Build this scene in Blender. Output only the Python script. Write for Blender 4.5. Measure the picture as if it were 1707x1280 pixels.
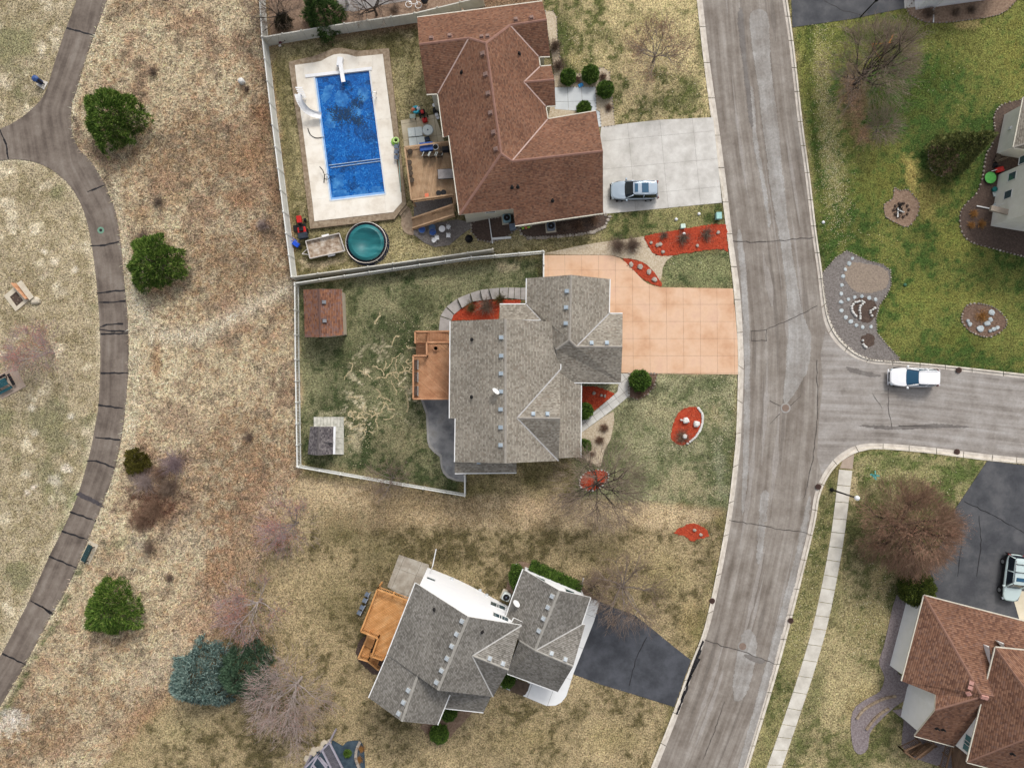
import bpy, bmesh, math, random
import numpy as np
from mathutils import Vector, Matrix
from mathutils.bvhtree import BVHTree
from mathutils.geometry import tessellate_polygon
for o in list(bpy.data.objects): bpy.data.objects.remove(o)
sc = bpy.context.scene
COL = sc.collection
R = math.radians
# ------------------------------------------------------------- camera, sky, sun, exposure
H = 71.7            # drone height above the street, metres
F = 1183.0          # focal length in photo pixels (1707 wide)
CX, CY = 853.5, 640.0
cam = bpy.data.cameras.new('camera'); camo = bpy.data.objects.new('camera', cam); COL.objects.link(camo)
camo.location = (0, 0, H); camo.rotation_euler = (0, 0, 0)
cam.sensor_fit = 'HORIZONTAL'; cam.sensor_width = 36; cam.lens = F / 1707 * 36; cam.clip_end = 6000
sc.camera = camo
SUN_EL, SUN_AZ = 46, 20      # azimuth from +Y towards +X
w = bpy.data.worlds.new('World'); sc.world = w; w.use_nodes = True
wn = w.node_tree.nodes; wl = w.node_tree.links; wn.clear()
sky = wn.new('ShaderNodeTexSky'); sky.sky_type = 'NISHITA'; sky.sun_disc = False
sky.sun_elevation = R(SUN_EL); sky.sun_rotation = R(SUN_AZ); sky.dust_density = 4; sky.air_density = 1
hs = wn.new('ShaderNodeHueSaturation'); hs.inputs['Saturation'].default_value = 0.35
bg = wn.new('ShaderNodeBackground'); bg.inputs[1].default_value = 0.15
wo = wn.new('ShaderNodeOutputWorld')
wl.new(sky.outputs[0], hs.inputs['Color']); wl.new(hs.outputs[0], bg.inputs[0]); wl.new(bg.outputs[0], wo.inputs[0])
sl = bpy.data.lights.new('sun', 'SUN'); sl.energy = 1.15; sl.angle = R(11); sl.color = (1, .965, .91)
so = bpy.data.objects.new('sun', sl); COL.objects.link(so)
sd = Vector((math.cos(R(SUN_EL)) * math.sin(R(SUN_AZ)), math.cos(R(SUN_EL)) * math.cos(R(SUN_AZ)), math.sin(R(SUN_EL))))
so.rotation_euler = sd.to_track_quat('Z', 'Y').to_euler(); so.location = (0, 0, 60)
vs = sc.view_settings; vs.view_transform = 'Standard'; vs.look = 'None'; vs.exposure = 0.34; vs.gamma = 1
sc.render.resolution_x, sc.render.resolution_y = 1024, 767
sc.render.engine = 'CYCLES'

# ------------------------------------------------------------- survey helpers
def sstep(t):
    t = np.clip(t, 0, 1); return t * t * (3 - 2 * t)
def g(x, y):
    """ground height: level at the street, falling about a storey to the park side"""
    return -2.7 * sstep((2.2 - x) / 9.0) - 0.4 * sstep((-8 - x) / 40)
def at(px, py, z=0.0):
    s = (H - z) / F
    return Vector(((px - CX) * s, (CY - py) * s, z))
def gp(px, py, dz=0.0):
    z = 0.0
    for _ in range(8):
        p = at(px, py, z); z = float(g(p.x, p.y)) + dz
    return at(px, py, z)
def S(px): return px / 16.5          # a length in photo pixels, in metres on the ground
def spline(pts, n=6, closed=False):
    P = [Vector(p) for p in pts]; out = []; m = len(P)
    rng = range(m if closed else m - 1)
    for i in rng:
        p0 = P[(i - 1) % m] if (closed or i > 0) else P[i]
        p1 = P[i]; p2 = P[(i + 1) % m]
        p3 = P[(i + 2) % m] if (closed or i + 2 < m) else p2
        for k in range(n):
            t = k / n
            out.append(0.5 * ((2 * p1) + (p2 - p0) * t + (2 * p0 - 5 * p1 + 4 * p2 - p3) * t * t + (3 * p1 - p0 - 3 * p2 + p3) * t ** 3))
    if not closed: out.append(P[-1])
    return out
def inpoly(px, py, poly):
    c = np.zeros(np.shape(px), bool); n = len(poly)
    for i in range(n):
        x1, y1 = poly[i][0], poly[i][1]; x2, y2 = poly[(i + 1) % n][0], poly[(i + 1) % n][1]
        if y1 == y2: continue
        c ^= ((y1 > py) != (y2 > py)) & (px < (x2 - x1) * (py - y1) / (y2 - y1) + x1)
    return c
# ------------------------------------------------------------- objects
def tag(o, label=None, cat=None, group=None, kind=None):
    if label: o['label'] = label
    if cat: o['category'] = cat
    if group: o['group'] = group
    if kind: o['kind'] = kind
    return o
def thing(name, label, cat, loc, group=None, kind=None, rz=0):
    o = bpy.data.objects.new(name, None); COL.objects.link(o); o.location = loc; o.rotation_euler = (0, 0, rz)
    o.empty_display_size = .3
    return tag(o, label, cat, group, kind)
def struct(name): 
    o = bpy.data.objects.new(name, None); COL.objects.link(o); o['kind'] = 'structure'; return o
def root_loc(o):
    while o.parent: o = o.parent
    return Vector(o.location)
def link(name, me, parent=None):
    o = bpy.data.objects.new(name, me); COL.objects.link(o)
    if parent: o.parent = parent
    return o
class MB:
    def __init__(s): s.v = []; s.f = []; s.m = []
    def add(s, vs, fs, mi=0):
        b = len(s.v); s.v += [tuple(v) for v in vs]
        for f in fs: s.f.append([b + i for i in f]); s.m.append(mi)
    def box(s, c, size, rz=0, mi=0, rot=None):
        M_ = rot if rot is not None else Matrix.Rotation(rz, 3, 'Z'); c = Vector(c); a, b, d = size[0] / 2, size[1] / 2, size[2] / 2
        vs = [c + M_ @ Vector((x * a, y * b, z * d)) for x in (-1, 1) for y in (-1, 1) for z in (-1, 1)]
        s.add(vs, [(0, 1, 3, 2), (4, 6, 7, 5), (0, 4, 5, 1), (2, 3, 7, 6), (0, 2, 6, 4), (1, 5, 7, 3)], mi)
    def bar(s, p0, p1, wd, ht, mi=0):
        p0, p1 = Vector(p0), Vector(p1); d = (p1 - p0)
        if d.length < 1e-6: return
        d.normalize()
        sd_ = d.cross(Vector((0, 0, 1)))
        if sd_.length < 1e-4: sd_ = Vector((1, 0, 0))
        sd_.normalize(); up = sd_.cross(d)
        vs = [p + sd_ * (a * wd / 2) + up * (b * ht / 2) for p in (p0, p1) for a in (-1, 1) for b in (-1, 1)]
        s.add(vs, [(0, 1, 3, 2), (4, 6, 7, 5), (0, 4, 5, 1), (2, 3, 7, 6), (0, 2, 6, 4), (1, 5, 7, 3)], mi)
    def prism(s, pts, h, mi=0, mside=None):
        pts = [Vector(p) for p in pts]
        ar = sum(pts[i].x * pts[(i + 1) % len(pts)].y - pts[(i + 1) % len(pts)].x * pts[i].y for i in range(len(pts)))
        if ar < 0: pts.reverse()
        n = len(pts); vs = pts + [p - Vector((0, 0, h)) for p in pts]
        s.add(vs, [list(range(n))], mi)
        s.add(vs, [list(range(2 * n - 1, n - 1, -1))] + [(i, i + n, (i + 1) % n + n, (i + 1) % n) for i in range(n)], mi if mside is None else mside)
    def tube(s, p0, p1, r0, r1=None, n=8, mi=0, cap=True):
        p0, p1 = Vector(p0), Vector(p1); r1 = r0 if r1 is None else r1; d = p1 - p0
        if d.length < 1e-6: return
        d.normalize(); a = d.orthogonal().normalized(); b = d.cross(a)
        vs = []
        for p, r in ((p0, r0), (p1, r1)):
            vs += [p + (a * math.cos(2 * math.pi * i / n) + b * math.sin(2 * math.pi * i / n)) * r for i in range(n)]
        fs = [(i, (i + 1) % n, n + (i + 1) % n, n + i) for i in range(n)]
        if cap: fs += [list(range(n - 1, -1, -1)), list(range(n, 2 * n))]
        s.add(vs, fs, mi)
    def path(s, pts, r, n=6, mi=0):
        for a, b in zip(pts[:-1], pts[1:]): s.tube(a, b, r, r, n, mi)
    def lathe(s, c, prof, n=16, mi=0):
        c = Vector(c); vs = []
        for r, z in prof: vs += [c + Vector((r * math.cos(2 * math.pi * i / n), r * math.sin(2 * math.pi * i / n), z)) for i in range(n)]
        fs = []
        for k in range(len(prof) - 1):
            fs += [(k * n + i, k * n + (i + 1) % n, (k + 1) * n + (i + 1) % n, (k + 1) * n + i) for i in range(n)]
        fs += [list(range(n - 1, -1, -1)), [(len(prof) - 1) * n + i for i in range(n)]]
        s.add(vs, fs, mi)
    def mesh(s, name, mats, smooth=False):
        me = bpy.data.meshes.new(name); me.from_pydata(s.v, [], s.f)
        for m in (mats if isinstance(mats, (list, tuple)) else [mats]): me.materials.append(m)
        me.polygons.foreach_set('material_index', s.m)
        if smooth: me.polygons.foreach_set('use_smooth', [True] * len(s.f))
        me.update(); return me
    def build(s, name, mats, parent=None, smooth=False, local=False, loc=None):
        me = s.mesh(name, mats, smooth)
        if parent and not local: me.transform(Matrix.Translation(-root_loc(parent)))
        o = link(name, me, parent)
        if loc is not None and not parent: me.transform(Matrix.Translation(-Vector(loc))); o.location = loc
        return o
def copy_tree(o, parent=None):
    c = o.copy(); COL.objects.link(c); c.parent = parent
    for ch in list(o.children): copy_tree(ch, c)
    return c
def np_mesh(name, V, Fc, mats, parent=None, loc=None, smooth=False):
    """V (n,3), Fc (m,k) -> one mesh object, fast"""
    me = bpy.data.meshes.new(name); V = np.asarray(V, np.float32); Fc = np.asarray(Fc, np.int32); m, k = Fc.shape
    off = root_loc(parent) if parent else (Vector(loc) if loc is not None else Vector((0, 0, 0)))
    V = V - np.array(off, np.float32)
    me.vertices.add(len(V)); me.vertices.foreach_set('co', V.ravel())
    me.loops.add(m * k); me.loops.foreach_set('vertex_index', Fc.ravel())
    me.polygons.add(m); me.polygons.foreach_set('loop_start', np.arange(m, dtype=np.int32) * k)
    me.polygons.foreach_set('loop_total', np.full(m, k, np.int32))
    if smooth: me.polygons.foreach_set('use_smooth', np.ones(m, bool))
    me.update(calc_edges=True)
    for mm in (mats if isinstance(mats, (list, tuple)) else [mats]): me.materials.append(mm)
    o = link(name, me, parent)
    if loc is not None and not parent: o.location = loc
    return o
# ------------------------------------------------------------- materials
def lin(c): return c / 12.92 if c <= .04045 else ((c + .055) / 1.055) ** 2.4
def C(r, g_, b, k=.85): return (lin(r / 255) * k, lin(g_ / 255) * k, lin(b / 255) * k, 1)
class NT:
    def __init__(s, name):
        s.mat = bpy.data.materials.new(name); s.mat.use_nodes = True; s.t = s.mat.node_tree
        s.b = s.t.nodes['Principled BSDF']
    def n(s, typ, **kw):
        nd = s.t.nodes.new('ShaderNode' + typ)
        for k, v in kw.items(): setattr(nd, k, v)
        return nd
    def set(s, sock, v):
        if hasattr(v, 'default_value') or isinstance(v, bpy.types.NodeSocket): s.t.links.new(v, sock)
        else: sock.default_value = v
    def math(s, op, a, b=None, c=None):
        nd = s.n('Math', operation=op)
        for i, v in enumerate((a, b, c)):
            if v is not None: s.set(nd.inputs[i], v)
        return nd.outputs[0]
    def noise(s, vec, scale, detail=3, rough=.55, dist=0):
        nd = s.n('TexNoise'); nd.inputs['Scale'].default_value = scale; nd.inputs['Detail'].default_value = detail
        nd.inputs['Roughness'].default_value = rough; nd.inputs['Distortion'].default_value = dist
        s.t.links.new(vec, nd.inputs['Vector']); return nd.outputs[0]
    def ramp(s, fac, stops):
        nd = s.n('ValToRGB'); e = nd.color_ramp.elements
        while len(e) < len(stops): e.new(.5)
        for el, (p, c) in zip(e, stops): el.position = p; el.color = c
        s.t.links.new(fac, nd.inputs[0]); return nd.outputs[0]
    def mix(s, fac, a, b, mode='MIX'):
        nd = s.n('MixRGB', blend_type=mode); s.set(nd.inputs[0], fac); s.set(nd.inputs[1], a); s.set(nd.inputs[2], b); return nd.outputs[0]
    def scalecol(s, col, fac):
        nd = s.n('VectorMath', operation='SCALE'); s.set(nd.inputs[0], col); s.set(nd.inputs['Scale'], fac); return nd.outputs[0]
    def pos(s): return s.n('NewGeometry').outputs['Position']
    def island(s): return s.n('NewGeometry').outputs['Random Per Island']
    def scale(s, vec, sx, sy, sz):
        nd = s.n('VectorMath', operation='MULTIPLY'); s.t.links.new(vec, nd.inputs[0]); nd.inputs[1].default_value = (sx, sy, sz); return nd.outputs[0]
    def bump(s, h, strength, dist=.05):
        nd = s.n('Bump'); nd.inputs['Strength'].default_value = strength; nd.inputs['Distance'].default_value = dist
        s.t.links.new(h, nd.inputs['Height']); s.t.links.new(nd.outputs[0], s.b.inputs['Normal'])
    def out(s, col, rough=.85, spec=.25, metal=0):
        s.set(s.b.inputs['Base Color'], col); s.set(s.b.inputs['Roughness'], rough)
        s.b.inputs['Specular IOR Level'].default_value = spec; s.b.inputs['Metallic'].default_value = metal
        return s.mat
MC = {}
def pm(name, cols, scale=2, detail=4, rough=.85, spec=.25, bump=0, isl=0, metal=0, nrough=.6, lo=.32, hi=.68, fine=0):
    """noise-mottled paint; cols photo RGB triples"""
    if name in MC: return MC[name]
    t = NT(name); p = t.pos(); n = t.noise(p, scale, detail, nrough)
    if len(cols) == 1: cols = [tuple(c * .94 for c in cols[0]), tuple(min(255, c * 1.05) for c in cols[0])]
    k = len(cols); col = t.ramp(n, [(lo + (hi - lo) * i / (k - 1), C(*c)) for i, c in enumerate(cols)])
    if isl: col = t.scalecol(col, t.math('ADD', t.math('MULTIPLY', t.island(), isl), 1 - isl / 2))
    if fine: col = t.scalecol(col, t.math('ADD', t.math('MULTIPLY', t.noise(p, scale * 9, 2), fine * 2), 1 - fine))
    if bump: t.bump(t.noise(p, scale * 4, 3), bump)
    MC[name] = t.out(col, rough, spec, metal); return MC[name]
def glass(name, c, rough=.08):
    if name in MC: return MC[name]
    t = NT(name); MC[name] = t.out(C(*c), rough, .6); return MC[name]
def shingles(name, cols, row=.2, tab=.3):
    t = NT(name); uv = t.n('UVMap').outputs[0]; sp = t.n('SeparateXYZ'); t.t.links.new(uv, sp.inputs[0])
    yv = t.math('DIVIDE', sp.outputs[1], row); r = t.math('FLOOR', yv)
    w1 = t.n('TexWhiteNoise', noise_dimensions='1D'); t.t.links.new(r, w1.inputs['W'])
    xv = t.math('ADD', t.math('DIVIDE', sp.outputs[0], tab), t.math('MULTIPLY', w1.outputs[0], 7)); c = t.math('FLOOR', xv)
    cb = t.n('CombineXYZ'); t.t.links.new(r, cb.inputs[0]); t.t.links.new(c, cb.inputs[1])
    w2 = t.n('TexWhiteNoise', noise_dimensions='2D'); t.t.links.new(cb.outputs[0], w2.inputs['Vector'])
    k = len(cols); mn = [sum(c_[j] for c_ in cols) / k for j in range(3)]; cols = [tuple(c_[j] * .62 + mn[j] * .38 for j in range(3)) for c_ in cols]
    col = t.ramp(w2.outputs[0], [(i / (k - 1), C(*cc)) for i, cc in enumerate(cols)])
    p = t.pos(); big = t.noise(p, .35, 3)
    col = t.scalecol(col, t.math('ADD', t.math('MULTIPLY', big, .7), .65))
    fr = t.math('FRACT', yv); gap = t.math('LESS_THAN', fr, .28)
    col = t.scalecol(col, t.math('SUBTRACT', 1.1, t.math('MULTIPLY', gap, .42)))
    gr = t.noise(p, 14, 2); col = t.scalecol(col, t.math('ADD', t.math('MULTIPLY', gr, .5), .75))
    t.bump(t.math('ADD', fr, t.math('MULTIPLY', w2.outputs[0], .6)), .5, .02)
    MC[name] = t.out(col, .95, .15); return MC[name]
# ------------------------------------------------------------- setting outlines (surveyed in photo pixels)
KL_B = [(1155,-60),(1161.5,0),(1172,95),(1185,194),(1200,300),(1211.5,390),(1222.8,481),(1229.6,570),(1230,626),(1227.8,707),(1224,760),(1208.6,879),(1177,1035),(1149.6,1111),(1122,1187),(1088.4,1271),(1060,1340)]
KL_F = [(1164,-60),(1171,0),(1182,95),(1196,194),(1210,300),(1220.5,390),(1233,481),(1239,570),(1239.4,635),(1236,707),(1233,755),(1217.5,876),(1186.5,1030),(1160,1107),(1131,1190),(1097,1276),(1070,1342)]
KU_B = [(1304,-60),(1313,0),(1324,78),(1338,203),(1350.6,297),(1361,385),(1370.5,451.7),(1374.4,486),(1381,523.4),(1391.7,550),(1407.6,571),(1431.5,590),(1458,599),(1506,602.6),(1585.6,609.7),(1707,623),(1780,631)]
KU_F = [(1295,-60),(1304.4,0),(1316,78),(1330,203),(1342.8,297),(1353,385),(1362.5,451.7),(1367,492),(1373,532),(1384.5,560),(1402,580.5),(1425,596.5),(1455,606),(1506,609.5),(1585.6,617),(1707,631),(1780,639)]
KD_F = [(1780,771),(1707,763.4),(1647,757),(1541.6,744.6),(1466.6,738.8),(1433.8,741),(1410,750.5),(1389,767),(1370.5,792.7),(1357.6,825.5),(1350.5,868),(1335,932),(1307.7,1035),(1278,1140.6),(1236,1280),(1214,1345)]
KD_B = [(1780,781),(1707,773),(1646,767.5),(1541.6,754.5),(1466.6,748.6),(1438.4,751.6),(1417,759.5),(1396,775),(1379,798),(1366.7,828),(1359.5,870),(1344.5,934),(1319,1035),(1290,1141),(1247.5,1280),(1226,1345)]
ROADPOLY = [tuple(p) for p in spline(KL_B, 4)] + [tuple(p) for p in reversed(spline(KD_B, 4))] + [tuple(p) for p in reversed(spline(KU_B, 4))]
PATH_L1 = [(140,-60),(127.5,0),(110,47.5),(92.5,100),(75,155),(55,180),(30,200),(0,215),(-60,236)]
PATH_L2 = [(-60,275),(0,267.5),(25,265.5),(57.5,270),(85,282.5),(107.5,300),(125,322),(140,354),(150,393),(158,446),(163,495),(166.4,550),(167,611),(164,676.6),(159.4,704),(150,754),(129,826.6),(105.5,880.5),(82,927),(55,987),(35,1027),(4.7,1085.5),(-40,1160)]
PATH_R = [(190,-60),(177.5,0),(160,50),(142.5,100),(127.5,150),(119,180),(120,220),(132.5,250),(150,267.5),(172.5,303),(184,330),(193.4,357),(201,405),(208,480),(213.3,540.6),(213.5,622.7),(208.6,681),(201.6,733),(187.5,794),(161.7,862),(126.6,948.5),(107,988),(84.4,1027),(42,1106.6),(0,1177),(-40,1245)]
PATHPOLY = [tuple(p) for p in spline(PATH_L1, 4)] + [tuple(p) for p in spline(PATH_L2, 4)] + [tuple(p) for p in reversed(spline(PATH_R, 4))]

# ------------------------------------------------------------- ground: one sheet to the horizon
rs = np.random.RandomState(7)
def vnoise(x, y, cell, seed):
    r = np.random.RandomState(seed); L = r.rand(256, 256)
    u, v = x / cell + 1000, y / cell + 1000; i, j = np.floor(u).astype(int), np.floor(v).astype(int); fu, fv = u - i, v - j
    fu = fu * fu * (3 - 2 * fu); fv = fv * fv * (3 - 2 * fv); i0, j0, i1, j1 = i % 256, j % 256, (i + 1) % 256, (j + 1) % 256
    return (L[i0, j0] * (1 - fu) + L[i1, j0] * fu) * (1 - fv) + (L[i0, j1] * (1 - fu) + L[i1, j1] * fu) * fv
def fbm(x, y, cell, seed, o=4, gain=.55):
    a = 1; t = 0; s = 0
    for k in range(o): t += a * vnoise(x, y, cell / 2 ** k, seed + k); s += a; a *= gain
    return t / s
def contrast_(n): return np.clip((n - .5) * 1.7 + .5, 0, 1)
gx = np.concatenate([[-3000, -900, -300, -120, -85, -63], np.arange(-62, 62.01, .22), [63, 85, 120, 300, 900, 3000]])
gy = np.concatenate([[-3000, -900, -300, -110, -70, -47], np.arange(-46, 46.01, .22), [47, 70, 110, 300, 900, 3000]])
GX, GY = np.meshgrid(gx, gy); GZ = g(GX, GY)
PX = CX + GX * F / (H - GZ); PY = CY - GY * F / (H - GZ)
n1 = fbm(GX, GY, 6, 1); n2 = fbm(GX, GY, 2.2, 11); n3 = fbm(GX, GY, .9, 21, 3); n4 = fbm(GX, GY, 14, 31, 3); n5 = contrast_(fbm(GX, GY, .5, 201, 2, .7)); n6 = n4 * .25 + n1 * .3 + n2 * .2 + n5 * .25
jx = PX + (n3 - .5) * 14 + (n2 - .5) * 10; jy = PY + (fbm(GX, GY, .9, 41, 3) - .5) * 14 + (fbm(GX, GY, 2.2, 51) - .5) * 10
def cl(c): return np.array(C(*c)[:3])
def mixc(a, b, t): return a[None, None] * (1 - t[..., None]) + b[None, None] * t[..., None]
def contrast(n, k): return np.clip((n - .5) * k + .5, 0, 1)
def blur(m, it=2):
    m = m.astype(np.float32)
    for _ in range(it): m = (m + np.roll(m, 1, 0) + np.roll(m, -1, 0) + np.roll(m, 1, 1) + np.roll(m, -1, 1)) / 5
    return m
def paint(col, m, a, b=None, n=None, k=3.2):
    c = mixc(cl(a), cl(b), contrast(n6 if n is None else n, 5.2 if n is None else k)) if b else cl(a)[None, None]
    return col * (1 - m[..., None]) + c * m[..., None]
gcol = mixc(cl((158,140,98)), cl((120,110,66)), contrast(n2, 3.5))      # worn olive lawn
# house lawns
PRAIRIE = [(-300,-300),(440,-300),(441,0),(447,77),(466,219),(494,466),(500,790),(476,835),(450,890),(434,933),(404,991),(360,1058),(323,1092),(277,1158),(211,1235),(176,1273),(130,1330),(-300,1700)]
LAWNS = [
 ([(441,-200),(1160,-200),(1165,0),(1215,400),(905,420),(495,466)], (172,158,110), (94,88,52)),
 ([(905,-200),(1160,-200),(1190,196),(1003,212),(925,140),(908,40)], (204,184,130), (86,90,44)),
 ([(441,-200),(905,-200),(905,20),(447,77)], (150,122,92), (120,92,68)),
 ([(495,470),(905,424),(905,470),(770,560),(770,830),(500,776)], (138,136,96), (62,72,40)),
 ([(960,622),(1232,622),(1226,745),(1215,850),(960,830)], (158,154,114), (92,98,62)),
 ([(1000,355),(1206,338),(1212,380),(1000,405)], (146,140,86), (66,78,36)),
 ([(1098,420),(1220,415),(1224,482),(1103,480)], (136,138,90), (58,72,38)),
 ([(480,795),(780,826),(960,830),(1215,850),(1100,930),(700,900),(430,940)], (204,180,138), (140,120,86)),
 ([(450,890),(700,880),(1190,880),(1210,880),(1110,1200),(1060,1340),(130,1340),(300,1120)], (178,157,114), (88,79,48)),
 ([(1313,-60),(1780,-60),(1780,640),(1500,606),(1400,570),(1374,480),(1340,200)], (124,126,60), (62,84,34)),
 ([(1780,775),(1466,745),(1366,828),(1226,1345),(1780,1345)], (178,162,114), (90,92,50)),
 ([(1417,756),(1470,748),(1650,768),(1590,850),(1440,800)], (172,162,108), (84,96,44)),
 ([(1375,800),(1398,785),(1380,950),(1280,1290),(1244,1290)], (146,138,86), (70,78,36)),
]
for poly, a, b in LAWNS:
    gcol = paint(gcol, blur(inpoly(jx, jy, poly), 3), a, b)
pr = blur(inpoly(jx, jy, PRAIRIE), 2)
gcol = paint(gcol, pr, (208,187,147), (154,125,89), n4 * .3 + n1 * .35 + n5 * .35, 4.2)
fm = np.clip((PX - 330) / 130, 0, 1) * np.clip((470 - PY) / 120, 0, 1) + np.clip(1 - np.abs(PX - 250 - (1000 - PY) * .35 - 95) / 80, 0, 1) * np.clip((PY - 700) / 100, 0, 1)
gcol = paint(gcol, pr * np.clip(fm, 0, 1) * contrast(n1 * .5 + n5 * .5, 4) * .7, (156,118,84))
gcol = paint(gcol, pr * np.clip((fbm(GX, GY, 3, 61) - .57) * 5, 0, .8), (166,132,98))
gcol = paint(gcol, pr * np.clip((fbm(GX, GY, 1.0, 71) - .60) * 6, 0, .6), (124,106,84))
PARK = [(-300,-300),(150,-300)] + PATH_L1[1:] + PATH_L2 + [(-300,1300)]
PARK = [(-300,-300)] + [(160,-100),(150,0),(118,100),(97,160),(97,200),(120,270),(160,340),(182,450),(190,550),(188,650),(170,760),(140,860),(110,920),(60,1040),(-60,1220),(-300,1300)]
pk = blur(inpoly(PX, PY, PARK), 1)
gcol = paint(gcol, pk, (190,172,134), (138,124,88), n2 * .4 + n5 * .6, 3.0)
gcol = paint(gcol, pk * np.clip((fbm(GX, GY, 1.6, 81) - .62) * 9, 0, 1), (202,186,152))
gcol = paint(gcol, pk * np.clip((fbm(GX, GY, 4, 91) - .6) * 6, 0, .7), (122,120,78))
def dist_poly(pts):
    d = np.full(GX.shape, 1e9)
    for (x1, y1), (x2, y2) in zip(pts[:-1], pts[1:]):
        vx, vy = x2 - x1, y2 - y1; t = np.clip(((PX - x1) * vx + (PY - y1) * vy) / (vx * vx + vy * vy + 1e-9), 0, 1)
        d = np.minimum(d, np.hypot(PX - x1 - t * vx, PY - y1 - t * vy))
    return d
# worn pale rims of the path, and greener strips
dp = np.minimum(dist_poly(PATH_L2), dist_poly(PATH_R))
gcol = paint(gcol, np.clip(1 - dp / 13, 0, 1) * contrast(n2, 3) * .9, (212,196,160))
gcol = paint(gcol, np.clip(1 - np.abs(dist_poly([(126,940),(85,1030),(0,1180)]) - 10) / 10, 0, 1) * contrast(n3, 3), (92,106,56))
gcol = paint(gcol, np.clip(1 - dist_poly([(130,826),(150,770),(105,880)]) / 14, 0, 1) * contrast(n3, 3) * .8, (112,124,66))
gcol = paint(gcol, np.clip(1 - dist_poly([(225,500),(260,560),(330,560),(480,480)]) / 24, 0, 1) * .7, (216,200,170))
gcol = paint(gcol, np.clip(1 - dist_poly([(190,300),(222,470),(228,600),(220,760)]) / 12, 0, 1) * .6, (214,198,164))
def blob(px, py, rx, ry, c, s=1, rot=0, edge=.75, nk=.9):
    global gcol
    u, v = PX - px, PY - py; a = R(rot); u, v = u * math.cos(a) + v * math.sin(a), -u * math.sin(a) + v * math.cos(a)
    d = np.sqrt((u / rx) ** 2 + (v / ry) ** 2) + (n5 - .5) * nk * .9 + (n2 - .5) * nk
    gcol = paint(gcol, np.clip((1 - d) / edge, 0, 1) * s, c)
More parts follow.
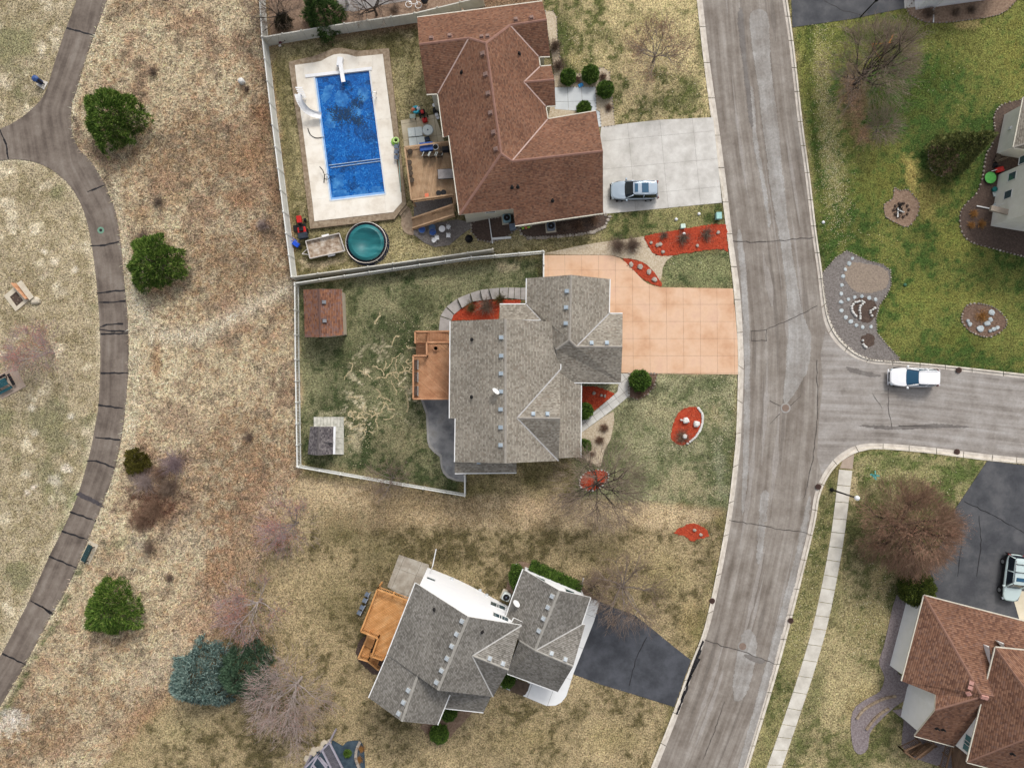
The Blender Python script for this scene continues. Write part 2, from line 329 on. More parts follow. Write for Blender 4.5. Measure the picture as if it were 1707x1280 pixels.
for b_ in [
 # rust-brown prairie by the fence, bare earth marks
 (440,200,22,66,(150,112,74),.75),(460,320,14,60,(140,104,72),.8),(430,190,26,22,(142,98,60),.7),(410,335,34,18,(150,104,66),.7),(450,380,16,26,(120,96,76),.8),(385,370,40,22,(190,168,134),.6),
 (420,260,50,30,(168,124,78),.6),(300,330,26,16,(186,158,112),.7),(262,480,22,16,(176,130,84),.7),(262,600,10,50,(170,124,76),.7),(300,690,50,40,(176,150,118),.6),(240,360,18,20,(170,140,96),.6),
 (260,830,62,70,(122,88,66),.95,20),(250,860,46,40,(116,72,50),.9),(300,770,26,22,(140,112,92),.9),(195,905,40,14,(132,134,88),.6,-30),(240,910,30,34,(176,168,142),.7),(255,915,22,26,(150,120,84),.7),
 (380,1030,60,40,(172,118,86),.7,-35),(410,920,40,60,(170,136,100),.7,30),(330,1040,60,60,(178,150,118),.6),(450,870,30,30,(176,128,104),.5),(250,1180,120,26,(164,128,90),.8,-45),(110,1240,60,20,(160,120,86),.6,-35),(20,1200,26,30,(226,214,196),.8),(70,1240,14,14,(140,112,76),.8),
 (300,430,18,10,(120,100,80),.5),(320,900,60,40,(192,174,142),.6),(270,1110,90,40,(190,170,140),.7,-40),
 # path side worn places
 (128,215,10,40,(120,98,78),.8,-8),(45,820,12,9,(220,204,182),.9),(55,812,10,8,(220,204,182),.8),(15,60,60,40,(152,148,98),.5),(40,790,10,8,(216,204,176),.8),(92,800,12,10,(216,204,176),.8),(110,780,10,10,(216,204,176),.8),
 (76,420,8,7,(226,212,184),.9),(90,436,7,6,(220,204,176),.9),(127,450,8,7,(222,206,178),.9),(53,680,6,6,(226,214,186),.9),(118,694,6,6,(222,210,184),.9),(56,722,8,6,(218,204,176),.8),(112,780,9,9,(224,208,184),.9),
 # house one yard
 (1060,120,36,70,(206,182,132),.8,-8),(1080,150,40,30,(200,178,130),.7),(1050,60,30,20,(196,174,120),.6),(935,60,20,40,(74,88,38),.8),(1150,150,26,40,(84,94,44),.8),(1010,60,40,16,(90,94,46),.5),(1120,170,60,16,(84,92,44),.7),(960,100,20,16,(176,160,100),.6),(1090,35,40,20,(150,140,80),.6),(1170,80,10,60,(78,88,40),.7),
 (560,66,90,8,(140,122,88),.7,-8),(680,60,16,14,(170,152,116),.8),(672,120,12,60,(140,132,90),.6),(480,230,12,120,(118,110,70),.8,-8),(535,440,40,8,(206,184,146),.9,-6),(505,438,9,12,(208,188,150),.9),(700,430,70,10,(150,142,98),.7,-6),(800,415,80,8,(160,150,106),.7,-6),(660,375,24,14,(150,136,92),.6),
 # house two yard: dark clumps, pale bare bits
 (700,500,40,30,(70,78,44),.7),(585,600,40,40,(88,92,56),.6),(640,560,34,50,(84,88,56),.7),(650,510,20,16,(150,142,104),.6),(690,560,14,50,(62,72,40),.6),(609,622,8,7,(216,198,160),1),(600,700,20,20,(120,116,80),.6),(660,740,50,40,(140,132,96),.8),(600,790,60,12,(140,128,92),.7,10),(545,745,40,20,(128,122,84),.6),(850,445,30,8,(196,180,140),.8),(720,470,60,8,(150,142,104),.6),(590,730,22,24,(196,182,146),.7),(545,690,24,10,(188,178,140),.6),(530,575,14,10,(80,84,48),.7),(560,520,12,30,(72,84,44),.6),
 # house two front
 (1190,640,40,16,(76,92,50),.8),(1080,650,40,16,(72,84,48),.7),(1050,690,22,26,(84,92,56),.6),(1110,690,50,30,(160,150,110),.5),(1200,780,16,60,(150,152,120),.5),(1215,840,14,30,(120,128,92),.6),(1140,810,60,40,(172,158,118),.6),(1080,800,30,16,(82,92,54),.6),(1190,690,20,26,(176,160,112),.4),(1000,860,160,20,(206,180,136),.5),(890,850,60,30,(196,168,128),.7),(700,860,120,20,(184,160,120),.6),
 (560,880,90,40,(128,116,76),.7,20),(640,930,60,40,(112,104,66),.6),(760,960,60,20,(150,134,92),.5),(1000,920,60,20,(116,106,66),.6),(1100,960,60,50,(156,142,88),.5),(1150,1040,30,50,(160,140,86),.5),(1020,1230,60,30,(150,136,82),.4),(880,1230,90,30,(160,142,94),.5),(480,1130,60,50,(172,152,108),.5),(300,1220,60,40,(176,160,112),.5),(680,1230,60,20,(176,156,110),.5),(420,1070,60,20,(140,116,80),.5),(560,1000,60,60,(120,110,68),.5),
 (1425,175,30,70,(150,116,92),.9,-6,.9),(1415,140,22,26,(140,108,86),.8),(1436,226,20,26,(158,122,94),.8),
 # north-east lawn
 (1375,160,22,120,(178,164,112),.45,-7,1.0),(1390,270,28,100,(186,172,118),.45,-4,1.0),(1350,60,10,60,(60,80,26),.7),(1360,250,6,120,(52,72,24),.7,-6),(1368,420,10,30,(48,70,24),.7),(1510,160,70,60,(66,84,30),.6),(1560,120,50,40,(70,88,30),.5),(1520,290,16,46,(196,172,96),.7,-6),(1545,340,30,30,(168,152,80),.6),(1600,400,60,40,(136,134,58),.5),(1540,500,70,40,(126,130,56),.6),(1480,300,40,60,(118,116,48),.5),(1690,90,30,60,(130,126,56),.6),(1615,40,26,10,(196,172,110),.8),(1600,560,60,30,(96,106,38),.5),(1440,330,40,40,(98,104,42),.6),(1560,230,26,50,(80,92,40),.6),(1450,60,80,14,(60,84,30),.6),(1480,420,30,30,(150,146,72),.5),(1620,500,70,30,(140,138,62),.4),
 # south-east lawn
 (1420,810,20,36,(190,170,126),.8,10),(1400,920,14,60,(180,160,110),.6,8),(1390,1010,20,50,(96,100,52),.6,8),(1360,1150,16,60,(96,102,52),.6,14),(1440,1040,40,50,(150,140,84),.5),(1330,1240,16,30,(86,98,46),.6),(1450,1180,40,50,(156,138,82),.5),(1430,1250,40,20,(110,112,58),.6),(1500,1230,20,20,(184,168,112),.8),(1490,770,30,12,(74,96,38),.7),(1600,790,40,16,(84,104,44),.7),(1540,790,50,16,(172,160,108),.6),(1460,960,20,40,(172,152,104),.6),
]: blob(*b_)
# vole runs in the back lawn: thin pale meanders
wx = GX * .82 + GY * .57 + (fbm(GX, GY, 1.5, 301) - .5) * 2.4; wy = GY * .82 - GX * .57 + (fbm(GX, GY, 1.5, 311) - .5) * 2.4
ridge = np.clip(1 - np.abs(fbm(wx, wy, 1.7, 131, 3) - .5) * 19, 0, 1)
vm = np.clip(1.25 - np.hypot((PX - 640) / 62, (PY - 655) / 82), 0, 1) * np.clip((fbm(wx, wy, 4, 141) - .36) * 8, 0, 1)
gcol = paint(gcol, np.clip(ridge * vm * 1.8, 0, .95), (216,200,164))
vm2 = np.clip(1.2 - np.hypot((PX - 592) / 34, (PY - 710) / 34), 0, 1)
gcol = paint(gcol, np.clip(ridge * vm2 * 1.6, 0, .9), (216,200,164))
# fine mottling baked as growth density
lp_ = gcol @ np.array([.3, .59, .11]); gcol = np.where(pr[..., None] > .5, gcol * .92 + lp_[..., None] * .08 * np.array([1.04, 1, .95]), gcol); lum = gcol @ np.array([.3, .59, .11]); ne = blur(inpoly(PX, PY, LAWNS[9][0]), 2)[..., None]; gcol = gcol * (.84 + .06 * ne) + lum[..., None] * (.16 - .06 * ne) * np.array([1.06, 1.0, .9])
gcol *= (.74 + .56 * n5)[..., None]
outer = (np.abs(GX) > 62.3) | (np.abs(GY) > 46.3); gcol[outer] = cl((160,144,104))
road = blur(inpoly(PX, PY, ROADPOLY), 0)
core = inpoly(PX, PY, ROADPOLY) & (np.minimum(np.minimum(dist_poly(KL_B), dist_poly(KU_B)), dist_poly(KD_B)) > 1.2)
GZ = GZ - .28 * core - .02 * n3
ny, nx = GX.shape; idx = np.arange(nx * ny).reshape(ny, nx)
gf = np.stack([idx[:-1, :-1], idx[:-1, 1:], idx[1:, 1:], idx[1:, :-1]], -1).reshape(-1, 4)
tg = NT('lawn_and_meadow'); at_ = tg.n('Attribute', attribute_name='Col').outputs[0]; pp = tg.pos()
nf = tg.noise(pp, 6.5, 4, .7); nb = tg.noise(pp, 1.3, 3, .6); nw = tg.noise(pp, 11, 2, .6)
cc = tg.scalecol(at_, tg.math('MAXIMUM', tg.math('ADD', tg.math('MULTIPLY', nf, 5.0), -1.4), .28))
cc = tg.mix(tg.math('MULTIPLY', tg.math('SUBTRACT', nb, .35), .5), cc, tg.scalecol(at_, .72))
pal = tg.math('GREATER_THAN', nw, .66)
cc = tg.mix(tg.math('MULTIPLY', pal, .5), cc, tg.scalecol(at_, 2.0))
tg.bump(nf, .6, .12); tg.out(cc, .95, .1)
ground = np_mesh('ground', np.stack([GX, GY, GZ], -1).reshape(-1, 3), gf, tg.mat); ground['kind'] = 'structure'
ca = ground.data.color_attributes.new('Col', 'FLOAT_COLOR', 'POINT')
ca.data.foreach_set('color', np.concatenate([gcol.reshape(-1, 3), np.ones((nx * ny, 1))], 1).astype(np.float32).ravel())

# ------------------------------------------------------------- draped sheets, slabs
def drape(name, pxpts, dz, mat, parent=None, skirt=.12, cell=.8, mats=None, zfix=None, uvfn=None):
    bm = bmesh.new()
    pts = [gp(p[0], p[1], dz) if zfix is None else at(p[0], p[1], zfix) for p in pxpts]
    ar = sum(pts[i].x * pts[(i + 1) % len(pts)].y - pts[(i + 1) % len(pts)].x * pts[i].y for i in range(len(pts)))
    if ar < 0: pts.reverse()
    bm.faces.new([bm.verts.new((p.x, p.y, 0)) for p in pts])
    bm.normal_update(); bmesh.ops.triangulate(bm, faces=bm.faces[:])
    xs = [v.co.x for v in bm.verts]; ys = [v.co.y for v in bm.verts]
    if cell:
        for lo, hi, nrm in ((min(xs), max(xs), (1, 0, 0)), (min(ys), max(ys), (0, 1, 0))):
            k = math.floor(lo / cell) * cell + cell
            while k < hi:
                bmesh.ops.bisect_plane(bm, geom=bm.verts[:] + bm.edges[:] + bm.faces[:], plane_co=(k, k, 0), plane_no=nrm, dist=1e-5); k += cell
    bmesh.ops.remove_doubles(bm, verts=bm.verts[:], dist=1e-4)
    for v in bm.verts: v.co.z = (float(g(v.co.x, v.co.y)) + dz) if zfix is None else zfix
    be = [e for e in bm.edges if len(e.link_faces) == 1]
    r = bmesh.ops.extrude_edge_only(bm, edges=be)
    for v in [x for x in r['geom'] if isinstance(x, bmesh.types.BMVert)]: v.co.z -= skirt
    bm.normal_update()
    me = bpy.data.meshes.new(name); bm.to_mesh(me); bm.free(); me.materials.append(mat)
    if parent: me.transform(Matrix.Translation(-root_loc(parent)))
    if uvfn:
        uv = me.uv_layers.new(name='UVMap'); 
        co = np.empty(len(me.vertices) * 3, np.float32); me.vertices.foreach_get('co', co); co = co.reshape(-1, 3)
        li = np.empty(len(me.loops), np.int32); me.loops.foreach_get('vertex_index', li)
        uv.data.foreach_set('uv', uvfn(co)[li].astype(np.float32).ravel())
    return link(name, me, parent)
def clip_half(poly, p, n):
    out = []
    for i in range(len(poly)):
        a, b = poly[i], poly[(i + 1) % len(poly)]; da, db = (a - p).dot(n), (b - p).dot(n)
        if da <= 0: out.append(a)
        if (da < 0 < db) or (db < 0 < da): out.append(a + (b - a) * (da / (da - db)))
    return out
M_joint = pm('joint_dirt', [(84,70,58),(104,88,74)], 3)
def slabs(parent, name, pxpoly, o_px, ux, uy, nu, nv, dz, mat, gap=.02, h=.12, zfix=None, jitter=.006):
    """split an outline into a grid of separate slabs; ux, uy are pixel steps"""
    poly = [Vector((p[0], p[1])) for p in pxpoly]; o = Vector(o_px); ux, uy = Vector(ux), Vector(uy); rr = random.Random(len(pxpoly) * 7 + int(o.x))
    drape('bedding', [(p.x, p.y) for p in poly], dz - .03, M_joint, parent, skirt=.05, cell=.8, zfix=None if zfix is None else zfix - .03)
    gu = ux.normalized() * (gap * 8); gv = uy.normalized() * (gap * 8)
    for i in range(nu):
        for j in range(nv):
            a = o + ux * i + uy * j; q = poly
            nu_ = Vector((-uy.y, uy.x)); nu_ = nu_ if nu_.dot(ux) > 0 else -nu_
            nv_ = Vector((-ux.y, ux.x)); nv_ = nv_ if nv_.dot(uy) > 0 else -nv_
            for p, n in ((a + gu, -nu_), (a + ux - gu, nu_), (a + gv, -nv_), (a + uy - gv, nv_)):
                q = clip_half(q, p, n.normalized())
                if len(q) < 3: break
            if len(q) < 3: continue
            ar = abs(sum(q[k].x * q[(k + 1) % len(q)].y - q[(k + 1) % len(q)].x * q[k].y for k in range(len(q)))) / 2
            if ar < 12: continue
            m = MB(); d = rr.uniform(-jitter, jitter)
            m.prism([(gp(p.x, p.y, dz + d) if zfix is None else at(p.x, p.y, zfix + d)) for p in q], h); m.build(name, mat, parent)
# ------------------------------------------------------------- street
def road_uv(line):
    L = [at(*p) for p in line]
    cum = [0]
    for a, b in zip(L[:-1], L[1:]): cum.append(cum[-1] + (b - a).length)
    def f(co):
        best = np.full(len(co), 1e9); S_ = np.zeros(len(co)); D_ = np.zeros(len(co))
        for k, (a, b) in enumerate(zip(L[:-1], L[1:])):
            vx, vy = b.x - a.x, b.y - a.y; l2 = vx * vx + vy * vy; t = np.clip(((co[:, 0] - a.x) * vx + (co[:, 1] - a.y) * vy) / l2, 0, 1)
            dx, dy = co[:, 0] - a.x - t * vx, co[:, 1] - a.y - t * vy; d = np.hypot(dx, dy); m = d < best
            best[m] = d[m]; S_[m] = (cum[k] + t * math.sqrt(l2))[m]; D_[m] = (np.sign(vx * dy - vy * dx) * d)[m]
        return np.stack([S_, D_], 1)
    return f
def asphalt(name, cols, streak=1, crackk=.0, sc_=1.0, fine=.3):
    t = NT(name); uv = t.n('UVMap').outputs[0]; p = t.pos()
    st = t.noise(t.scale(uv, .06, 1.7, 1), 1, 4, .6); bl = t.noise(p, .5 * sc_, 5, .65)
    f = t.math('ADD', t.math('MULTIPLY', st, .55 * streak), t.math('MULTIPLY', bl, 1 - .55 * streak)); k = len(cols)
    col = t.ramp(f, [(.37 + .26 * i / (k - 1), C(*c)) for i, c in enumerate(cols)])
    fn = t.noise(p, 5, 3, .7); col = t.scalecol(col, t.math('ADD', t.math('MULTIPLY', fn, fine * 2), 1 - fine))
    t.bump(t.noise(p, 30, 2), .25, .01); MC[name] = t.out(col, .9, .2); return MC[name]
M_road = asphalt('street_asphalt', [(114,105,96),(132,123,114),(146,138,129),(162,155,147)])
M_side = asphalt('side_street_asphalt', [(126,119,112),(148,141,134),(162,156,150),(174,169,164)])
M_patch = asphalt('patched_asphalt', [(136,129,122),(150,145,139),(162,158,153),(174,171,167)], .75, fine=.4)
CENTRE = [(1232,-60),(1238,0),(1258,200),(1287,400),(1303,560),(1300,700),(1284,860),(1246,1035),(1214,1150),(1160,1290),(1140,1340)]
main_poly = [tuple(p) for p in spline(KL_F, 4)] + [tuple(p) for p in reversed(spline(KD_F[7:], 4))] + [tuple(p) for p in reversed(spline(KU_F[:11], 4))]
street = drape('street', main_poly, -.1, M_road, cell=1.5, uvfn=road_uv(CENTRE), zfix=-.1); street['kind'] = 'structure'
side_poly = [(1376,552)] + [tuple(p) for p in spline(KU_F[9:], 4)] + [tuple(p) for p in spline(KD_F[:9], 4)] + [(1362,760),(1366,690),(1372,640),(1368,590)]
side = drape('side_street', side_poly, -.1, M_side, cell=1.5, uvfn=road_uv([(1360,672),(1500,676),(1780,708)]), zfix=-.0965); side['kind'] = 'structure'
def jag(pts, amp, seed, n=14):
    rr = random.Random(seed); q = spline(pts, 4, True); out = []
    for a, b in zip(q, q[1:] + q[:1]):
        k_ = max(1, int((b - a).length / 1.8)); lo_ = rr.uniform(-amp, amp) * .6
        out += [(a.x + (b.x - a.x) * i / k_ + rr.uniform(-amp, amp) * .8 + lo_, a.y + (b.y - a.y) * i / k_ + rr.uniform(-amp, amp) * .5) for i in range(k_)]
    return out
for k_, (pts, amp) in enumerate([
 ([(1250,24),(1278,22),(1284,90),(1297,210),(1308,320),(1317,400),(1327,460),(1338,520),(1352,560),(1350,600),(1340,630),(1316,668),(1306,664),(1311,600),(1314,530),(1306,440),(1297,385),(1287,330),(1276,250),(1264,150),(1254,80)], 1.2),
 ([(1235,385),(1243,440),(1248,520),(1250,600),(1250,700),(1247,790),(1240,850),(1236,850),(1239,760),(1241,640),(1239,560),(1236,480),(1229,400)], 1.0),
 ([(1255,150),(1262,230),(1275,300),(1284,370),(1280,372),(1270,310),(1256,235),(1250,160)], 1.5),
 ([(1268,830),(1280,820),(1276,870),(1270,930),(1262,930)], 2),
 ([(1236,1060),(1252,1050),(1262,1080),(1246,1150),(1226,1168),(1222,1130)], 1.5),
 ([(1345,835),(1352,840),(1335,930),(1310,1030),(1282,1140),(1240,1290),(1228,1290),(1268,1140),(1298,1030),(1326,925)], 1.2)]):
    q = drape('road_patch', jag(pts, amp, k_), -.1, M_patch, street, skirt=.01, cell=0, zfix=-.0835 + .0004 * k_, uvfn=road_uv(CENTRE))
M_dark = asphalt('dark_asphalt_patch', [(106,100,96),(120,114,109),(132,127,122)], .5)
for k_, (pts, amp) in enumerate([([(1244,1090),(1274,1098),(1268,1106),(1243,1096)], .8), ([(1412,612),(1440,618),(1470,626),(1452,628),(1420,620)], 2), ([(1430,708),(1500,710),(1560,706),(1620,712),(1560,713),(1480,716)], 2), ([(1230,30),(1238,20),(1246,110),(1256,200),(1250,204),(1240,120)], 1.5)]):
    drape('road_patch', jag(pts, amp, 50 + k_), -.1, M_dark, street, skirt=.01, cell=0, zfix=-.0805 + .0004 * k_, uvfn=road_uv(CENTRE))
rr = random.Random(44); cl_ = spline(CENTRE, 12); M_str = [asphalt('worn_streak_pale', [(140,132,124),(154,147,140),(166,160,154)], .9, fine=.35), asphalt('worn_streak_dark', [(112,104,96),(126,118,110),(138,130,122)], .9, fine=.35)]
for k_ in range(34):
    i = rr.randrange(6, len(cl_) - 26); n_ = rr.randrange(5, 20); off = rr.uniform(-50, 46); wd_ = rr.uniform(1.5, 5)
    L_ = []; R_ = []
    for j in range(n_ + 1):
        a, b = cl_[i + j], cl_[i + j + 1]; d = (b - a).normalized(); nn = Vector((-d.y, d.x)); wj = wd_ * math.sin(math.pi * (j + .3) / (n_ + .6)) * rr.uniform(.5, 1.2)
        L_.append(a + nn * (off - wj)); R_.append(a + nn * (off + wj))
    drape('worn_streak', [(p.x, p.y) for p in L_ + R_[::-1]], -.1, M_str[k_ % 2], street, skirt=.002, cell=0, zfix=-.0955 + .0003 * k_, uvfn=road_uv(CENTRE))
def ribbon(pxpts, wd, dz, zfix=None, rr=None, m=None, jit=1.2):
    m = m or MB(); rr = rr or random.Random(3); pts = []
    for a, b in zip(pxpts[:-1], pxpts[1:]):
        L = math.hypot(b[0] - a[0], b[1] - a[1]); n = max(2, int(L / 7))
        for i in range(n): t = i / n; pts.append((a[0] + (b[0] - a[0]) * t + (rr.uniform(-jit, jit) if i else 0), a[1] + (b[1] - a[1]) * t + (rr.uniform(-jit, jit) if i else 0)))
    pts.append(pxpts[-1]); P = [gp(p[0], p[1], dz) if zfix is None else at(p[0], p[1], zfix) for p in pts]
    for a, b in zip(P[:-1], P[1:]):
        d = (b - a); n = Vector((-d.y, d.x, 0)).normalized() * wd / 2 * rr.uniform(.6, 1.3); e = d.normalized() * .03
        m.add([a - n - e, b - n + e, b + n + e, a + n - e], [(0, 1, 2, 3)])
    return m
M_seal = pm('crack_sealant', [(30,29,31),(46,44,46)], 3, rough=.5)
M_crack = pm('crack_dirt', [(78,72,68),(96,90,86)], 3)
for pts, wd, mt in [([(1222,402),(1258,404),(1292,402),(1356,396)], .07, M_crack), ([(1314,534),(1340,522),(1362,510)], .06, M_crack), ([(1252,552),(1276,550),(1314,534)], .05, M_crack), ([(1253,552),(1253,568),(1278,568),(1278,550)], .05, M_crack),
     ([(1216,867),(1260,874),(1300,882),(1346,888)], .06, M_crack), ([(1175,1066),(1210,1078),(1240,1086),(1290,1106)], .07, M_crack), ([(1318,676),(1335,660)], .06, M_crack), ([(1300,690),(1284,706)], .06, M_crack), ([(1300,676),(1284,668)], .06, M_crack),
     ([(1481,648),(1482,690),(1487,715)], .05, M_crack), ([(1455,656),(1470,680)], .04, M_crack), ([(1208,1169),(1196,1205),(1172,1265)], .05, M_crack), ([(1362,600),(1363,690),(1356,760),(1340,830)], .06, M_crack),
     ([(1172,1068),(1164,1090),(1148,1126),(1138,1150),(1124,1186)], .34, M_seal), ([(1166,1098),(1152,1126),(1128,1190)], .2, M_seal)]:
    ribbon(pts, wd, 0, -.0755).build('crack', mt, street)
# ------------------------------------------------------------- kerbs: separate stones
M_kerb = pm('kerb_concrete', [(196,186,170),(216,207,192),(228,220,206)], 1.2, fine=.12, isl=.12)
M_gutter = pm('gutter_concrete', [(186,176,164),(204,195,183),(218,210,198)], 1.6, fine=.15, isl=.14)
def kerb(B, Fr, step):
    par = struct('kerb'); b = [Vector(p) for p in spline(B, 10)]; f = [Vector(p) for p in spline(Fr, 10)]; n = min(len(b), len(f)); i0 = 0; acc = 0
    for i in range(1, n):
        acc += (b[i] - b[i - 1]).length
        if acc > step or i == n - 1:
            m = MB(); ks = list(range(i0, i + 1)); prof = []
            for k in ks:
                bb, ff = b[k], f[k]; sh = 0.0
                if k == i0 or k == i:
                    tv = (b[min(k + 1, n - 1)] - b[max(k - 1, 0)]).normalized() * .5; sh = 1 if k == i0 else -1
                else: tv = Vector((0, 0))
                A, B_ = bb + tv * sh, ff + tv * sh; mid = A.lerp(B_, .34); mid2 = A.lerp(B_, .42)
                prof.append([at(A.x, A.y, -.25), at(A.x, A.y, .035), at(mid.x, mid.y, .035), at(mid2.x, mid2.y, -.075), at(B_.x, B_.y, -.09), at(B_.x, B_.y, -.25)])
            for u, v in zip(prof[:-1], prof[1:]):
                for q in range(5): m.add([u[q], u[q + 1], v[q + 1], v[q]], [(0, 1, 2, 3)], 0 if q < 3 else 1)
            m.add(prof[0], [(5, 4, 3, 2, 1, 0)]); m.add(prof[-1], [(0, 1, 2, 3, 4, 5)])
            o = m.build('kerb_stone', [M_kerb, M_gutter], par)
            bm = bmesh.new(); bm.from_mesh(o.data); bmesh.ops.remove_doubles(bm, verts=bm.verts[:], dist=1e-4); bmesh.ops.recalc_face_normals(bm, faces=bm.faces[:]); bm.to_mesh(o.data); bm.free()
            i0 = i; acc = 0
kerb(KL_B, KL_F, 52); kerb(KU_B, KU_F, 40); kerb(KD_B, KD_F, 40)
# ------------------------------------------------------------- park path
M_path = asphalt('path_asphalt', [(94,84,76),(112,101,92),(126,115,105),(138,128,118)], .8, fine=.25)
PATHPOLY_S = PATHPOLY
path_ = drape('path', PATHPOLY_S, .05, M_path, cell=1.2, uvfn=road_uv([(158,-30),(135,60),(98,170),(112,250),(160,340),(180,430),(190,560),(187,680),(168,770),(140,850),(95,950),(60,1030),(0,1140),(-50,1220)])); path_['kind'] = 'structure'
for pts in [[(111,47),(155,59)], [(0,217),(10,240),(14,265)], [(146,320),(175,309)], [(151,410),(175,409),(198,403)], [(162,489),(185,486),(208,484)], [(164,504),(190,504),(209,502)], [(166,546),(178,541),(205,540)], [(166,549),(185,552),(213,552)], [(168,557),(213,556)], [(168,622),(213,622)], [(164,675),(206,681)], [(159,729),(200,733)], [(145,768),(160,768),(190,779)], [(117,853),(160,868)], [(103,885),(148,900)], [(82,927),(127,946)], [(51,1001),(75,1014),(88,1023)], [(70,1010),(84,1023)], [(4,1089),(42,1107)]]:
    ribbon(pts, .16, .056, jit=.7).build('sealed_crack', M_seal, path_)
M_scorch = pm('path_stain', [(66,62,66),(86,80,80)], 3)
drape('stain', jag([(128,826),(150,836),(172,846),(168,838),(150,828),(133,820)], 1.5, 9), .056, M_scorch, path_, skirt=.005, cell=0)
mg = MB(); c_ = gp(168, 384, .056); mg.lathe(c_, [(.36, 0), (.36, .004)], 20, 0); mg.lathe(c_ + Vector((0, 0, .004)), [(.16, 0), (.16, .004)], 16, 1)
mg.build('painted_mark', [pm('green_mark_paint', [(104,140,120),(120,156,134)], 4), M_seal], path_)
# ------------------------------------------------------------- driveways, sidewalk, patios
M_conc = pm('pale_concrete', [(186,182,174),(204,200,193),(218,215,208)], .7, 5, fine=.08, isl=.08)
M_peach = pm('peach_concrete', [(206,162,128),(218,178,146),(224,188,158),(218,180,154)], .35, 4, fine=.06, isl=.05)
dw = struct('driveway')
PEACH = [(907,425.5),(960,425.3),(1000,425.6),(1021,426.3),(1033,430),(1044,438),(1054,448),(1063,458),(1072.7,467.8),(1080,473),(1089,476.5),(1103,479),(1221.8,481),(1226,525),(1229.6,570),(1230.5,624),(1033,622),(1010,600),(1000,500),(965,478),(905,470)]
slabs(dw, 'slab', PEACH, (884.9,393.5), (28.1, 0), (0.3, 28.5), 13, 9, .035, M_peach, gap=.015)
dw1 = struct('driveway')
slabs(dw1, 'slab', [(1002,212),(1050,205.5),(1100,200),(1189,195.8),(1203.5,338),(1100,348),(1004,357),(995,300)], (990,190), (54, -5), (4.5, 46.5), 5, 5, .035, M_conc, gap=.016)
M_asph = asphalt('driveway_asphalt', [(64,66,71),(74,76,81),(84,86,92)], 0, sc_=1.2, fine=.12)
M_asph2 = asphalt('worn_driveway_asphalt', [(70,71,75),(82,83,86),(96,96,98)], 0, sc_=.8, fine=.16)
xyuv = lambda co: co[:, :2]
d3 = drape('driveway', [(988,995),(1003,1004),(1018,1010),(1060,1026),(1090,1050),(1120,1075),(1152,1100),(1124,1178),(1060,1158),(1000,1140),(952,1122)], .035, M_asph, uvfn=xyuv); d3['kind'] = 'structure'
ribbon([(1078,1062),(1062,1094),(1054,1118),(1049,1142)], .07, .04).build('crack', M_seal, d3)
d4 = drape('driveway', [(1646,768),(1780,783),(1780,1020),(1702,1035),(1540,1000),(1530,965),(1545,950),(1590,870),(1590,852)], .035, M_asph2, uvfn=xyuv); d4['kind'] = 'structure'
for pts in ([(1608,836),(1650,856),(1707,888)], [(1594,850),(1603,870),(1603,900),(1596,960)], [(1632,860),(1636,900),(1628,960)]): ribbon(pts, .07, .04).build('crack', M_seal, d4)
d6 = drape('driveway', [(1318,-30),(1321,46),(1420,32),(1508,14),(1506,-30)], .035, M_asph2, uvfn=xyuv); d6['kind'] = 'structure'
for pts in ([(1372,0),(1400,16),(1440,27)], ): ribbon(pts, .08, .04).build('crack', M_seal, d6)
sw = struct('sidewalk'); M_walk = pm('sidewalk_concrete', [(190,184,172),(208,202,190),(220,215,204)], .8, 4, fine=.08, isl=.12)
Lw = spline([(1399,782),(1387,880),(1375,951),(1356,1040),(1333,1119.5),(1306,1200),(1278,1280),(1262,1325)], 12); Rw = spline([(1421,784),(1409,882),(1397,955),(1379,1043),(1356,1123),(1329,1204),(1303,1280),(1287,1325)], 12)
k0 = 0; acc = 0
for i in range(1, len(Lw)):
    acc += (Lw[i] - Lw[i - 1]).length
    if acc >= 21.5 or i == len(Lw) - 1:
        m = MB(); e = (Lw[i] - Lw[k0]).normalized() * .5
        q = [Lw[k0] + e] + Lw[k0 + 1:i] + [Lw[i] - e, Rw[i] - e] + list(reversed(Rw[k0 + 1:i])) + [Rw[k0] + e]
        m.prism([gp(p.x, p.y, .035) for p in q], .1); m.build('slab', M_walk, sw); k0 = i; acc = 0
M_ramp = pm('ramp_concrete', [(166,148,132),(184,166,150)], 1.2, fine=.1)
m = MB(); m.prism([gp(x, y, .03) for x, y in [(1400,780),(1421,782),(1424,757),(1405,767)]], .1); m.build('slab', M_ramp, sw)
# ------------------------------------------------------------- houses
M_trim = pm('white_trim', [(226,226,224),(240,240,238)], 3, rough=.6)
M_tan_trim = pm('sand_trim', [(206,200,184),(222,216,200)], 3, rough=.6)
M_pane = glass('window_glass', (62,84,92), .05)
M_pane_teal = glass('teal_window_glass', (84,128,130), .05)
M_pipe = pm('black_pipe', [(28,27,27),(40,38,38)], 5)
SH1 = shingles('brown_red_shingles', [(88,64,54),(112,78,63),(132,93,72),(122,95,80),(148,110,86)], .15, .2)
SH2 = shingles('grey_blend_shingles', [(112,105,95),(138,131,119),(156,149,136),(174,168,156),(128,116,103)], .16, .2)
SH3 = shingles('charcoal_grey_shingles', [(94,90,84),(116,112,105),(134,130,123),(150,146,140)], .16, .2)
SH4 = shingles('rust_brown_shingles', [(88,62,52),(112,80,64),(134,98,78),(150,114,92),(112,88,80)], .18, .24)
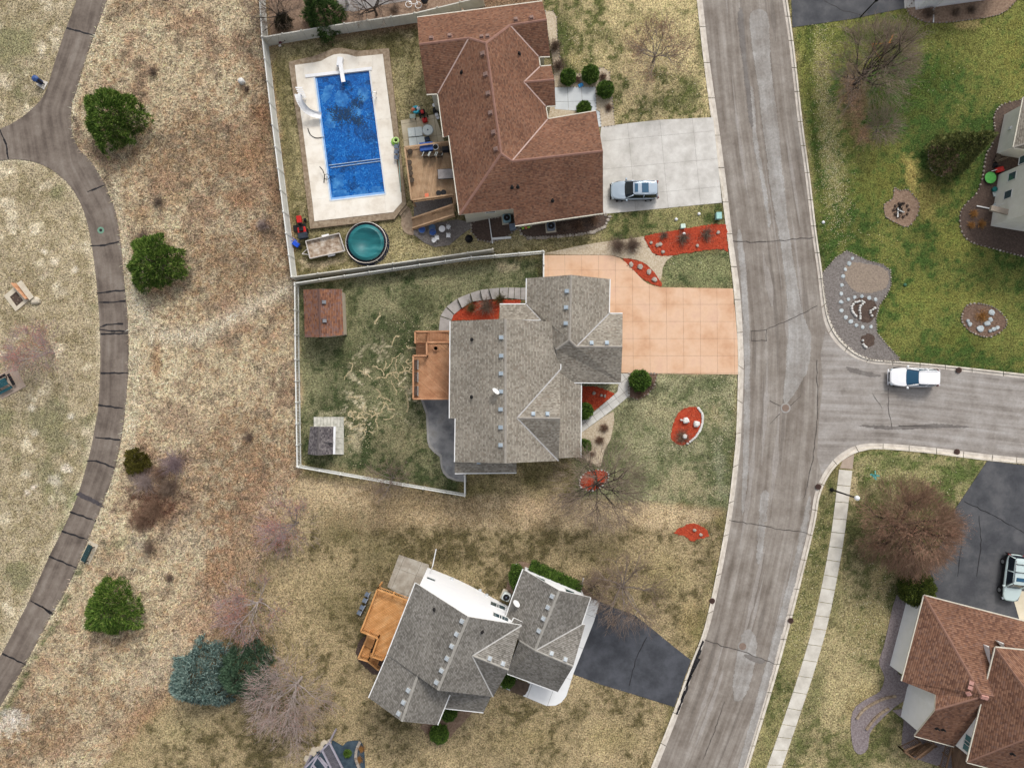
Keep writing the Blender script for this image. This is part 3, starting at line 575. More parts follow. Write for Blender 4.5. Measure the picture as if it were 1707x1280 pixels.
def roof_uv(me, pn=()):
    uv = me.uv_layers.new(name='UVMap'); k = 0
    for p in me.polygons:
        n = pn[p.index] if p.index < len(pn) else p.normal; u = Vector((0, 0, 1)).cross(n)
        u = u.normalized() if u.length > 1e-3 else Vector((1, 0, 0)); v = n.cross(u)
        for li in p.loop_indices:
            co = me.vertices[me.loops[li].vertex_index].co; uv.data[li].uv = (co.dot(u), co.dot(v))
class House:
    def __init__(s, name, label, base, shingle, wall, trim, cap, valley, pane=None):
        s.o = thing(name, label, 'house', base); s.sh = shingle; s.wall = wall; s.trim = trim; s.cap = cap; s.val = valley; s.pane = pane or M_pane
        s.wins = []
    def body(s, P, faces, inset=.4, th=.2, walls=True, zb=None, nowin=(), gut=True, winrows=True, name='roof', nowall=(), zcap=99):
        """P: dict name -> (px,py,z); faces: lists of names"""
        names = list(P); V = [at(*P[n]) for n in names]; ix = {n: i for i, n in enumerate(names)}
        FS = []
        for f in faces:
            q = [ix[n] for n in f.split()]
            ar = sum(V[q[i]].x * V[q[(i + 1) % len(q)]].y - V[q[(i + 1) % len(q)]].x * V[q[i]].y for i in range(len(q)))
            FS.append(q if ar > 0 else q[::-1])
        ed = {}
        for fi, f in enumerate(FS):
            for a, b in zip(f, f[1:] + f[:1]): ed.setdefault((min(a, b), max(a, b)), []).append((fi, a, b))
        nv = len(V); m = MB(); dn = Vector((0, 0, th))
        top = []; pn = []
        for f in FS:
            n = Vector((0, 0, 0))
            for i in range(len(f)):
                a, b = V[f[i]], V[f[(i + 1) % len(f)]]; n += Vector(((a.y - b.y) * (a.z + b.z), (a.z - b.z) * (a.x + b.x), (a.x - b.x) * (a.y + b.y)))
            n.normalize()
            for tr in tessellate_polygon([[V[i].xy.to_3d() for i in f]]):
                q = [f[k] for k in tr]; c2 = (V[q[1]] - V[q[0]]).xy.cross((V[q[2]] - V[q[0]]).xy)
                top.append(q if c2 > 0 else q[::-1]); pn.append(n)
        m.v = [tuple(v) for v in V] + [tuple(v - dn) for v in V]
        m.f = top + [[i + nv for i in f[::-1]] for f in top]; m.m = [0] * len(top) + [1] * len(top)
        bnd = [(e[0][1], e[0][2]) for e in ed.values() if len(e) == 1]
        for a, b in bnd: m.f.append([b, a, a + nv, b + nv]); m.m.append(1)
        ro = m.build(name, [s.sh, s.trim], s.o); roof_uv(ro.data, pn)
        # ridge caps, valleys
        nrm = []
        for f in FS:
            n = Vector((0, 0, 0))
            for i in range(len(f)):
                a, b = V[f[i]], V[f[(i + 1) % len(f)]]; n += Vector(((a.y - b.y) * (a.z + b.z), (a.z - b.z) * (a.x + b.x), (a.x - b.x) * (a.y + b.y)))
            nrm.append(n.normalized())
        for e, L in ed.items():
            if len(L) != 2: continue
            (f1, a, b), (f2, _, _) = L; A, B = V[a], V[b]; d = (B - A).normalized(); n1_, n2_ = nrm[f1], nrm[f2]
            if n1_.dot(n2_) > .995: continue
            w1 = n1_.cross(d); w2 = -n2_.cross(d)
            convex = w1.dot(n2_) < 0; k = MB()
            wd, lift = (.13, .025) if convex else (.065, .012); up = (n1_ + n2_).normalized() * lift
            for w_ in (w1, w2): k.add([A + up, B + up, B + up * .6 + w_ * wd, A + up * .6 + w_ * wd], [(0, 1, 2, 3)])
            k.build('ridge_cap' if convex else 'valley_flashing', s.cap if convex else s.val, ro)
        if gut:
            for a, b in bnd:
                A, B = V[a], V[b]
                if abs(A.z - B.z) > .12 or (A - B).length < .7: continue
                d = (B - A).normalized(); out = Vector((d.y, -d.x, 0)).normalized(); k = MB()
                k.bar(A + out * .05 - Vector((0, 0, .07)), B + out * .05 - Vector((0, 0, .07)), .09, .1); k.build('gutter', s.trim, ro)
        if walls: s.walls(V, FS, bnd, inset, zb, nowin, winrows, {frozenset((ix[a], ix[b])) for a, b in nowall}, zcap)
        return ro
    def walls(s, V, FS, bnd, inset, zb, nowin, winrows, nowall, zcap):
        nxt = dict(bnd)
        if len(nxt) != len(bnd): return
        st = bnd[0][0]; loop = [st]; c = nxt[st]
        while c != st and len(loop) < 99: loop.append(c); c = nxt[c]
        L0 = [V[i] for i in loop]; L = L0
        keep = [i for i, p in enumerate(L) if not (abs((p - L[i - 1]).xy.normalized().dot((L[(i + 1) % len(L)] - p).xy.normalized()) - 1) < .002)]
        ids = [loop[i] for i in keep]; L = [L[i] for i in keep]
        n = len(L); q = []
        for i in range(n):
            a, b, c = L[i - 1], L[i], L[(i + 1) % n]; d1 = (b - a).xy.normalized(); d2 = (c - b).xy.normalized()
            n1_ = Vector((-d1.y, d1.x)); n2_ = Vector((-d2.y, d2.x)); mt = (n1_ + n2_)
            mt = mt / max(.3, mt.dot(n1_)); q.append(b.xy + mt * inset)
        bv = BVHTree.FromPolygons(V, FS); m = MB()
        def topz(p):
            h = bv.ray_cast(Vector((p.x, p.y, 50)), Vector((0, 0, -1)))
            return min(zcap, (h[0].z - .12) if h[0] is not None else bv.find_nearest(Vector((p.x, p.y, 3)))[0].z - .12)
        for i in range(n):
            if frozenset((ids[i], ids[(i + 1) % n])) in nowall: continue
            a, b = q[i], q[(i + 1) % n]; ln = (b - a).length; k = max(1, int(ln / .4)); pts = [a + (b - a) * (j / k) for j in range(k + 1)]
            for u, v in zip(pts[:-1], pts[1:]):
                zu = min(float(g(u.x, u.y)), float(g(v.x, v.y))) - .3 if zb is None else zb
                m.add([(u.x, u.y, zu), (v.x, v.y, zu), (v.x, v.y, topz(v)), (u.x, u.y, topz(u))], [(0, 1, 2, 3)])
            if winrows and i not in nowin and ln > 2.6:
                d = (b - a).normalized(); out = Vector((d.y, -d.x))
                nw = int(ln / 2.8)
                for j in range(nw):
                    p = a + (b - a) * ((j + .5) / nw); gz = float(g(p.x + out.x, p.y + out.y)) if zb is None else zb
                    tz = topz(p); z = tz - 1.55
                    while z > gz + .6:
                        s.window(Vector((p.x, p.y, z)), d, out); z -= 2.8
        s.wall_o = m.build('wall', s.wall, s.o); s.q = q
    def window(s, c, d, out, w_=1.0, h_=1.2, shut=False):
        d3 = Vector((d.x, d.y, 0)); o3 = Vector((out.x, out.y, 0)); up = Vector((0, 0, 1)); f = MB()
        for sx in (-1, 1): f.bar(c + d3 * sx * w_ / 2 + o3 * .03 - up * h_ / 2, c + d3 * sx * w_ / 2 + o3 * .03 + up * h_ / 2, .07, .04)
        for sz in (-1, 1): f.bar(c - d3 * w_ / 2 + o3 * .032 + up * sz * h_ / 2, c + d3 * w_ / 2 + o3 * .032 + up * sz * h_ / 2, .04, .08)
        fo = f.build('window', M_trim, s.o); p = MB()
        p.add([c + o3 * .015 + d3 * sx * w_ / 2 + up * sz * h_ / 2 for sx, sz in ((-1, -1), (1, -1), (1, 1), (-1, 1))], [(0, 1, 2, 3)])
        p.build('pane', s.pane, fo)
    def onroof(s, ro, pts, kind):
        bm = bmesh.new(); bm.from_mesh(ro.data); bv = BVHTree.FromBMesh(bm); base = Vector(s.o.location)
        for px, py in pts:
            a = at(px, py, 12) - base; dr = (at(px, py, 0) - at(px, py, 12)).normalized(); h = bv.ray_cast(a, dr)
            if h[0] is None: continue
            p = h[0] + base; m = MB(); n = h[1] if h[1].z > 0 else -h[1]
            if kind == 'roof_vent':
                u = Vector((0, 0, 1)).cross(n).normalized(); v = n.cross(u); rot = Matrix((u, v, n)).transposed()
                m.box(p + n * .1, (.33, .36, .22), rot=rot); m.box(p + n * .02, (.5, .52, .03), rot=rot, mi=1)
                m.build('roof_vent', [s.vent, s.cap], ro)
            elif kind == 'vent_pipe':
                m.tube(p - Vector((0, 0, .1)), p + Vector((0, 0, .38)), .09, .09, 8); m.lathe(p, [(.22, -.05), (.1, .06)], 8)
                m.build('vent_pipe', M_pipe, ro)
            elif kind == 'satellite_dish':
                m.tube(p, p + Vector((0, 0, .6)), .04); c = p + Vector((0, 0, .7)); ax = Vector((.5, .7, .5)).normalized(); a1 = ax.orthogonal().normalized(); b1 = ax.cross(a1)
                vs = [c - ax * .06]; n_ = 16
                for rr, zz in ((.2, .0), (.4, .1)): vs += [c + ax * zz + (a1 * math.cos(2 * math.pi * i / n_) * rr + b1 * math.sin(2 * math.pi * i / n_) * rr * .85) for i in range(n_)]
                m.add(vs, [(0, 1 + i, 1 + (i + 1) % n_) for i in range(n_)] + [(1 + i, 1 + n_ + i, 1 + n_ + (i + 1) % n_, 1 + (i + 1) % n_) for i in range(n_)])
                m.bar(c - b1 * .3, c + ax * .5, .03, .03); m.build('satellite_dish', M_trim, ro)
        bm.free()
def spots(a, b, n): return [(a[0] + (b[0] - a[0]) * i / (n - 1), a[1] + (b[1] - a[1]) * i / (n - 1)) for i in range(n)]
# --- house one: brown ranch house by the pool
M_wall1 = pm('sage_siding', [(196,192,176),(210,206,190)], .8)
h1 = House('brown_house', 'brown shingled house beside the blue swimming pool', gp(850, 200), SH1, M_wall1, M_tan_trim, pm('brown_cap', [(136,102,90),(150,114,100)], 3), pm('pink_valley', [(176,150,140),(192,168,158)], 3))
h1.vent = pm('brown_vent', [(116,92,84),(150,126,116)], 4)
P1 = dict(A=(695.3,29.5,2.9), B=(904,2.5,2.9), C=(911.4,32.7,4.2), D=(916.7,93.9,2.9), E=(897.7,94.5,2.9), F=(850,42,4.2), G=(810,71.7,5.5), Hh=(781.7,63.3,4.75), I=(698.4,73.8,4.75), J=(711,157,2.9), K=(730,156,2.9),
 K2=(739.6,228.8,2.9), K3=(748.5,226,3.15), SW=(766,358,3.15), M=(835.5,256,5.5), P=(853.5,268.6,5.35), S1=(855.6,348.3,3.5), S2=(858.7,376,2.9), S3=(1005.3,355,2.9), R=(1005,251.6,5.35), N1=(913,199,2.9), N2=(993.7,185.3,2.9),
 E2=(900,111.5,2.9), V=(873.5,137,3.85), E3=(909.4,177,2.9), W1=(924,132.5,3.85), W2=(918.8,109.7,2.9), W3=(926.2,176,2.9))
r1 = h1.body(P1, ['A B C F G Hh I', 'I Hh K J', 'F C D E', 'G F E E2 V E3 N1 P M', 'V W1 W2 E2', 'V E3 W3 W1', 'N1 N2 R P', 'G Hh K K2 K3 SW M', 'M SW S1 P', 'P S1 S2 S3 R'])
h1.onroof(r1, [(719,65),(750,61),(803,63),(813,62),(860,34),(886,31),(805,90),(810,124.5),(814,156),(818,188.5),(823,221),(827,249)], 'roof_vent')
h1.onroof(r1, [(770,121),(865,90),(853.5,312),(863,311),(921,334)], 'vent_pipe')
# garage doors on the street side
def garage_door(h, p0, p1, z0=0.05, ht=2.2, out=.06):
    a, b = Vector((p0[0], p0[1], z0)), Vector((p1[0], p1[1], z0)); d = (b - a).normalized(); o = Vector((d.y, -d.x, 0)) * out
    m = MB()
    for k in range(4): m.bar(a + o + Vector((0, 0, ht / 8 + k * ht / 4)), b + o + Vector((0, 0, ht / 8 + k * ht / 4)), .05, ht / 4 - .03)
    m.build('garage_door', M_trim, h.o)
w0 = at(1000, 190, 2.9); w1_ = at(1004, 352, 2.9)
garage_door(h1, (8.42 - .33, 18.2), (8.1 - .33, 24.2))
# --- house two: grey house with the peach driveway
M_wall2 = pm('stone_grey_siding', [(176,168,156),(190,184,172)], .8)
h2 = House('grey_house', 'grey shingled house with the peach coloured driveway', gp(900, 620), SH2, M_wall2, M_trim, pm('grey_cap', [(150,143,134),(166,160,150)], 3), pm('pale_valley', [(168,166,164),(186,184,182)], 3))
h2.vent = pm('pale_blue_vent', [(150,166,178),(184,196,204)], 4)
P2 = dict(NW=(751,535.6,3.6), Rn=(842.5,531.4,6.3), NE=(934.5,537.6,3.6), Ee=(934,616,3.6), X=(862,696.5,5.75), Y=(934,697.4,5.75), SEv=(931,768,3.6), Rs=(842.5,772,6.3), W2=(749.7,697.4,3.6), W3=(759.5,697.4,3.88), W4=(758.5,770,3.88))
r2 = h2.body(P2, ['Rn NW W2 W3 W4 Rs', 'Rn Rs SEv X Ee NE', 'X Ee Y', 'X Y SEv'])
h2.onroof(r2, [(836.5,562.5),(836.5,593),(836,622.5),(836,652.5),(835.5,682),(835.5,712),(835.5,741.5),(889,690.5),(912.5,690.5)], 'roof_vent')
h2.onroof(r2, [(787.5,566),(787,661.5)], 'vent_pipe'); h2.onroof(r2, [(826,653)], 'satellite_dish')
r2b = h2.body(dict(a=(758,766,3.6), b=(861,771,3.6), c=(861,787.5,3.05), d=(758,788.5,3.05)), ['a b c d'], winrows=False, name='lean_to_roof')
h2.onroof(r2b, [(798,769)], 'roof_vent')
h2.body(dict(a=(926,604,3.38), b=(968.5,637,2.7), c=(967.7,762,2.7), d=(926,764,3.38)), ['a b c d'], name='porch_roof')
P2g = dict(N=(952.2,458.3,4.85), M=(949.4,566.6,4.85), a=(878.3,464,2.9), b=(877.7,507.5,2.9), bx=(833,507.5,2.9), by=(833,533,3.45), c=(901.6,532.8,3.45), k=(927,583,4.1), s2=(936,637,2.9), s1=(1035,638,2.9), qe=(1037.5,577.8,4.55), q=(960.7,577.8,4.55), n2=(1038,523,2.9), e1=(1015,523,2.9), ne=(1016.4,465.3,2.9))
r2g = h2.body(P2g, ['N a b c k M', 'bx b c by', 'N M q e1 ne', 'q qe n2 e1', 'M k s2 s1 qe q'], name='garage_roof')
h2.onroof(r2g, [(945.6,485.5),(944.3,512.5),(943.8,539),(986,572.5),(1011.5,572.5)], 'roof_vent')
garage_door(h2, (9.9, .8), (9.9, 5.8)); garage_door(h2, (9.0, 7.4), (9.0, 9.6))
# --- house three: white sided house at the bottom
M_wall3 = pm('white_siding', [(248,249,252),(253,254,255)], 1.5, rough=.7)
h3 = House('white_house', 'tall white sided house with grey roof and black driveway', gp(790, 1090), SH3, M_wall3, M_trim, pm('grey_cap_light', [(152,148,140),(170,166,158)], 3), pm('silver_valley', [(176,174,170),(194,192,188)], 3))
h3.vent = pm('pale_vent', [(160,168,174),(194,200,204)], 4)
P3 = dict(a=(692.8,971.6,5), V=(645.8,1091,5), Rs=(730.2,1150.2,8), Rn=(780.8,1027.8,8), e1=(869.4,1041.9,5), X=(787.3,1092.5,7.1), Y=(847.4,1116.7,7.1), se=(822,1161,5))
r3 = h3.body(P3, ['Rn a V Rs', 'Rn Rs se X e1', 'X e1 Y', 'X Y se'], nowin=(), winrows=False)
h3.onroof(r3, [(771,1035),(762,1056.5),(754,1076.5),(746,1097),(737,1117),(728.5,1136.5),(816,1097.5),(838,1106)], 'roof_vent'); h3.onroof(r3, [(724.5,1016),(803,1053)], 'vent_pipe')
r3w = h3.body(dict(V=(645.8,1092,4.9), b=(614.9,1162.9,4.9), p=(669.7,1202,6.9), q=(697,1123.5,6.6), c=(728.8,1207.9,4.9), d=(750,1156,4.9)), ['V b p q', 'q p c d'], name='wing_roof')
h3.onroof(r3w, [(681.5,1150),(673.5,1170),(665.5,1188.5)], 'roof_vent')
r3s = h3.body(dict(a=(736,1150,5.1), b=(819,1160,4.9), c=(806,1186.8,4.2), d=(727.4,1178.3,4.2)), ['a b c d'], winrows=False, name='lean_to_roof')
h3.onroof(r3s, [(733,1160)], 'roof_vent')
P3g = dict(w1=(872.2,949,3.1), w2=(853,1000,3.1), rn=(932.7,984.2,5.1), X=(891.9,1084,5.1), ne=(984.2,995.5,3.1), e1=(969,1041,3.1), n2=(975.5,1041,3.1), Y=(955.4,1110.5,5.1), s1=(929.9,1153,3.1), s2=(845.5,1122,3.1), k=(866,1068,4.2), l=(843,1030,3.1))
r3g = h3.body(P3g, ['rn w1 w2 X', 'w2 l k X', 'rn X e1 ne', 'X Y n2 e1', 'X k s2 s1 Y'], name='garage_roof', nowall=[('k','l'),('k','s2'),('l','w2')])
h3.onroof(r3g, [(921,993.5),(914,1012),(906.5,1030.5),(899,1051),(919,1089),(942,1099)], 'roof_vent'); h3.onroof(r3g, [(860,1003)], 'satellite_dish')
# entry roof nub between the gable and the garage
r3n = h3.body(dict(a=(857,1030,4.6), b=(882.5,1042,3.7), c=(872,1062,3.7), d=(846,1052,4.6)), ['a b c d'], walls=False, name='entry_roof')
# windows seen on the tall north wall
a3, e3 = at(692.8,971.6,5), at(869.4,1041.9,5); nd = (e3 - a3); nd.z = 0; nd.normalize(); no = Vector((-nd.y, nd.x, 0)); w3p = a3 - no * .4
def on_plane(px, py, p, n):
    o = Vector((0, 0, H)); d = at(px, py, 0) - o; return o + d * ((p - o).dot(n) / d.dot(n))
for px, py, w_, h_ in [(718.4,965.4,.9,.7),(824.4,1007.6,.9,1.3),(835.2,1011.7,.9,1.3),(829,1026.2,.9,1.2),(840,1030.6,.9,1.2)]:
    h3.window(on_plane(px, py, w3p, no), nd, no, w_, h_)
m = MB()
for px, py in [(753,966),(800,985),(811,993)]:
    m.box(on_plane(px, py, w3p, no) + no * .06, (.3, .3, .3))
m.build('wall_vent', pm('pale_grey_plastic', [(190,194,198),(208,212,214)], 4), h3.o)
def spout(h, a, b, z=.12, mt=None):
    p, q = gp(a[0], a[1], z), gp(b[0], b[1], z); m = MB(); m.bar(p, q, .1, .1); m.tube(p, p + Vector((0, 0, 2.0)), .045, .045, 6); m.build('downspout', mt or M_trim, h.o)
spout(h3, (721,944), (727,915)); spout(h3, (876,951), (860,940)); spout(h3, (968,983), (972.7,963))
garage_door(h3, (6.55, -23.6), (4.9, -27.9)) if False else None
# --- house four: rust-brown roofed house at the lower right
M_wall4 = pm('ivory_siding', [(246,246,242),(252,252,250)], 1.5)
h4 = House('rust_roofed_house', 'rust brown hip roofed house by the silver SUV', gp(1640, 1150), SH4, M_wall4, M_tan_trim, pm('rust_cap', [(130,98,84),(142,108,92)], 3), pm('rust_valley', [(128,90,72),(140,100,82)], 3), M_pane_teal)
h4.vent = pm('pink_vent', [(190,140,128),(206,158,146)], 4)
P4 = dict(n1=(1541,992.5,3.2), n2=(1760,1049,3.2), r2=(1760,1180,6.6), h=(1635,1156,6.5), k=(1632,1163,6.3), r=(1558.8,1183.8,5.4), s1=(1560,1157.5,4.6), w1=(1503.8,1135,3.2), sa=(1525,1226,3.4), sb=(1591,1243.8,3.4), sc=(1640,1180,5.6))
r4 = h4.body(P4, ['n1 h r2 n2', 'n1 w1 s1 r k h', 'r sa sb sc k', 'h k sc r2'], winrows=False, nowall=[('sc','r2'),('sb','sc'),('n2','r2')])
h4.onroof(r4, [(1619.5,1137.5),(1617.5,1145.5),(1614.5,1154.5),(1637,1159.5),(1643,1161)], 'roof_vent'); h4.onroof(r4, [(1562,1213),(1572,1215)], 'vent_pipe')
P4e = dict(u1=(1660,1079,5.9), u2=(1612.5,1270,5.9), v2=(1718,1228,8.6), v1=(1718,1160,8.6), e1=(1790,1092,5.9), e2=(1770,1312,5.9))
r4e = h4.body(P4e, ['u1 u2 v2 v1', 'u2 e2 v2', 'u1 v1 v2 e2 e1'], name='upper_roof', zb=0, winrows=False)
h4.onroof(r4e, [(1687,1255)], 'vent_pipe')
qa, qb = at(1660,1079,5.9), at(1612.5,1270,5.9); d4v = (qb - qa); d4v.z = 0; d4v.normalize(); o4 = Vector((d4v.y, -d4v.x, 0)); p4 = qa - o4 * .4
for px, py in ((1615,1234),(1612.5,1244)): h4.window(on_plane(px, py, p4, o4), d4v, o4, .9, 1.1)
qa, qb = at(1560,1157.5,4.6), at(1525,1226,3.4); d5 = (qb - qa); d5.z = 0; d5.normalize(); o5 = Vector((d5.y, -d5.x, 0)); h4.window(on_plane(1535,1160.5, qa - o5 * .4, o5), d5, o5, .9, 1.0)
# dormers on the north slope
for (ax, ay, bx, by, cx_, cy_) in [(1650,1079.5,1661,1083,1651,1110),(1672,1073,1688,1079,1690,1100)]:
    m = MB(); A, B, Cc = at(ax, ay, 5.5), at(bx, by, 5.5), at(cx_, cy_, 5.5)
    D_ = Vector((0, 0, 1.1)); m.add([A - D_, B - D_, B, A], [(0, 1, 2, 3)]); m.add([A - D_, A, Cc], [(0, 1, 2)]); m.add([B - D_, B, Cc], [(0, 2, 1)])
    m.build('dormer_cheek', M_trim, h4.o)
    m = MB(); e = (A - B).normalized() * .15; nn = Vector((-e.y, e.x, 0)).normalized() * .2; nn = nn if nn.y > 0 else -nn
    m.prism([A + e + nn + Vector((0, 0, .1)), B - e + nn + Vector((0, 0, .1)), Cc + Vector((0, 0, .35))], .08); ro = m.build('dormer_roof', SH4, h4.o); roof_uv(ro.data)
# --- house five: right edge, sand siding
M_wall5 = pm('sand_siding', [(226,224,212),(238,236,226)], 1.2)
h5 = House('sand_sided_house', 'sand coloured house wall at the right edge behind the pine', gp(1690, 270), SH2, M_wall5, M_tan_trim, MC['grey_cap'], MC['pale_valley'])
r5 = h5.body(dict(a=(1706.5,163,3.2), b=(1689.8,246,3.2), c=(1790,262,3.2), d=(1772,222,5.2), e=(1770,190,5.2), f=(1800,176,3.2)), ['a b d e', 'b c d', 'a e f', 'e d c f'], winrows=False)
r5s = h5.body(dict(a=(1735,250,6.2), b=(1718,358,6.2), c=(1850,380,6.2), d=(1800,320,9), e=(1800,296,9), f=(1866,272,6.2)), ['a b d e', 'b c d', 'a e f', 'e d c f'], winrows=False, name='upper_roof')
qa, qb = at(1735,250,6.2), at(1718,358,6.2); d6_ = (qb - qa); d6_.z = 0; d6_.normalize(); o6 = Vector((d6_.y, -d6_.x, 0))
for px, py in ((1687.5,294),(1680.5,324.5),(1706,266)): h5.window(on_plane(px, py, qa - o6 * .4, o6), d6_, o6, .8, 1.1)
m = MB(); m.box(on_plane(1686.5,214, at(1706.5,163,3.2) - o6 * .4, o6) + o6 * .12, (.3, .3, .3)); m.build('wall_lamp', M_trim, h5.o)
m = MB(); m.bar(gp(1651,347,2.3), gp(1707,361,2.3), .5, .3); m.bar(gp(1700,359,2.3), gp(1760,374,2.3), .5, .3); m.build('porch_beam', pm('weathered_beam', [(150,138,124),(170,158,144)], 2), h5.o)
m = MB()
for px, py in ((1653,349),(1680,356),(1706,363)): m.tube(gp(px, py, 0), gp(px, py, 2.2), .08)
m.build('porch_post', M_trim, h5.o)
spout(h5, (1651,348), (1628,343.5))
# --- house six: top right corner
h6 = House('white_corner_house', 'white walled house at the top right edge', gp(1620, -20), SH2, M_wall3, M_trim, MC['grey_cap'], MC['pale_valley'])
r6 = h6.body(dict(a=(1556,-9,3.4), b=(1684,-27,3.4), c=(1740,-140,3.4), d=(1540,-110,3.4), e=(1590,-80,5.8), f=(1680,-92,5.8)), ['a b f e', 'b c f', 'c d e f', 'd a e'], winrows=False, inset=.25)
spout(h6, (1556,15), (1556,38))
# ------------------------------------------------------------- pool yard
M_deck = pm('cream_pool_concrete', [(222,212,196),(236,228,214),(242,236,224)], .8, 4, fine=.05, isl=.05)
M_timber = pm('weathered_timber', [(126,108,88),(150,132,110),(168,152,130)], 3, isl=.3, bump=.2)
pd = struct('pool_deck'); DZ = .45
PI = [(491.5,109),(512,106),(524,104.5),(535.4,102),(546,96),(556,91.5),(567,90),(579,91),(593.4,95),(615,93),(638,90.5),(648,160),(654.6,215),(670,337),(655.6,353.7),(524,369),(515,290),(506.6,215)]
PO = [(481,103.7),(500,99),(519,95),(535,89.6),(550,83.5),(558,81),(567,80),(580,82),(597,85),(622,83),(648,80.8),(656,150),(663.7,216),(677,340),(657.5,365),(517,381.6),(507,300),(497,215)]
POOL = [(524,129),(616.2,118),(643,324),(550.6,335)]
# slabs round the water: four strips
Wv = [(491.5,109),(512,106),(524,104.5),(535.4,102),(546,96),(556,91.5),(567,90),(579,91),(593.4,95),(615,93),(638,90.5),(641,114.5),(616.2,118),(524,129),(494,132.5)]
slabs(pd, 'slab', Wv, (480,60), (23, -2.7), (4, 80), 8, 1, DZ, M_deck, gap=.008)
slabs(pd, 'slab', [(494,132.5),(524,129),(550.6,335),(521,339)], (480,125), (60, -7), (3.6, 30), 2, 8, DZ, M_deck, gap=.008)
slabs(pd, 'slab', [(616.2,118),(641,114.5),(670,337),(669,321),(643,324)], (600,112), (90, -10), (3.6, 30), 1, 9, DZ, M_deck, gap=.008)
slabs(pd, 'slab', [(521,339),(550.6,335),(643,324),(669,321),(670,337),(655.6,353.7),(524,369)], (500,335), (28, -3.4), (6, 60), 7, 1, DZ, M_deck, gap=.008)
n_ = len(PI)
bo = struct('timber_border')
for i in range(n_):
    a, b = i, (i + 1) % n_; m = MB()
    k = max(1, int(math.hypot(PO[a][0] - PO[b][0], PO[a][1] - PO[b][1]) / 40))
    for j in range(k):
        t0, t1 = j / k, (j + 1) / k
        L_ = lambda Q, t: (Q[a][0] + (Q[b][0] - Q[a][0]) * t, Q[a][1] + (Q[b][1] - Q[a][1]) * t)
        m = MB(); m.prism([gp(*L_(PI, t0), DZ - .04), gp(*L_(PI, t1), DZ - .04), gp(*L_(PO, t1), DZ - .1), gp(*L_(PO, t0), DZ - .1)], .7); m.build('timber', M_timber, bo)
t = NT('blue_pool_cover'); p = t.pos(); f1 = t.noise(p, .5, 6, .68, 1.2); f2 = t.noise(p, 1.7, 5, .72, 3.0)
c1 = t.ramp(f2, [(.30, C(0,56,118)), (.45, C(2,84,160)), (.56, C(8,102,182)), (.68, C(70,150,212))])
pud = t.math('SMOOTHSTEP', f1, .58, .64) if False else t.ramp(f1, [(.52, (0,0,0,1)), (.62, (1,1,1,1))])
c2 = t.ramp(f2, [(.35, C(0,40,80)), (.55, C(6,74,138)), (.7, C(50,116,176))])
t.bump(f2, .35, .06); pool_mat = t.out(t.mix(pud, c1, c2), .15, .3)
pool = thing('swimming_pool', 'rectangular pool under a wet blue cover', 'pool', gp(583, 226))
m = MB(); ps = [gp(x, y, DZ - .12) for x, y in POOL]
N_ = 24
for i in range(N_):
    for j in range(N_):
        def q(u, v): return ps[0].lerp(ps[1], u).lerp(ps[3].lerp(ps[2], u), v)
        m.add([q(i / N_, j / N_), q(i / N_, (j + 1) / N_), q((i + 1) / N_, (j + 1) / N_), q((i + 1) / N_, j / N_)], [(0, 1, 2, 3)])
m.build('cover', pool_mat, pool)
M_film = pm('water_film_on_cover', [(14,88,160),(40,114,182),(76,144,202)], 1.6, 5, rough=.12, spec=.4)
for k_, pts in enumerate([[(556,160),(566,152),(578,156),(580,170),(570,180),(560,172)], [(584,180),(596,176),(604,186),(598,198),(586,194)], [(545,190),(556,186),(560,200),(556,214),(546,212)], [(540,150),(550,140),(556,150),(548,166),(540,172),(536,160)], [(596,150),(608,146),(614,160),(606,172),(598,164)],
     [(552,300),(566,292),(574,304),(566,316),(556,314)], [(552,322),(566,316),(580,322),(576,331),(556,333)], [(590,318),(604,312),(614,320),(610,328),(594,330)], [(618,316),(630,310),(638,320),(626,325)]]):
    drape('water_film', jag(pts, 3.4, 70 + k_), DZ - .112, M_film, pool, skirt=.002, cell=0)
rs_ = np.random.RandomState(17); PP = np.array([(555,182),(566,186),(574,192),(583,194),(592,200),(600,204),(570,198),(560,196),(590,176),(596,168),(578,186)], float); ii = rs_.randint(0, len(PP), 700); XY = PP[ii] + rs_.normal(size=(700, 2)) * np.array([5.5, 4.0])
LV = np.array([gp(a, b, DZ - .1)[:] for a, b in XY]); an_ = rs_.rand(700) * 6.283; dd_ = np.stack([np.cos(an_), np.sin(an_), np.zeros(700)], 1); nn_ = np.stack([-np.sin(an_), np.cos(an_), np.zeros(700)], 1)
VV = np.stack([LV, LV + dd_ * .08 + nn_ * .05, LV + dd_ * .17, LV + dd_ * .08 - nn_ * .05], 1).reshape(-1, 3); o = np_mesh('leaf_debris', VV, np.arange(2800).reshape(700, 4), pm('wet_leaves', [(14,44,84),(30,62,96),(52,74,88)], 5), pool); o['kind'] = 'stuff'
M_white = pm('white_gloss', [(236,236,236),(246,246,246)], 2, rough=.35)
M_coping = pm('pool_coping', [(206,214,222),(224,230,234)], 2)
m = MB()
for a, b in ((1, 2), (2, 3), (3, 0)):
    pa, pb = gp(*POOL[a], DZ - .02), gp(*POOL[b], DZ - .02); m.bar(pa, pb, .14, .12)
m.build('coping', M_coping, pool)
m = MB(); m.bar(gp(509,127.5,DZ + .03), gp(620,114.5,DZ + .03), .32, .12); m.build('cover_housing', M_white, pool)
M_pale_bl = pm('cover_edge', [(120,170,226),(150,190,232)], 2, rough=.3)
m = MB()
for a, b, w_ in (((527,131),(552.5,333),.16), ((552,332.5),(641,322),.3)): m.bar(gp(*a, DZ - .1), gp(*b, DZ - .1), w_, .02)
m.build('cover_edge', M_pale_bl, pool)
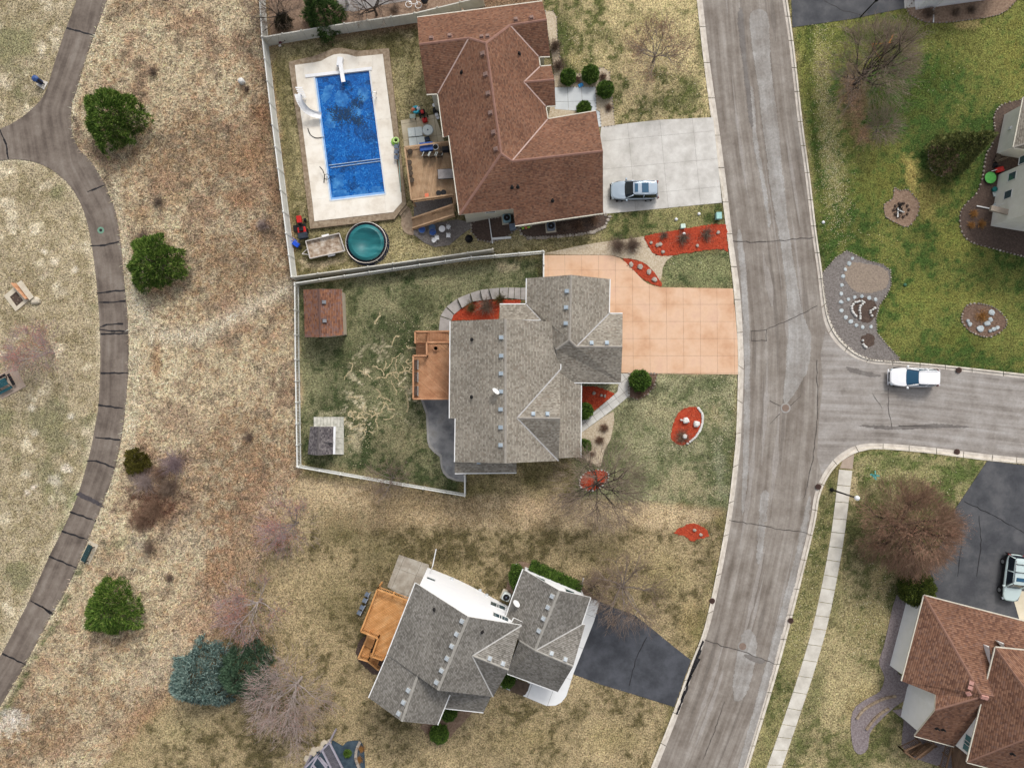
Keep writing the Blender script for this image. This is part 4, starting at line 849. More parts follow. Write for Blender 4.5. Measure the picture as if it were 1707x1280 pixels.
M_lead = pm('leading_edge_bar', [(150,178,206),(176,198,220)], 3, rough=.4, metal=.3)
for a, b in (((548,276),(637,264.5)), ((551,280),(637,268.5))):
    m = MB(); m.tube(gp(*a, DZ - .06), gp(*b, DZ - .06), .05, .05, 6); m.build('cover_bar', M_lead, pool)
dv = thing('diving_board', 'white diving board over the pool end', 'diving board', gp(568, 119))
m = MB(); m.bar(gp(566.5,101,DZ + .55), gp(572.5,137,DZ + .62), .42, .06); m.build('board', M_white, dv)
m = MB(); m.box(gp(567,104,DZ + .3), (.55, .9, .5), R(-8)); m.build('stand', M_white, dv)
sl_ = thing('pool_slide', 'curved white slide beside the pool', 'slide', gp(500, 160))
sp = spline([(497,157),(501,170),(509,182),(520,190),(535,194)], 5); m = MB(); hs_ = [1.9 - 1.45 * sstep(i / (len(sp) - 1)) for i in range(len(sp))]
P_ = [gp(q.x, q.y, DZ + float(h)) for q, h in zip(sp, hs_)]
for i in range(len(P_) - 1):
    a, b = P_[i], P_[i + 1]; d = (b - a); s_ = Vector((-d.y, d.x, 0)).normalized()
    def prof(p): return [p - s_ * .34 + Vector((0, 0, .22)), p - s_ * .28, p + s_ * .28, p + s_ * .34 + Vector((0, 0, .22))]
    u, v = prof(a), prof(b)
    for k in range(3): m.add([u[k], u[k + 1], v[k + 1], v[k]], [(0, 1, 2, 3)])
m.build('chute', M_white, sl_, smooth=True); m = MB()
for k in (0, 8, 14): 
    for s_ in (-.25, .25): m.tube(Vector((P_[k].x + s_, P_[k].y, gp(sp[k].x, sp[k].y, DZ).z)), P_[k] + Vector((s_, 0, 0)), .035)
m.build('leg', M_white, sl_)
m = MB()
for k in range(6): m.bar(P_[0] + Vector((-.35, .35 + .08 * (5 - k), -.25 - k * .28)), P_[0] + Vector((.35, .35 + .08 * (5 - k), -.25 - k * .28)), .12, .04)
m.build('ladder', M_white, sl_)
M_steel = pm('bright_steel', [(190,194,198),(220,222,224)], 5, rough=.3, metal=.6)
for (x, y), lab in [((623,158), 'steel grab rail at the pool edge near the house')]:
    gr = thing('pool_grab_rail', lab, 'handrail', gp(x, y))
    for dy in (-4, 5):
        pts = [gp(x - 4, y + dy, DZ - .1), gp(x - 4, y + dy, DZ + .6), gp(x - 1, y + dy, DZ + .8), gp(x + 3, y + dy, DZ + .7), gp(x + 5, y + dy, DZ)]
        m = MB(); m.path(pts, .035); m.build('rail', M_steel, gr)
rl = thing('cover_reel_crank', 'dark metal cover crank on the pool deck', 'crank', gp(541, 293)); M_drk = pm('dark_metal', [(46,44,42),(70,66,62)], 4)
m = MB(); m.path([gp(533,278,DZ + .5), gp(538,284,DZ + .5), gp(541,292,DZ + .4), gp(540,305,DZ)], .045); m.build('arm', M_drk, rl)
m = MB(); c0 = gp(545,295,DZ + .35); m.path([c0 + Vector((math.cos(k * .524) * .28, math.sin(k * .524) * .28, 0)) for k in range(13)], .03); m.tube(gp(545,295,DZ), c0, .04); m.build('wheel', M_drk, rl)
hose = thing('pool_hose', 'dark hose lying across the pool deck', 'hose', gp(525, 222)); m = MB(); m.path([gp(q.x, q.y, DZ + .04) for q in spline([(513,214),(517,224),(526,230),(540,229)], 5)], .04, 5); m.build('tube', M_drk, hose)
# steps at the deck corner
st_ = thing('timber_steps', 'three timber steps at the corner of the pool deck', 'steps', gp(667, 350)); 
for k in range(3):
    o1, o2 = Vector((671 + k * 4.5, 338 + k * 3.5)), Vector((659 + k * 4.5, 352 + k * 4.0)); m = MB(); e = Vector((4.3, 3.6))
    m.prism([gp(p.x, p.y, DZ - .12 - .13 * k) for p in (o1, o2, o2 + e, o1 + e)], .3); m.build('tread', M_timber, st_)
# ------------------------------------------------------------- fences
M_vinyl = pm('white_vinyl', [(222,222,214),(234,234,228)], 1.5, rough=.55, isl=.06)
M_vinyl2 = pm('aged_vinyl', [(200,196,184),(216,213,203)], .8, rough=.6, isl=.08)
def fence(name, label, pts, ht, mat, style, step=37, group=None):
    root = thing(name, label, 'fence', gp(*pts[0])); first = True
    for (a, b) in zip(pts[:-1], pts[1:]):
        L = math.hypot(b[0] - a[0], b[1] - a[1]); n = max(1, round(L / step))
        P = [gp(a[0] + (b[0] - a[0]) * i / n, a[1] + (b[1] - a[1]) * i / n) for i in range(n + 1)]
        for i, p in enumerate(P):
            if i == 0 and not first: continue
            m = MB(); m.box(p + Vector((0, 0, ht / 2 + .03)), (.15, .15, ht + .06)); m.lathe(p + Vector((0, 0, ht + .06)), [(.13, 0), (.13, .03), (.02, .12)], 4); m.build('post', mat, root)
        first = False
        for p, q in zip(P[:-1], P[1:]):
            m = MB(); up = Vector((0, 0, 1)); d = (q - p).normalized(); p2, q2 = p + d * .08, q - d * .08
            if style == 'solid':
                nb = max(2, int((q2 - p2).length / .28)); 
                for k in range(nb):
                    u, v = p2.lerp(q2, k / nb), p2.lerp(q2, (k + .96) / nb); m.bar(u + up * ht / 2, v + up * ht / 2, .05, ht - .16)
                m.bar(p2 + up * (ht - .05), q2 + up * (ht - .05), .11, .1); m.bar(p2 + up * .1, q2 + up * .1, .1, .14)
            else:
                m.bar(p2 + up * (ht - .04), q2 + up * (ht - .04), .12, .09); m.bar(p2 + up * .15, q2 + up * .15, .1, .12)
                nb = int((q2 - p2).length / .15)
                for k in range(nb): u = p2.lerp(q2, (k + .5) / nb); m.box(u + up * ht / 2, (.05, .05, ht - .1))
            m.build('panel', mat, root)
    return root
fence('privacy_fence', 'tall white solid fence along the meadow side of the pool yard', [(440,-30),(447,76),(464,219),(495,466)], 1.85, M_vinyl, 'solid')
fence('privacy_fence', 'cream solid fence across the top of the pool yard', [(449,76.5),(542.5,60.6),(695,37.8),(806,11)], 1.85, M_vinyl2, 'solid')
fence('privacy_fence', 'white solid fence between the trampoline and the brown shed yard', [(497,466),(660,444),(822,421)], 1.8, M_vinyl2, 'solid')
fence('picket_fence', 'white railed fence along the north side of the grey house yard', [(498,475),(660,451),(787,433),(904,423)], 1.35, M_vinyl, 'rail')
fence('picket_fence', 'white railed fence on the meadow side of the brown shed', [(498,478),(499,600),(502,775)], 1.4, M_vinyl, 'rail')
fence('picket_fence', 'white railed fence running below the playhouse to the grey house', [(504,776),(640,800),(776,823),(776,790)], 1.35, M_vinyl, 'rail')
fence('picket_fence', 'short white fence return beside the peach driveway', [(905.5,424),(905.5,466)], 1.3, M_vinyl, 'rail', 21)
# ------------------------------------------------------------- decks and stairs
M_cedar = pm('cedar_boards', [(176,126,92),(192,142,106),(204,156,120)], 1.5, isl=.25, fine=.1)
M_orange = pm('orange_stained_boards', [(192,136,80),(208,152,96),(220,170,116)], 1.2, isl=.25, fine=.1)
M_tan_b = pm('tan_deck_boards', [(164,132,102),(180,148,116),(192,162,130)], 1.5, isl=.25, fine=.1)
M_brown_b = pm('dark_stained_boards', [(104,80,62),(122,96,74)], 2, isl=.25)
def boards(root, poly, z, ang, mat, wd=.145, gap=.02):
    P = [at(p[0], p[1], z).xy for p in poly]; d = Vector((math.cos(ang), math.sin(ang))); n = Vector((-d.y, d.x))
    lo = min(p.dot(n) for p in P); hi = max(p.dot(n) for p in P); m = MB(); k = lo
    while k < hi:
        q = clip_half(P, n * k, -n); q = clip_half(q, n * (k + wd - gap), n) if len(q) > 2 else q
        if len(q) > 2: m.prism([Vector((p.x, p.y, z)) for p in q], .04)
        k += wd
    o = m.build('deck_boards', mat, root); o['kind'] = 'stuff'
    m = MB()
    for a, b in zip(P, P[1:] + P[:1]): m.bar(Vector((a.x, a.y, z - .17)), Vector((b.x, b.y, z - .17)), .05, .24)
    m.build('rim_joist', mat, root)
    for p in P: m = MB(); m.box(((p.x), (p.y), (z - .1 + float(g(p.x, p.y))) / 2), (.14, .14, z - .1 - float(g(p.x, p.y)))); m.build('support_post', mat, root)
def railing(root, pts, zs, mat, ht=.95, name='railing'):
    for i, (a, b) in enumerate(zip(pts[:-1], pts[1:])):
        za, zb = (zs, zs) if not isinstance(zs, (list, tuple)) else (zs[i], zs[i + 1]); up = Vector((0, 0, 1)); m = MB()
        A, B = at(a[0], a[1], za + ht), at(b[0], b[1], zb + ht); m.bar(A, B, .15, .05); m.bar(A - up * .85, B - up * .85, .05, .08); m.bar(A - up * .08, B - up * .08, .05, .09)
        L = (B - A).length; n = max(1, int(L / .17))
        for k in range(n + 1): p = A.lerp(B, k / n); m.bar(p - up * .9, p, .035, .035)
        for p in (A, B): m.bar(p - up * (ht + .1), p - up * .02, .1, .1)
        if L > 2.6: p = A.lerp(B, .5); m.bar(p - up * (ht + .1), p - up * .02, .1, .1)
        m.build(name, mat, root)
def stairs(root, t0, t1, b0, b1, z0, z1, n, mat):
    A, B, Cc, D = at(*t0, z0), at(*t1, z0), at(*b0, z1), at(*b1, z1)
    for k in range(n):
        u, v = k / n, (k + .93) / n; z = z0 + (z1 - z0) * (k + 1) / (n + 1); f = lambda X, Y, t: Vector((X.x + (Y.x - X.x) * t, X.y + (Y.y - X.y) * t, z))
        m = MB(); m.prism([f(A, Cc, u), f(A, Cc, v), f(B, D, v), f(B, D, u)], .05); m.build('tread', mat, root)
    m = MB(); dn = Vector((0, 0, .15)); m.bar(A - dn, Cc - dn, .05, .28); m.bar(B - dn, D - dn, .05, .28); m.build('stringer', mat, root)
# brown house deck
dk1 = thing('raised_deck', 'tan timber deck beside the pool with a long stair', 'deck', gp(715, 290)); Z = -.2
boards(dk1, [(676,245),(752,235),(768,330),(756,342),(754,326),(687,334)], Z, R(82), M_tan_b)
railing(dk1, [(755,324),(686,333.5),(674.5,245.5),(749,236)], Z, M_tan_b)
stairs(dk1, (755,341), (757,358), (687,365), (688,381), Z, -2.65, 16, M_tan_b)
zb = -2.75; railing(dk1, [(754.7,341),(686.4,364)], [Z, zb], M_tan_b); railing(dk1, [(756.5,357.6),(687.5,380)], [Z, zb], M_tan_b)
# grey house deck
dk2 = thing('raised_deck', 'cedar deck with two stair flights behind the grey house', 'deck', gp(718, 620)); Z = -.1
boards(dk2, [(689,593),(711.5,593),(711.5,571),(765,571),(765,665),(689,665)], Z, R(-42), M_cedar)
railing(dk2, [(748,570.5),(711.3,570.5),(711.3,592.8),(688.8,592.8),(688.8,664.8),(752,664.8)], Z, M_cedar)
boards(dk2, [(692,553),(711,553),(711,571.5),(692,571.5)], -1.3, R(-42), M_cedar)
stairs(dk2, (748,553), (748,568.5), (711.5,553), (711.5,570), Z, -1.25, 8, M_cedar); stairs(dk2, (694,572), (710.5,572), (694,594), (710,594), -1.35, -2.75, 6, M_cedar)
railing(dk2, [(748,552),(712,552.5),(692,552.5),(692,572)], [Z, -1.3, -1.3, -1.3], M_cedar)
# white house deck
dk3 = thing('raised_deck', 'orange stained deck behind the white house', 'deck', gp(640, 1030)); Z = 0.0
boards(dk3, [(629,982.5),(690,1005),(650,1104),(637,1099),(619.5,1094),(630.5,1064),(602,1052)], Z, R(30), M_orange)
railing(dk3, [(681,1001),(629,982),(601.5,1052),(630,1064),(619.4,1094),(637.4,1100)], Z, M_orange)
boards(dk3, [(607,1073),(619,1079.5),(612,1100),(598,1094.5)], -1.3, R(30), M_orange)
stairs(dk3, (612,1058.5), (626,1063.5), (607,1074), (620,1080), Z, -1.25, 5, M_orange); stairs(dk3, (617,1090), (612,1101), (634,1098), (628,1113), -1.35, -2.7, 5, M_orange)
railing(dk3, [(615,1057),(607,1074),(597,1097),(613,1102),(631,1117)], [Z, -1.3, -1.3, -1.3, -2.6], M_orange)
# rust roofed house: dark stairs at the rear
dk4 = thing('raised_deck', 'dark brown deck and stairs under the rust roofed house', 'deck', gp(1580, 1262)); Z = 1.6
boards(dk4, [(1588,1245),(1625,1258),(1640,1300),(1592,1300)], Z, R(75), M_brown_b)
stairs(dk4, (1540,1243), (1556,1248), (1524,1258), (1534,1264), 1.5, .9, 6, M_brown_b); stairs(dk4, (1552,1240), (1564,1244), (1506,1252), (1516,1262), .9, .1, 5, M_brown_b)
railing(dk4, [(1588,1240),(1576,1285)], Z, M_brown_b); railing(dk4, [(1536,1238),(1507,1252),(1526,1265),(1558,1240)], .9, M_brown_b)
# ------------------------------------------------------------- beds, gravel, patios
def mott(name, cols, sc_=5, fine=.45, **k): return pm(name, cols, sc_, 5, nrough=.75, lo=.25, hi=.75, fine=fine, bump=.6, **k)
M_red = mott('red_mulch', [(96,36,24),(160,58,34),(188,76,46),(204,116,84)], 7, .5)
M_brnm = mott('brown_mulch', [(74,56,46),(104,82,68),(132,108,92),(156,132,114)], 6, .35)
M_leaf = mott('leaf_litter', [(98,78,64),(130,106,88),(154,130,110),(170,150,130)], 5, .35)
M_grav = mott('tan_gravel', [(150,132,108),(184,166,140),(206,192,168),(216,206,188)], 6, .3)
M_grey = mott('grey_gravel', [(82,76,72),(112,105,100),(138,131,126),(160,154,149)], 6, .35)
M_pgr = mott('purple_gravel', [(92,82,82),(124,112,112),(148,138,138),(168,158,158)], 6, .35)
M_dirt = mott('dark_soil', [(58,47,42),(78,64,57),(96,80,70),(118,100,88)], 6, .35)
M_edge = pm('edging_stone', [(130,120,110),(158,148,136),(186,178,166)], 4, isl=.4)
M_stone_w = pm('white_stone', [(206,204,198),(228,226,220)], 5, isl=.2)
M_stone_b = pm('blue_grey_flagstone', [(146,156,160),(172,180,182),(194,200,200)], 3, isl=.2)
EX = []       # pixel outlines kept free of grass
def stone(m, c, r, rr, h=.12, sides=7, mi=0):
    a0 = rr.uniform(0, 6); pts = [c + Vector((math.cos(a0 + k * 6.283 / sides) * r * rr.uniform(.75, 1.2), math.sin(a0 + k * 6.283 / sides) * r * rr.uniform(.75, 1.2), h * rr.uniform(.8, 1.1))) for k in range(sides)]
    b = [p - Vector((0, 0, h * 1.4)) for p in pts]; tp = [c.lerp(p, .6) + Vector((0, 0, h * .75)) for p in pts]
    m.add(pts + b + tp, [list(range(2 * sides, 3 * sides))] + [(k, (k + 1) % sides, 2 * sides + (k + 1) % sides, 2 * sides + k) for k in range(sides)] + [(sides + k, sides + (k + 1) % sides, (k + 1) % sides, k) for k in range(sides)], mi)
def frag(q, amp):
    rr = random.Random(int(q[0][0])); out = []
    for a, b in zip(q, q[1:] + q[:1]):
        n = max(1, int(math.hypot(b[0] - a[0], b[1] - a[1]) / 2.5)); out += [(a[0] + (b[0] - a[0]) * k / n + rr.uniform(-amp, amp), a[1] + (b[1] - a[1]) * k / n + rr.uniform(-amp, amp)) for k in range(n)]
    return out
def bed(label, pts, mat, cat='flower bed', name='mulch_bed', sm=3, edging=None, dz=.045, es=(.16, 5), closed=True):
    q = [tuple(p) for p in spline(pts, sm, True)] if sm else pts
    if not edging and 'mulch' in name: q = frag(q, .9)
    EX.append(q)
    cx_ = sum(p[0] for p in q) / len(q); cy_ = sum(p[1] for p in q) / len(q)
    r_ = thing(name, label, cat, gp(cx_, cy_)); drape('mulch' if 'mulch' in name else 'gravel', q, dz, mat, r_, cell=.7)
    if edging:
        m = MB(); rr = random.Random(int(cx_)); acc = 0
        for a, b in zip(q, q[1:] + q[:1]):
            L = math.hypot(b[0] - a[0], b[1] - a[1]); acc += L; n = max(1, int(L / es[1]))
            for k in range(n):
                t_ = k / n; stone(m, gp(a[0] + (b[0] - a[0]) * t_, a[1] + (b[1] - a[1]) * t_, .03), es[0] * rr.uniform(.45, .95), rr, .08, 6)
        o = m.build('edging_stones', edging, r_); o['kind'] = 'stuff'
    return r_
def rocks(root, pts, r, mat, seed=1, name='stone', h=.12):
    rr = random.Random(seed)
    for p in pts: m = MB(); stone(m, gp(p[0], p[1], .05), (p[2] if len(p) > 2 else r) * rr.uniform(.85, 1.15), rr, h); m.build(name, mat, root)
b = bed('long bed of bright red mulch between the driveways', [(1075,393.4),(1122,385),(1164,377.5),(1208.6,374),(1212,400),(1214.5,419),(1206,416),(1187.5,416),(1150,421),(1122,425.6),(1101,427),(1087,421),(1077,403)], M_red, sm=2)
rocks(b, [(1085,405),(1096,409),(1105,420),(1100,407),(1162,410),(1197,388)], .19, M_edge, 3)
b = bed('narrow curved sliver of red mulch along the peach driveway', [(1038.7,431.4),(1061,433.8),(1077,440.8),(1091,455),(1101,469),(1103,478),(1087,473.6),(1070,463),(1054,448)], M_red)
rocks(b, [(1052,441),(1067,445),(1082,453),(1091,466)], .27, M_edge, 4)
bed('tan gravel strip above the peach driveway', [(905,423),(960,411),(1000,404),(1050,398),(1073,394),(1077,403),(1087,421),(1101,427),(1122,426.5),(1111,435),(1105,446),(1103,462),(1100,468),(1091,454),(1077,440),(1061,433),(1039,430.5),(1021,425.5),(1000,425),(960,424.8)], M_grav, 'gravel bed', 'gravel_bed', sm=0)
bed('red mulch bed inside the curved stepping slabs', [(752.5,534),(757,524),(770,514),(788,503),(823,499),(868,500),(868,507.5),(834,507.5),(831,533)], M_red, sm=0)
b = bed('brown mulch pocket by the dark patio', [(749,762),(758,762),(758,780),(749,778)], M_brnm, sm=0)
b = bed('red mulch wedge between the porch and the front walk', [(966,650),(972,644),(997,644.7),(1025,656),(1011,669),(987,687),(966,698)], M_red, sm=0); rocks(b, [(990,655),(1002,659),(1008,660)], .18, M_edge, 5)
bed('dark mulch bed round the shrub beside the peach driveway', [(1049,622.5),(1080,622),(1096,623),(1091,641),(1080,657),(1062,665),(1048,661)], M_brnm, edging=M_edge, sm=0)
bed('pale gravel bed along the front of the grey house', [(968,762),(968,722),(991,706),(1010,692),(1023,686),(1024,701.5),(1018,732),(1008,750),(1001,779)], M_grav, 'gravel bed', 'gravel_bed', sm=0)
b = bed('oval red mulch bed with two white boulders on the lawn', [(1153,678),(1163.6,679),(1170.7,689),(1170.7,707.6),(1161.5,726),(1149,738),(1135,742),(1121,734),(1119,722),(1123,705.6),(1129,691),(1141,681)], M_red)
rocks(b, [(1143,701,.3),(1160,706,.34),(1135,700,.12),(1141,727,.26)], .5, M_stone_w, 6, h=.3)
rr = random.Random(5); m = MB()
for k in range(24): tt = k / 23; q = spline([(1164,680),(1171,692),(1169,711),(1160,727),(1146,739)], 6); p = q[int(tt * (len(q) - 1))]; stone(m, gp(p.x, p.y, .04), .13, rr, .1)
m.build('edging_stones', M_stone_w, b)['kind'] = 'stuff'
b = bed('round red mulch bed under the bare tree by the grey house', [(966.6,800),(976.7,787),(997,783),(1012,787),(1013,799),(999,813),(983,818),(968.6,812)], M_red, edging=M_stone_w, es=(.13, 6))
b = bed('small red mulch triangle on the tan lawn', [(1123,888),(1138,878),(1152.6,872.5),(1172,878),(1182,893),(1162.5,898.7),(1152.6,902.6),(1144,894.5)], M_red, sm=2); rocks(b, [(1157,883),(1168,891)], .2, M_edge, 7)
kb = [tuple(p) for p in spline(KU_B, 4)]; kseg = [p for p in kb if 455 < p[1] < 601 and p[0] < 1500]
b = bed('large gravel corner bed with ring of flagstones', [(1371.5,455),(1392.7,430),(1411.4,418),(1423,424),(1448,435),(1471.6,441),(1484,450.6),(1485,475.6),(1478,491),(1465,510),(1460,532),(1462,555),(1479,575.6),(1498,596),(1499,601)] + kseg[::-1], M_grey, 'gravel bed', 'gravel_bed', sm=0, edging=M_edge, es=(.1, 4))
fs = [(325,135),(290,190),(250,250),(225,325),(212,420),(206,510),(206,600),(208,690),(255,760),(308,805),(368,845),(433,868),(522,860),(280,568),(347,547),(424,540),(505,555),(573,572)]
rocks(b, [(1370 + x * .15625, 410 + y * .15625) for x, y in fs], .21, M_stone_b, 8, 'flagstone', h=.05)
drape('mulch', jag([(1419,510),(1425,500),(1440,495),(1456,502),(1462,514),(1458,530),(1446,538),(1430,532)], 1.5, 3, 4), .06, M_dirt, b)
drape('mulch', jag([(1437,562),(1448,556),(1458,562),(1456,574),(1446,580),(1436,574)], 1.5, 4, 4), .06, M_dirt, b)
drape('mulch', jag([(1412,440),(1445,440),(1478,452),(1478,478),(1452,488),(1428,486),(1412,470)], 2, 5, 4), .052, mott('brown_gravel', [(110,98,86),(138,124,110),(158,142,126),(172,156,138)], 6, .3), b)
m = MB(); rr = random.Random(9)
for x, y in [(352,600),(330,622),(318,645),(315,670),(322,695),(335,715),(350,735),(365,750),(375,600),(395,592),(425,588),(445,600),(430,620),(410,640),(402,665),(400,690),(405,720),(405,750),(405,775),(560,665),(540,680),(515,695),(515,715),(530,745),(432,1010),(440,1050),(455,1068),(468,1080)]: stone(m, gp(1370 + x * .15625, 410 + y * .15625, .07), .13, rr, .14, 6)
m.build('pale_stones', M_stone_w, b)['kind'] = 'stuff'
b = bed('oval dark bed with pale stone rim on the right lawn', [(1604,523.4),(1612,509),(1631,506),(1657,513),(1674.6,528.7),(1677,542),(1665,555),(1644,562),(1617.5,552.6),(1604,536.7)], M_brnm, edging=M_edge, es=(.12, 4))
rocks(b, [(1652,521,.3),(1650,533,.25),(1645,539,.3),(1634,548,.35),(1650,552,.2),(1656,549,.2),(1616,540,.2),(1613,535,.18),(1662,546,.2)], .25, M_stone_b, 10)
b = bed('ragged brown mulch bed with a charred log heap', [(1491,314),(1500,318),(1513,317),(1524,328),(1532,339),(1529,359.5),(1513,378),(1494,372),(1480,364),(1475.7,359.5),(1474,341),(1488,331)], M_leaf, edging=M_edge, es=(.09, 5))
bed('round mulch ring under the leaning pine', [(1547.6,250),(1560,239),(1582,241),(1598,259),(1591,284.5),(1569.5,294),(1551,281)], M_brnm, edging=M_edge, es=(.1, 4))
bed('dark soil bed wrapping the sand coloured house', [(1716,164),(1700,167),(1675,173),(1662,183),(1656.7,197),(1658,225),(1652,245),(1643.6,259),(1637,298.7),(1627,323),(1607.5,342.5),(1600,360),(1603,386),(1618.4,403.7),(1655.6,414.6),(1707,428),(1740,434),(1740,300),(1720,200)], M_dirt, edging=M_edge, es=(.13, 5))
bed('brown bed along the white wall at the top right', [(1512,14),(1530,32),(1560,39),(1620,33),(1665,25),(1688,8),(1692,-15),(1560,-15)], M_leaf, edging=M_edge, es=(.1, 5), sm=2)
b = bed('purple gravel strip winding from the rust roofed house', [(1495,992),(1514,1000),(1502,1050),(1490,1100),(1500,1125),(1512,1130),(1515,1160),(1500,1172),(1487,1182),(1465,1203),(1450,1222),(1447,1247),(1435,1257),(1424,1250),(1419,1225),(1419,1197),(1427,1177),(1450,1162),(1467,1152),(1475,1130),(1468,1112),(1466,1100),(1474,1075),(1482,1040)], M_pgr, 'gravel bed', 'gravel_bed', sm=2)
for k_, arc in enumerate([[(1428,1198),(1438,1184),(1456,1172),(1476,1163),(1494,1160)], [(1444,1216),(1454,1202),(1466,1190),(1482,1180)]]):
    for a, c in zip(spline(arc, 2)[:-1], spline(arc, 2)[1:]):
        m = MB(); m.bar(gp(a.x, a.y, .12), gp(a.x + (c.x - a.x) * .93, a.y + (c.y - a.y) * .93, .12), .22, .2); m.build('timber', M_timber, b)
bed('dark gravel patch below the rear stairs', [(1488,1184),(1507,1200),(1504,1225),(1503,1243),(1520,1262),(1560,1275),(1600,1285),(1600,1240),(1540,1215),(1530,1190),(1510,1180)], M_pgr, 'gravel bed', 'gravel_bed', sm=0)
bed('tan mulch bed at the lower end of the white house', [(700,1212),(720,1195),(745,1180),(790,1182),(785,1190),(765,1212),(751,1228),(738,1234),(722,1228)], M_leaf, sm=2)
bed('brown mulch strip behind the hedge of the white house', [(858,940),(868,935),(884,940),(925,952),(968,972),(984,992),(970,990),(920,970),(872,952),(855,985),(850,1000),(838,995),(845,975)], M_leaf, sm=0)
bed('dark bed round the orange deck stairs', [(613,1057),(600,1066),(592.5,1085),(597,1100),(608,1112),(622,1124),(634,1122),(640,1100)], M_dirt, sm=0)
bed('pale gravel bed in front of the brown house', [(909,19),(922,19),(928,29.5),(929,63),(933,95),(939,118),(950,122),(966,124),(982,118),(993.7,115),(1006,113),(1016,121),(1019,147.6),(1022,180),(1025,209),(1002,212),(1000,186),(994,183),(993,145.5),(925,145.5),(922,105),(911,42)], M_grav, 'gravel bed', 'gravel_bed', sm=0, edging=M_edge, es=(.09, 5))
bed('pale gravel pocket between the front walk and the brown garage', [(905,172),(925,178),(990,184),(984,200),(905,206)], M_grav, 'gravel bed', 'gravel_bed', sm=0)
bed('dark leafy bed round the pale blue air conditioner', [(785,370),(800,366),(856,358),(862,382),(840,398),(818,404),(797,400),(786,386)], M_dirt, edging=M_edge, sm=0)
bed('brown planting bed below the garage of the brown house', [(865,378),(930,366),(1003,356),(1016,361),(1008,378),(990,387),(960,392),(910,396),(880,397),(869,390)], M_dirt, edging=M_edge, sm=0, es=(.25, 5))
bed('brown leaf ground behind the cream fence', [(452,70),(449,20),(445,-40),(800,-40),(800,6),(693,32),(540,56)], M_leaf, 'ground cover', 'mulch_bed', sm=0, dz=.03)
# patios and walks
def patio(pts, mat, name='patio', grid=None, dz=.05):
    EX.append(pts); o = struct(name)
    if grid: slabs(o, 'slab', pts, *grid, dz, mat, gap=.028)
    else: drape('paving', pts, dz, mat, o, cell=.7)
    return o
EX += [PEACH, [(1002,212),(1050,205.5),(1100,200),(1189,195.8),(1203.5,338),(1100,348),(1004,357),(995,300)], [(988,995),(1018,1010),(1060,1026),(1152,1100),(1124,1178),(952,1122)], [(1646,768),(1780,783),(1780,1020),(1702,1035),(1540,1000),(1530,965),(1545,950),(1590,870),(1590,852)], [(1318,-30),(1321,46),(1420,32),(1508,14),(1506,-30)], ROADPOLY, PATHPOLY, PO, [(1396,770),(1424,756),(1409,882),(1397,955),(1356,1123),(1303,1280),(1287,1325),(1262,1325),(1278,1280),(1333,1119),(1375,951)]]
M_pat1 = pm('tan_patio_concrete', [(186,170,142),(202,188,160),(212,200,174)], .8, fine=.1, isl=.06)
patio([(668,201),(725,191),(742,240),(750,262),(676,262)], M_pat1, grid=((660,180), (30, -5), (4, 28), 4, 4))
M_pav = pm('tan_pavers', [(150,128,106),(170,148,124),(186,164,140)], 3, fine=.25)
patio([(676,345),(682,347),(688,362),(691,381),(689,392.5),(680,391),(673,386),(669,376),(669,362),(671,356)], M_pav, 'paver_walk')
patio([(689.6,382),(725,372),(760.5,366),(785,370),(786,380),(773.4,388.6),(760.5,399),(749,409),(724.5,411.8),(707.7,405),(689.6,391)], M_grey, 'gravel_patio')
patio([(690,338),(752,327),(754,340),(690,362)], M_grey, 'gravel_patio')
M_dpat = pm('dark_stamped_concrete', [(108,108,110),(132,132,133),(154,153,152),(140,137,133)], .7, 5, fine=.12)
patio([(701,664),(706,676),(711,690),(712,712),(713,734),(716,744),(724,753),(734,760),(736,778),(740,788),(747,795),(760,800),(777.7,802),(777,786),(766,780),(765,664)], M_dpat)
pe = struct('patio_border'); drape('border', [(700,663),(705,676),(710,690),(711,712),(712,734),(715,745),(723.5,754),(733,761.5),(734.7,778),(739,789),(746,796.5),(760,801.5),(777.7,803.5),(777.7,800.5),(761,798.5),(748.5,793),(742,786),(737.5,777),(736.5,758.5),(726,750.5),(718.5,742),(715.5,733),(714.5,711),(713.5,689),(708.5,675),(703.5,663)], .06, pm('pale_patio_border', [(150,147,142),(170,167,162)], 2, fine=.1), pe)
M_slab2 = pm('grey_stamped_slab', [(148,143,138),(166,160,155),(182,176,170)], 1, fine=.12, isl=.14)
stw = struct('stepping_walk')
Ow = [(731.4,552),(734,527),(744,511.7),(762,497.7),(783.5,489),(800,483.6),(814.4,481.6),(832.7,480),(848,479.4),(858,479.6),(868,480),(879,479.4)]
Iw = [(750,552),(752.5,533),(757,524),(769.4,513.7),(787.7,502.4),(804.5,500.5),(820,498.5),(834,497.7),(846.7,496.8),(857,497.7),(868,499),(879,500.5)]
EX.append(Ow + Iw[::-1])
for k in range(len(Ow) - 1):
    m = MB(); f = .04; A, B, Cc, D = [Vector(p) for p in (Ow[k], Ow[k + 1], Iw[k + 1], Iw[k])]
    q = [A.lerp(B, f), B.lerp(A, f), Cc.lerp(D, f), D.lerp(Cc, f)]; zz = max(gp(p.x, p.y).z for p in q) + .03
    m.prism([at(p.x, p.y, zz) for p in q], .5); m.build('slab', M_slab2, stw)
M_fw = pm('front_walk_concrete', [(190,186,178),(206,203,196),(220,217,210)], 1, fine=.1, isl=.15)
patio([(1034,622.5),(1050,622.5),(1050,659),(1021,683),(968,722),(966,704),(991,686),(1029.5,653),(1031.5,638.6)], M_fw, 'front_walk', ((859,628), (13, -9.7), (9.7, 13), 24, 18), dz=.06)
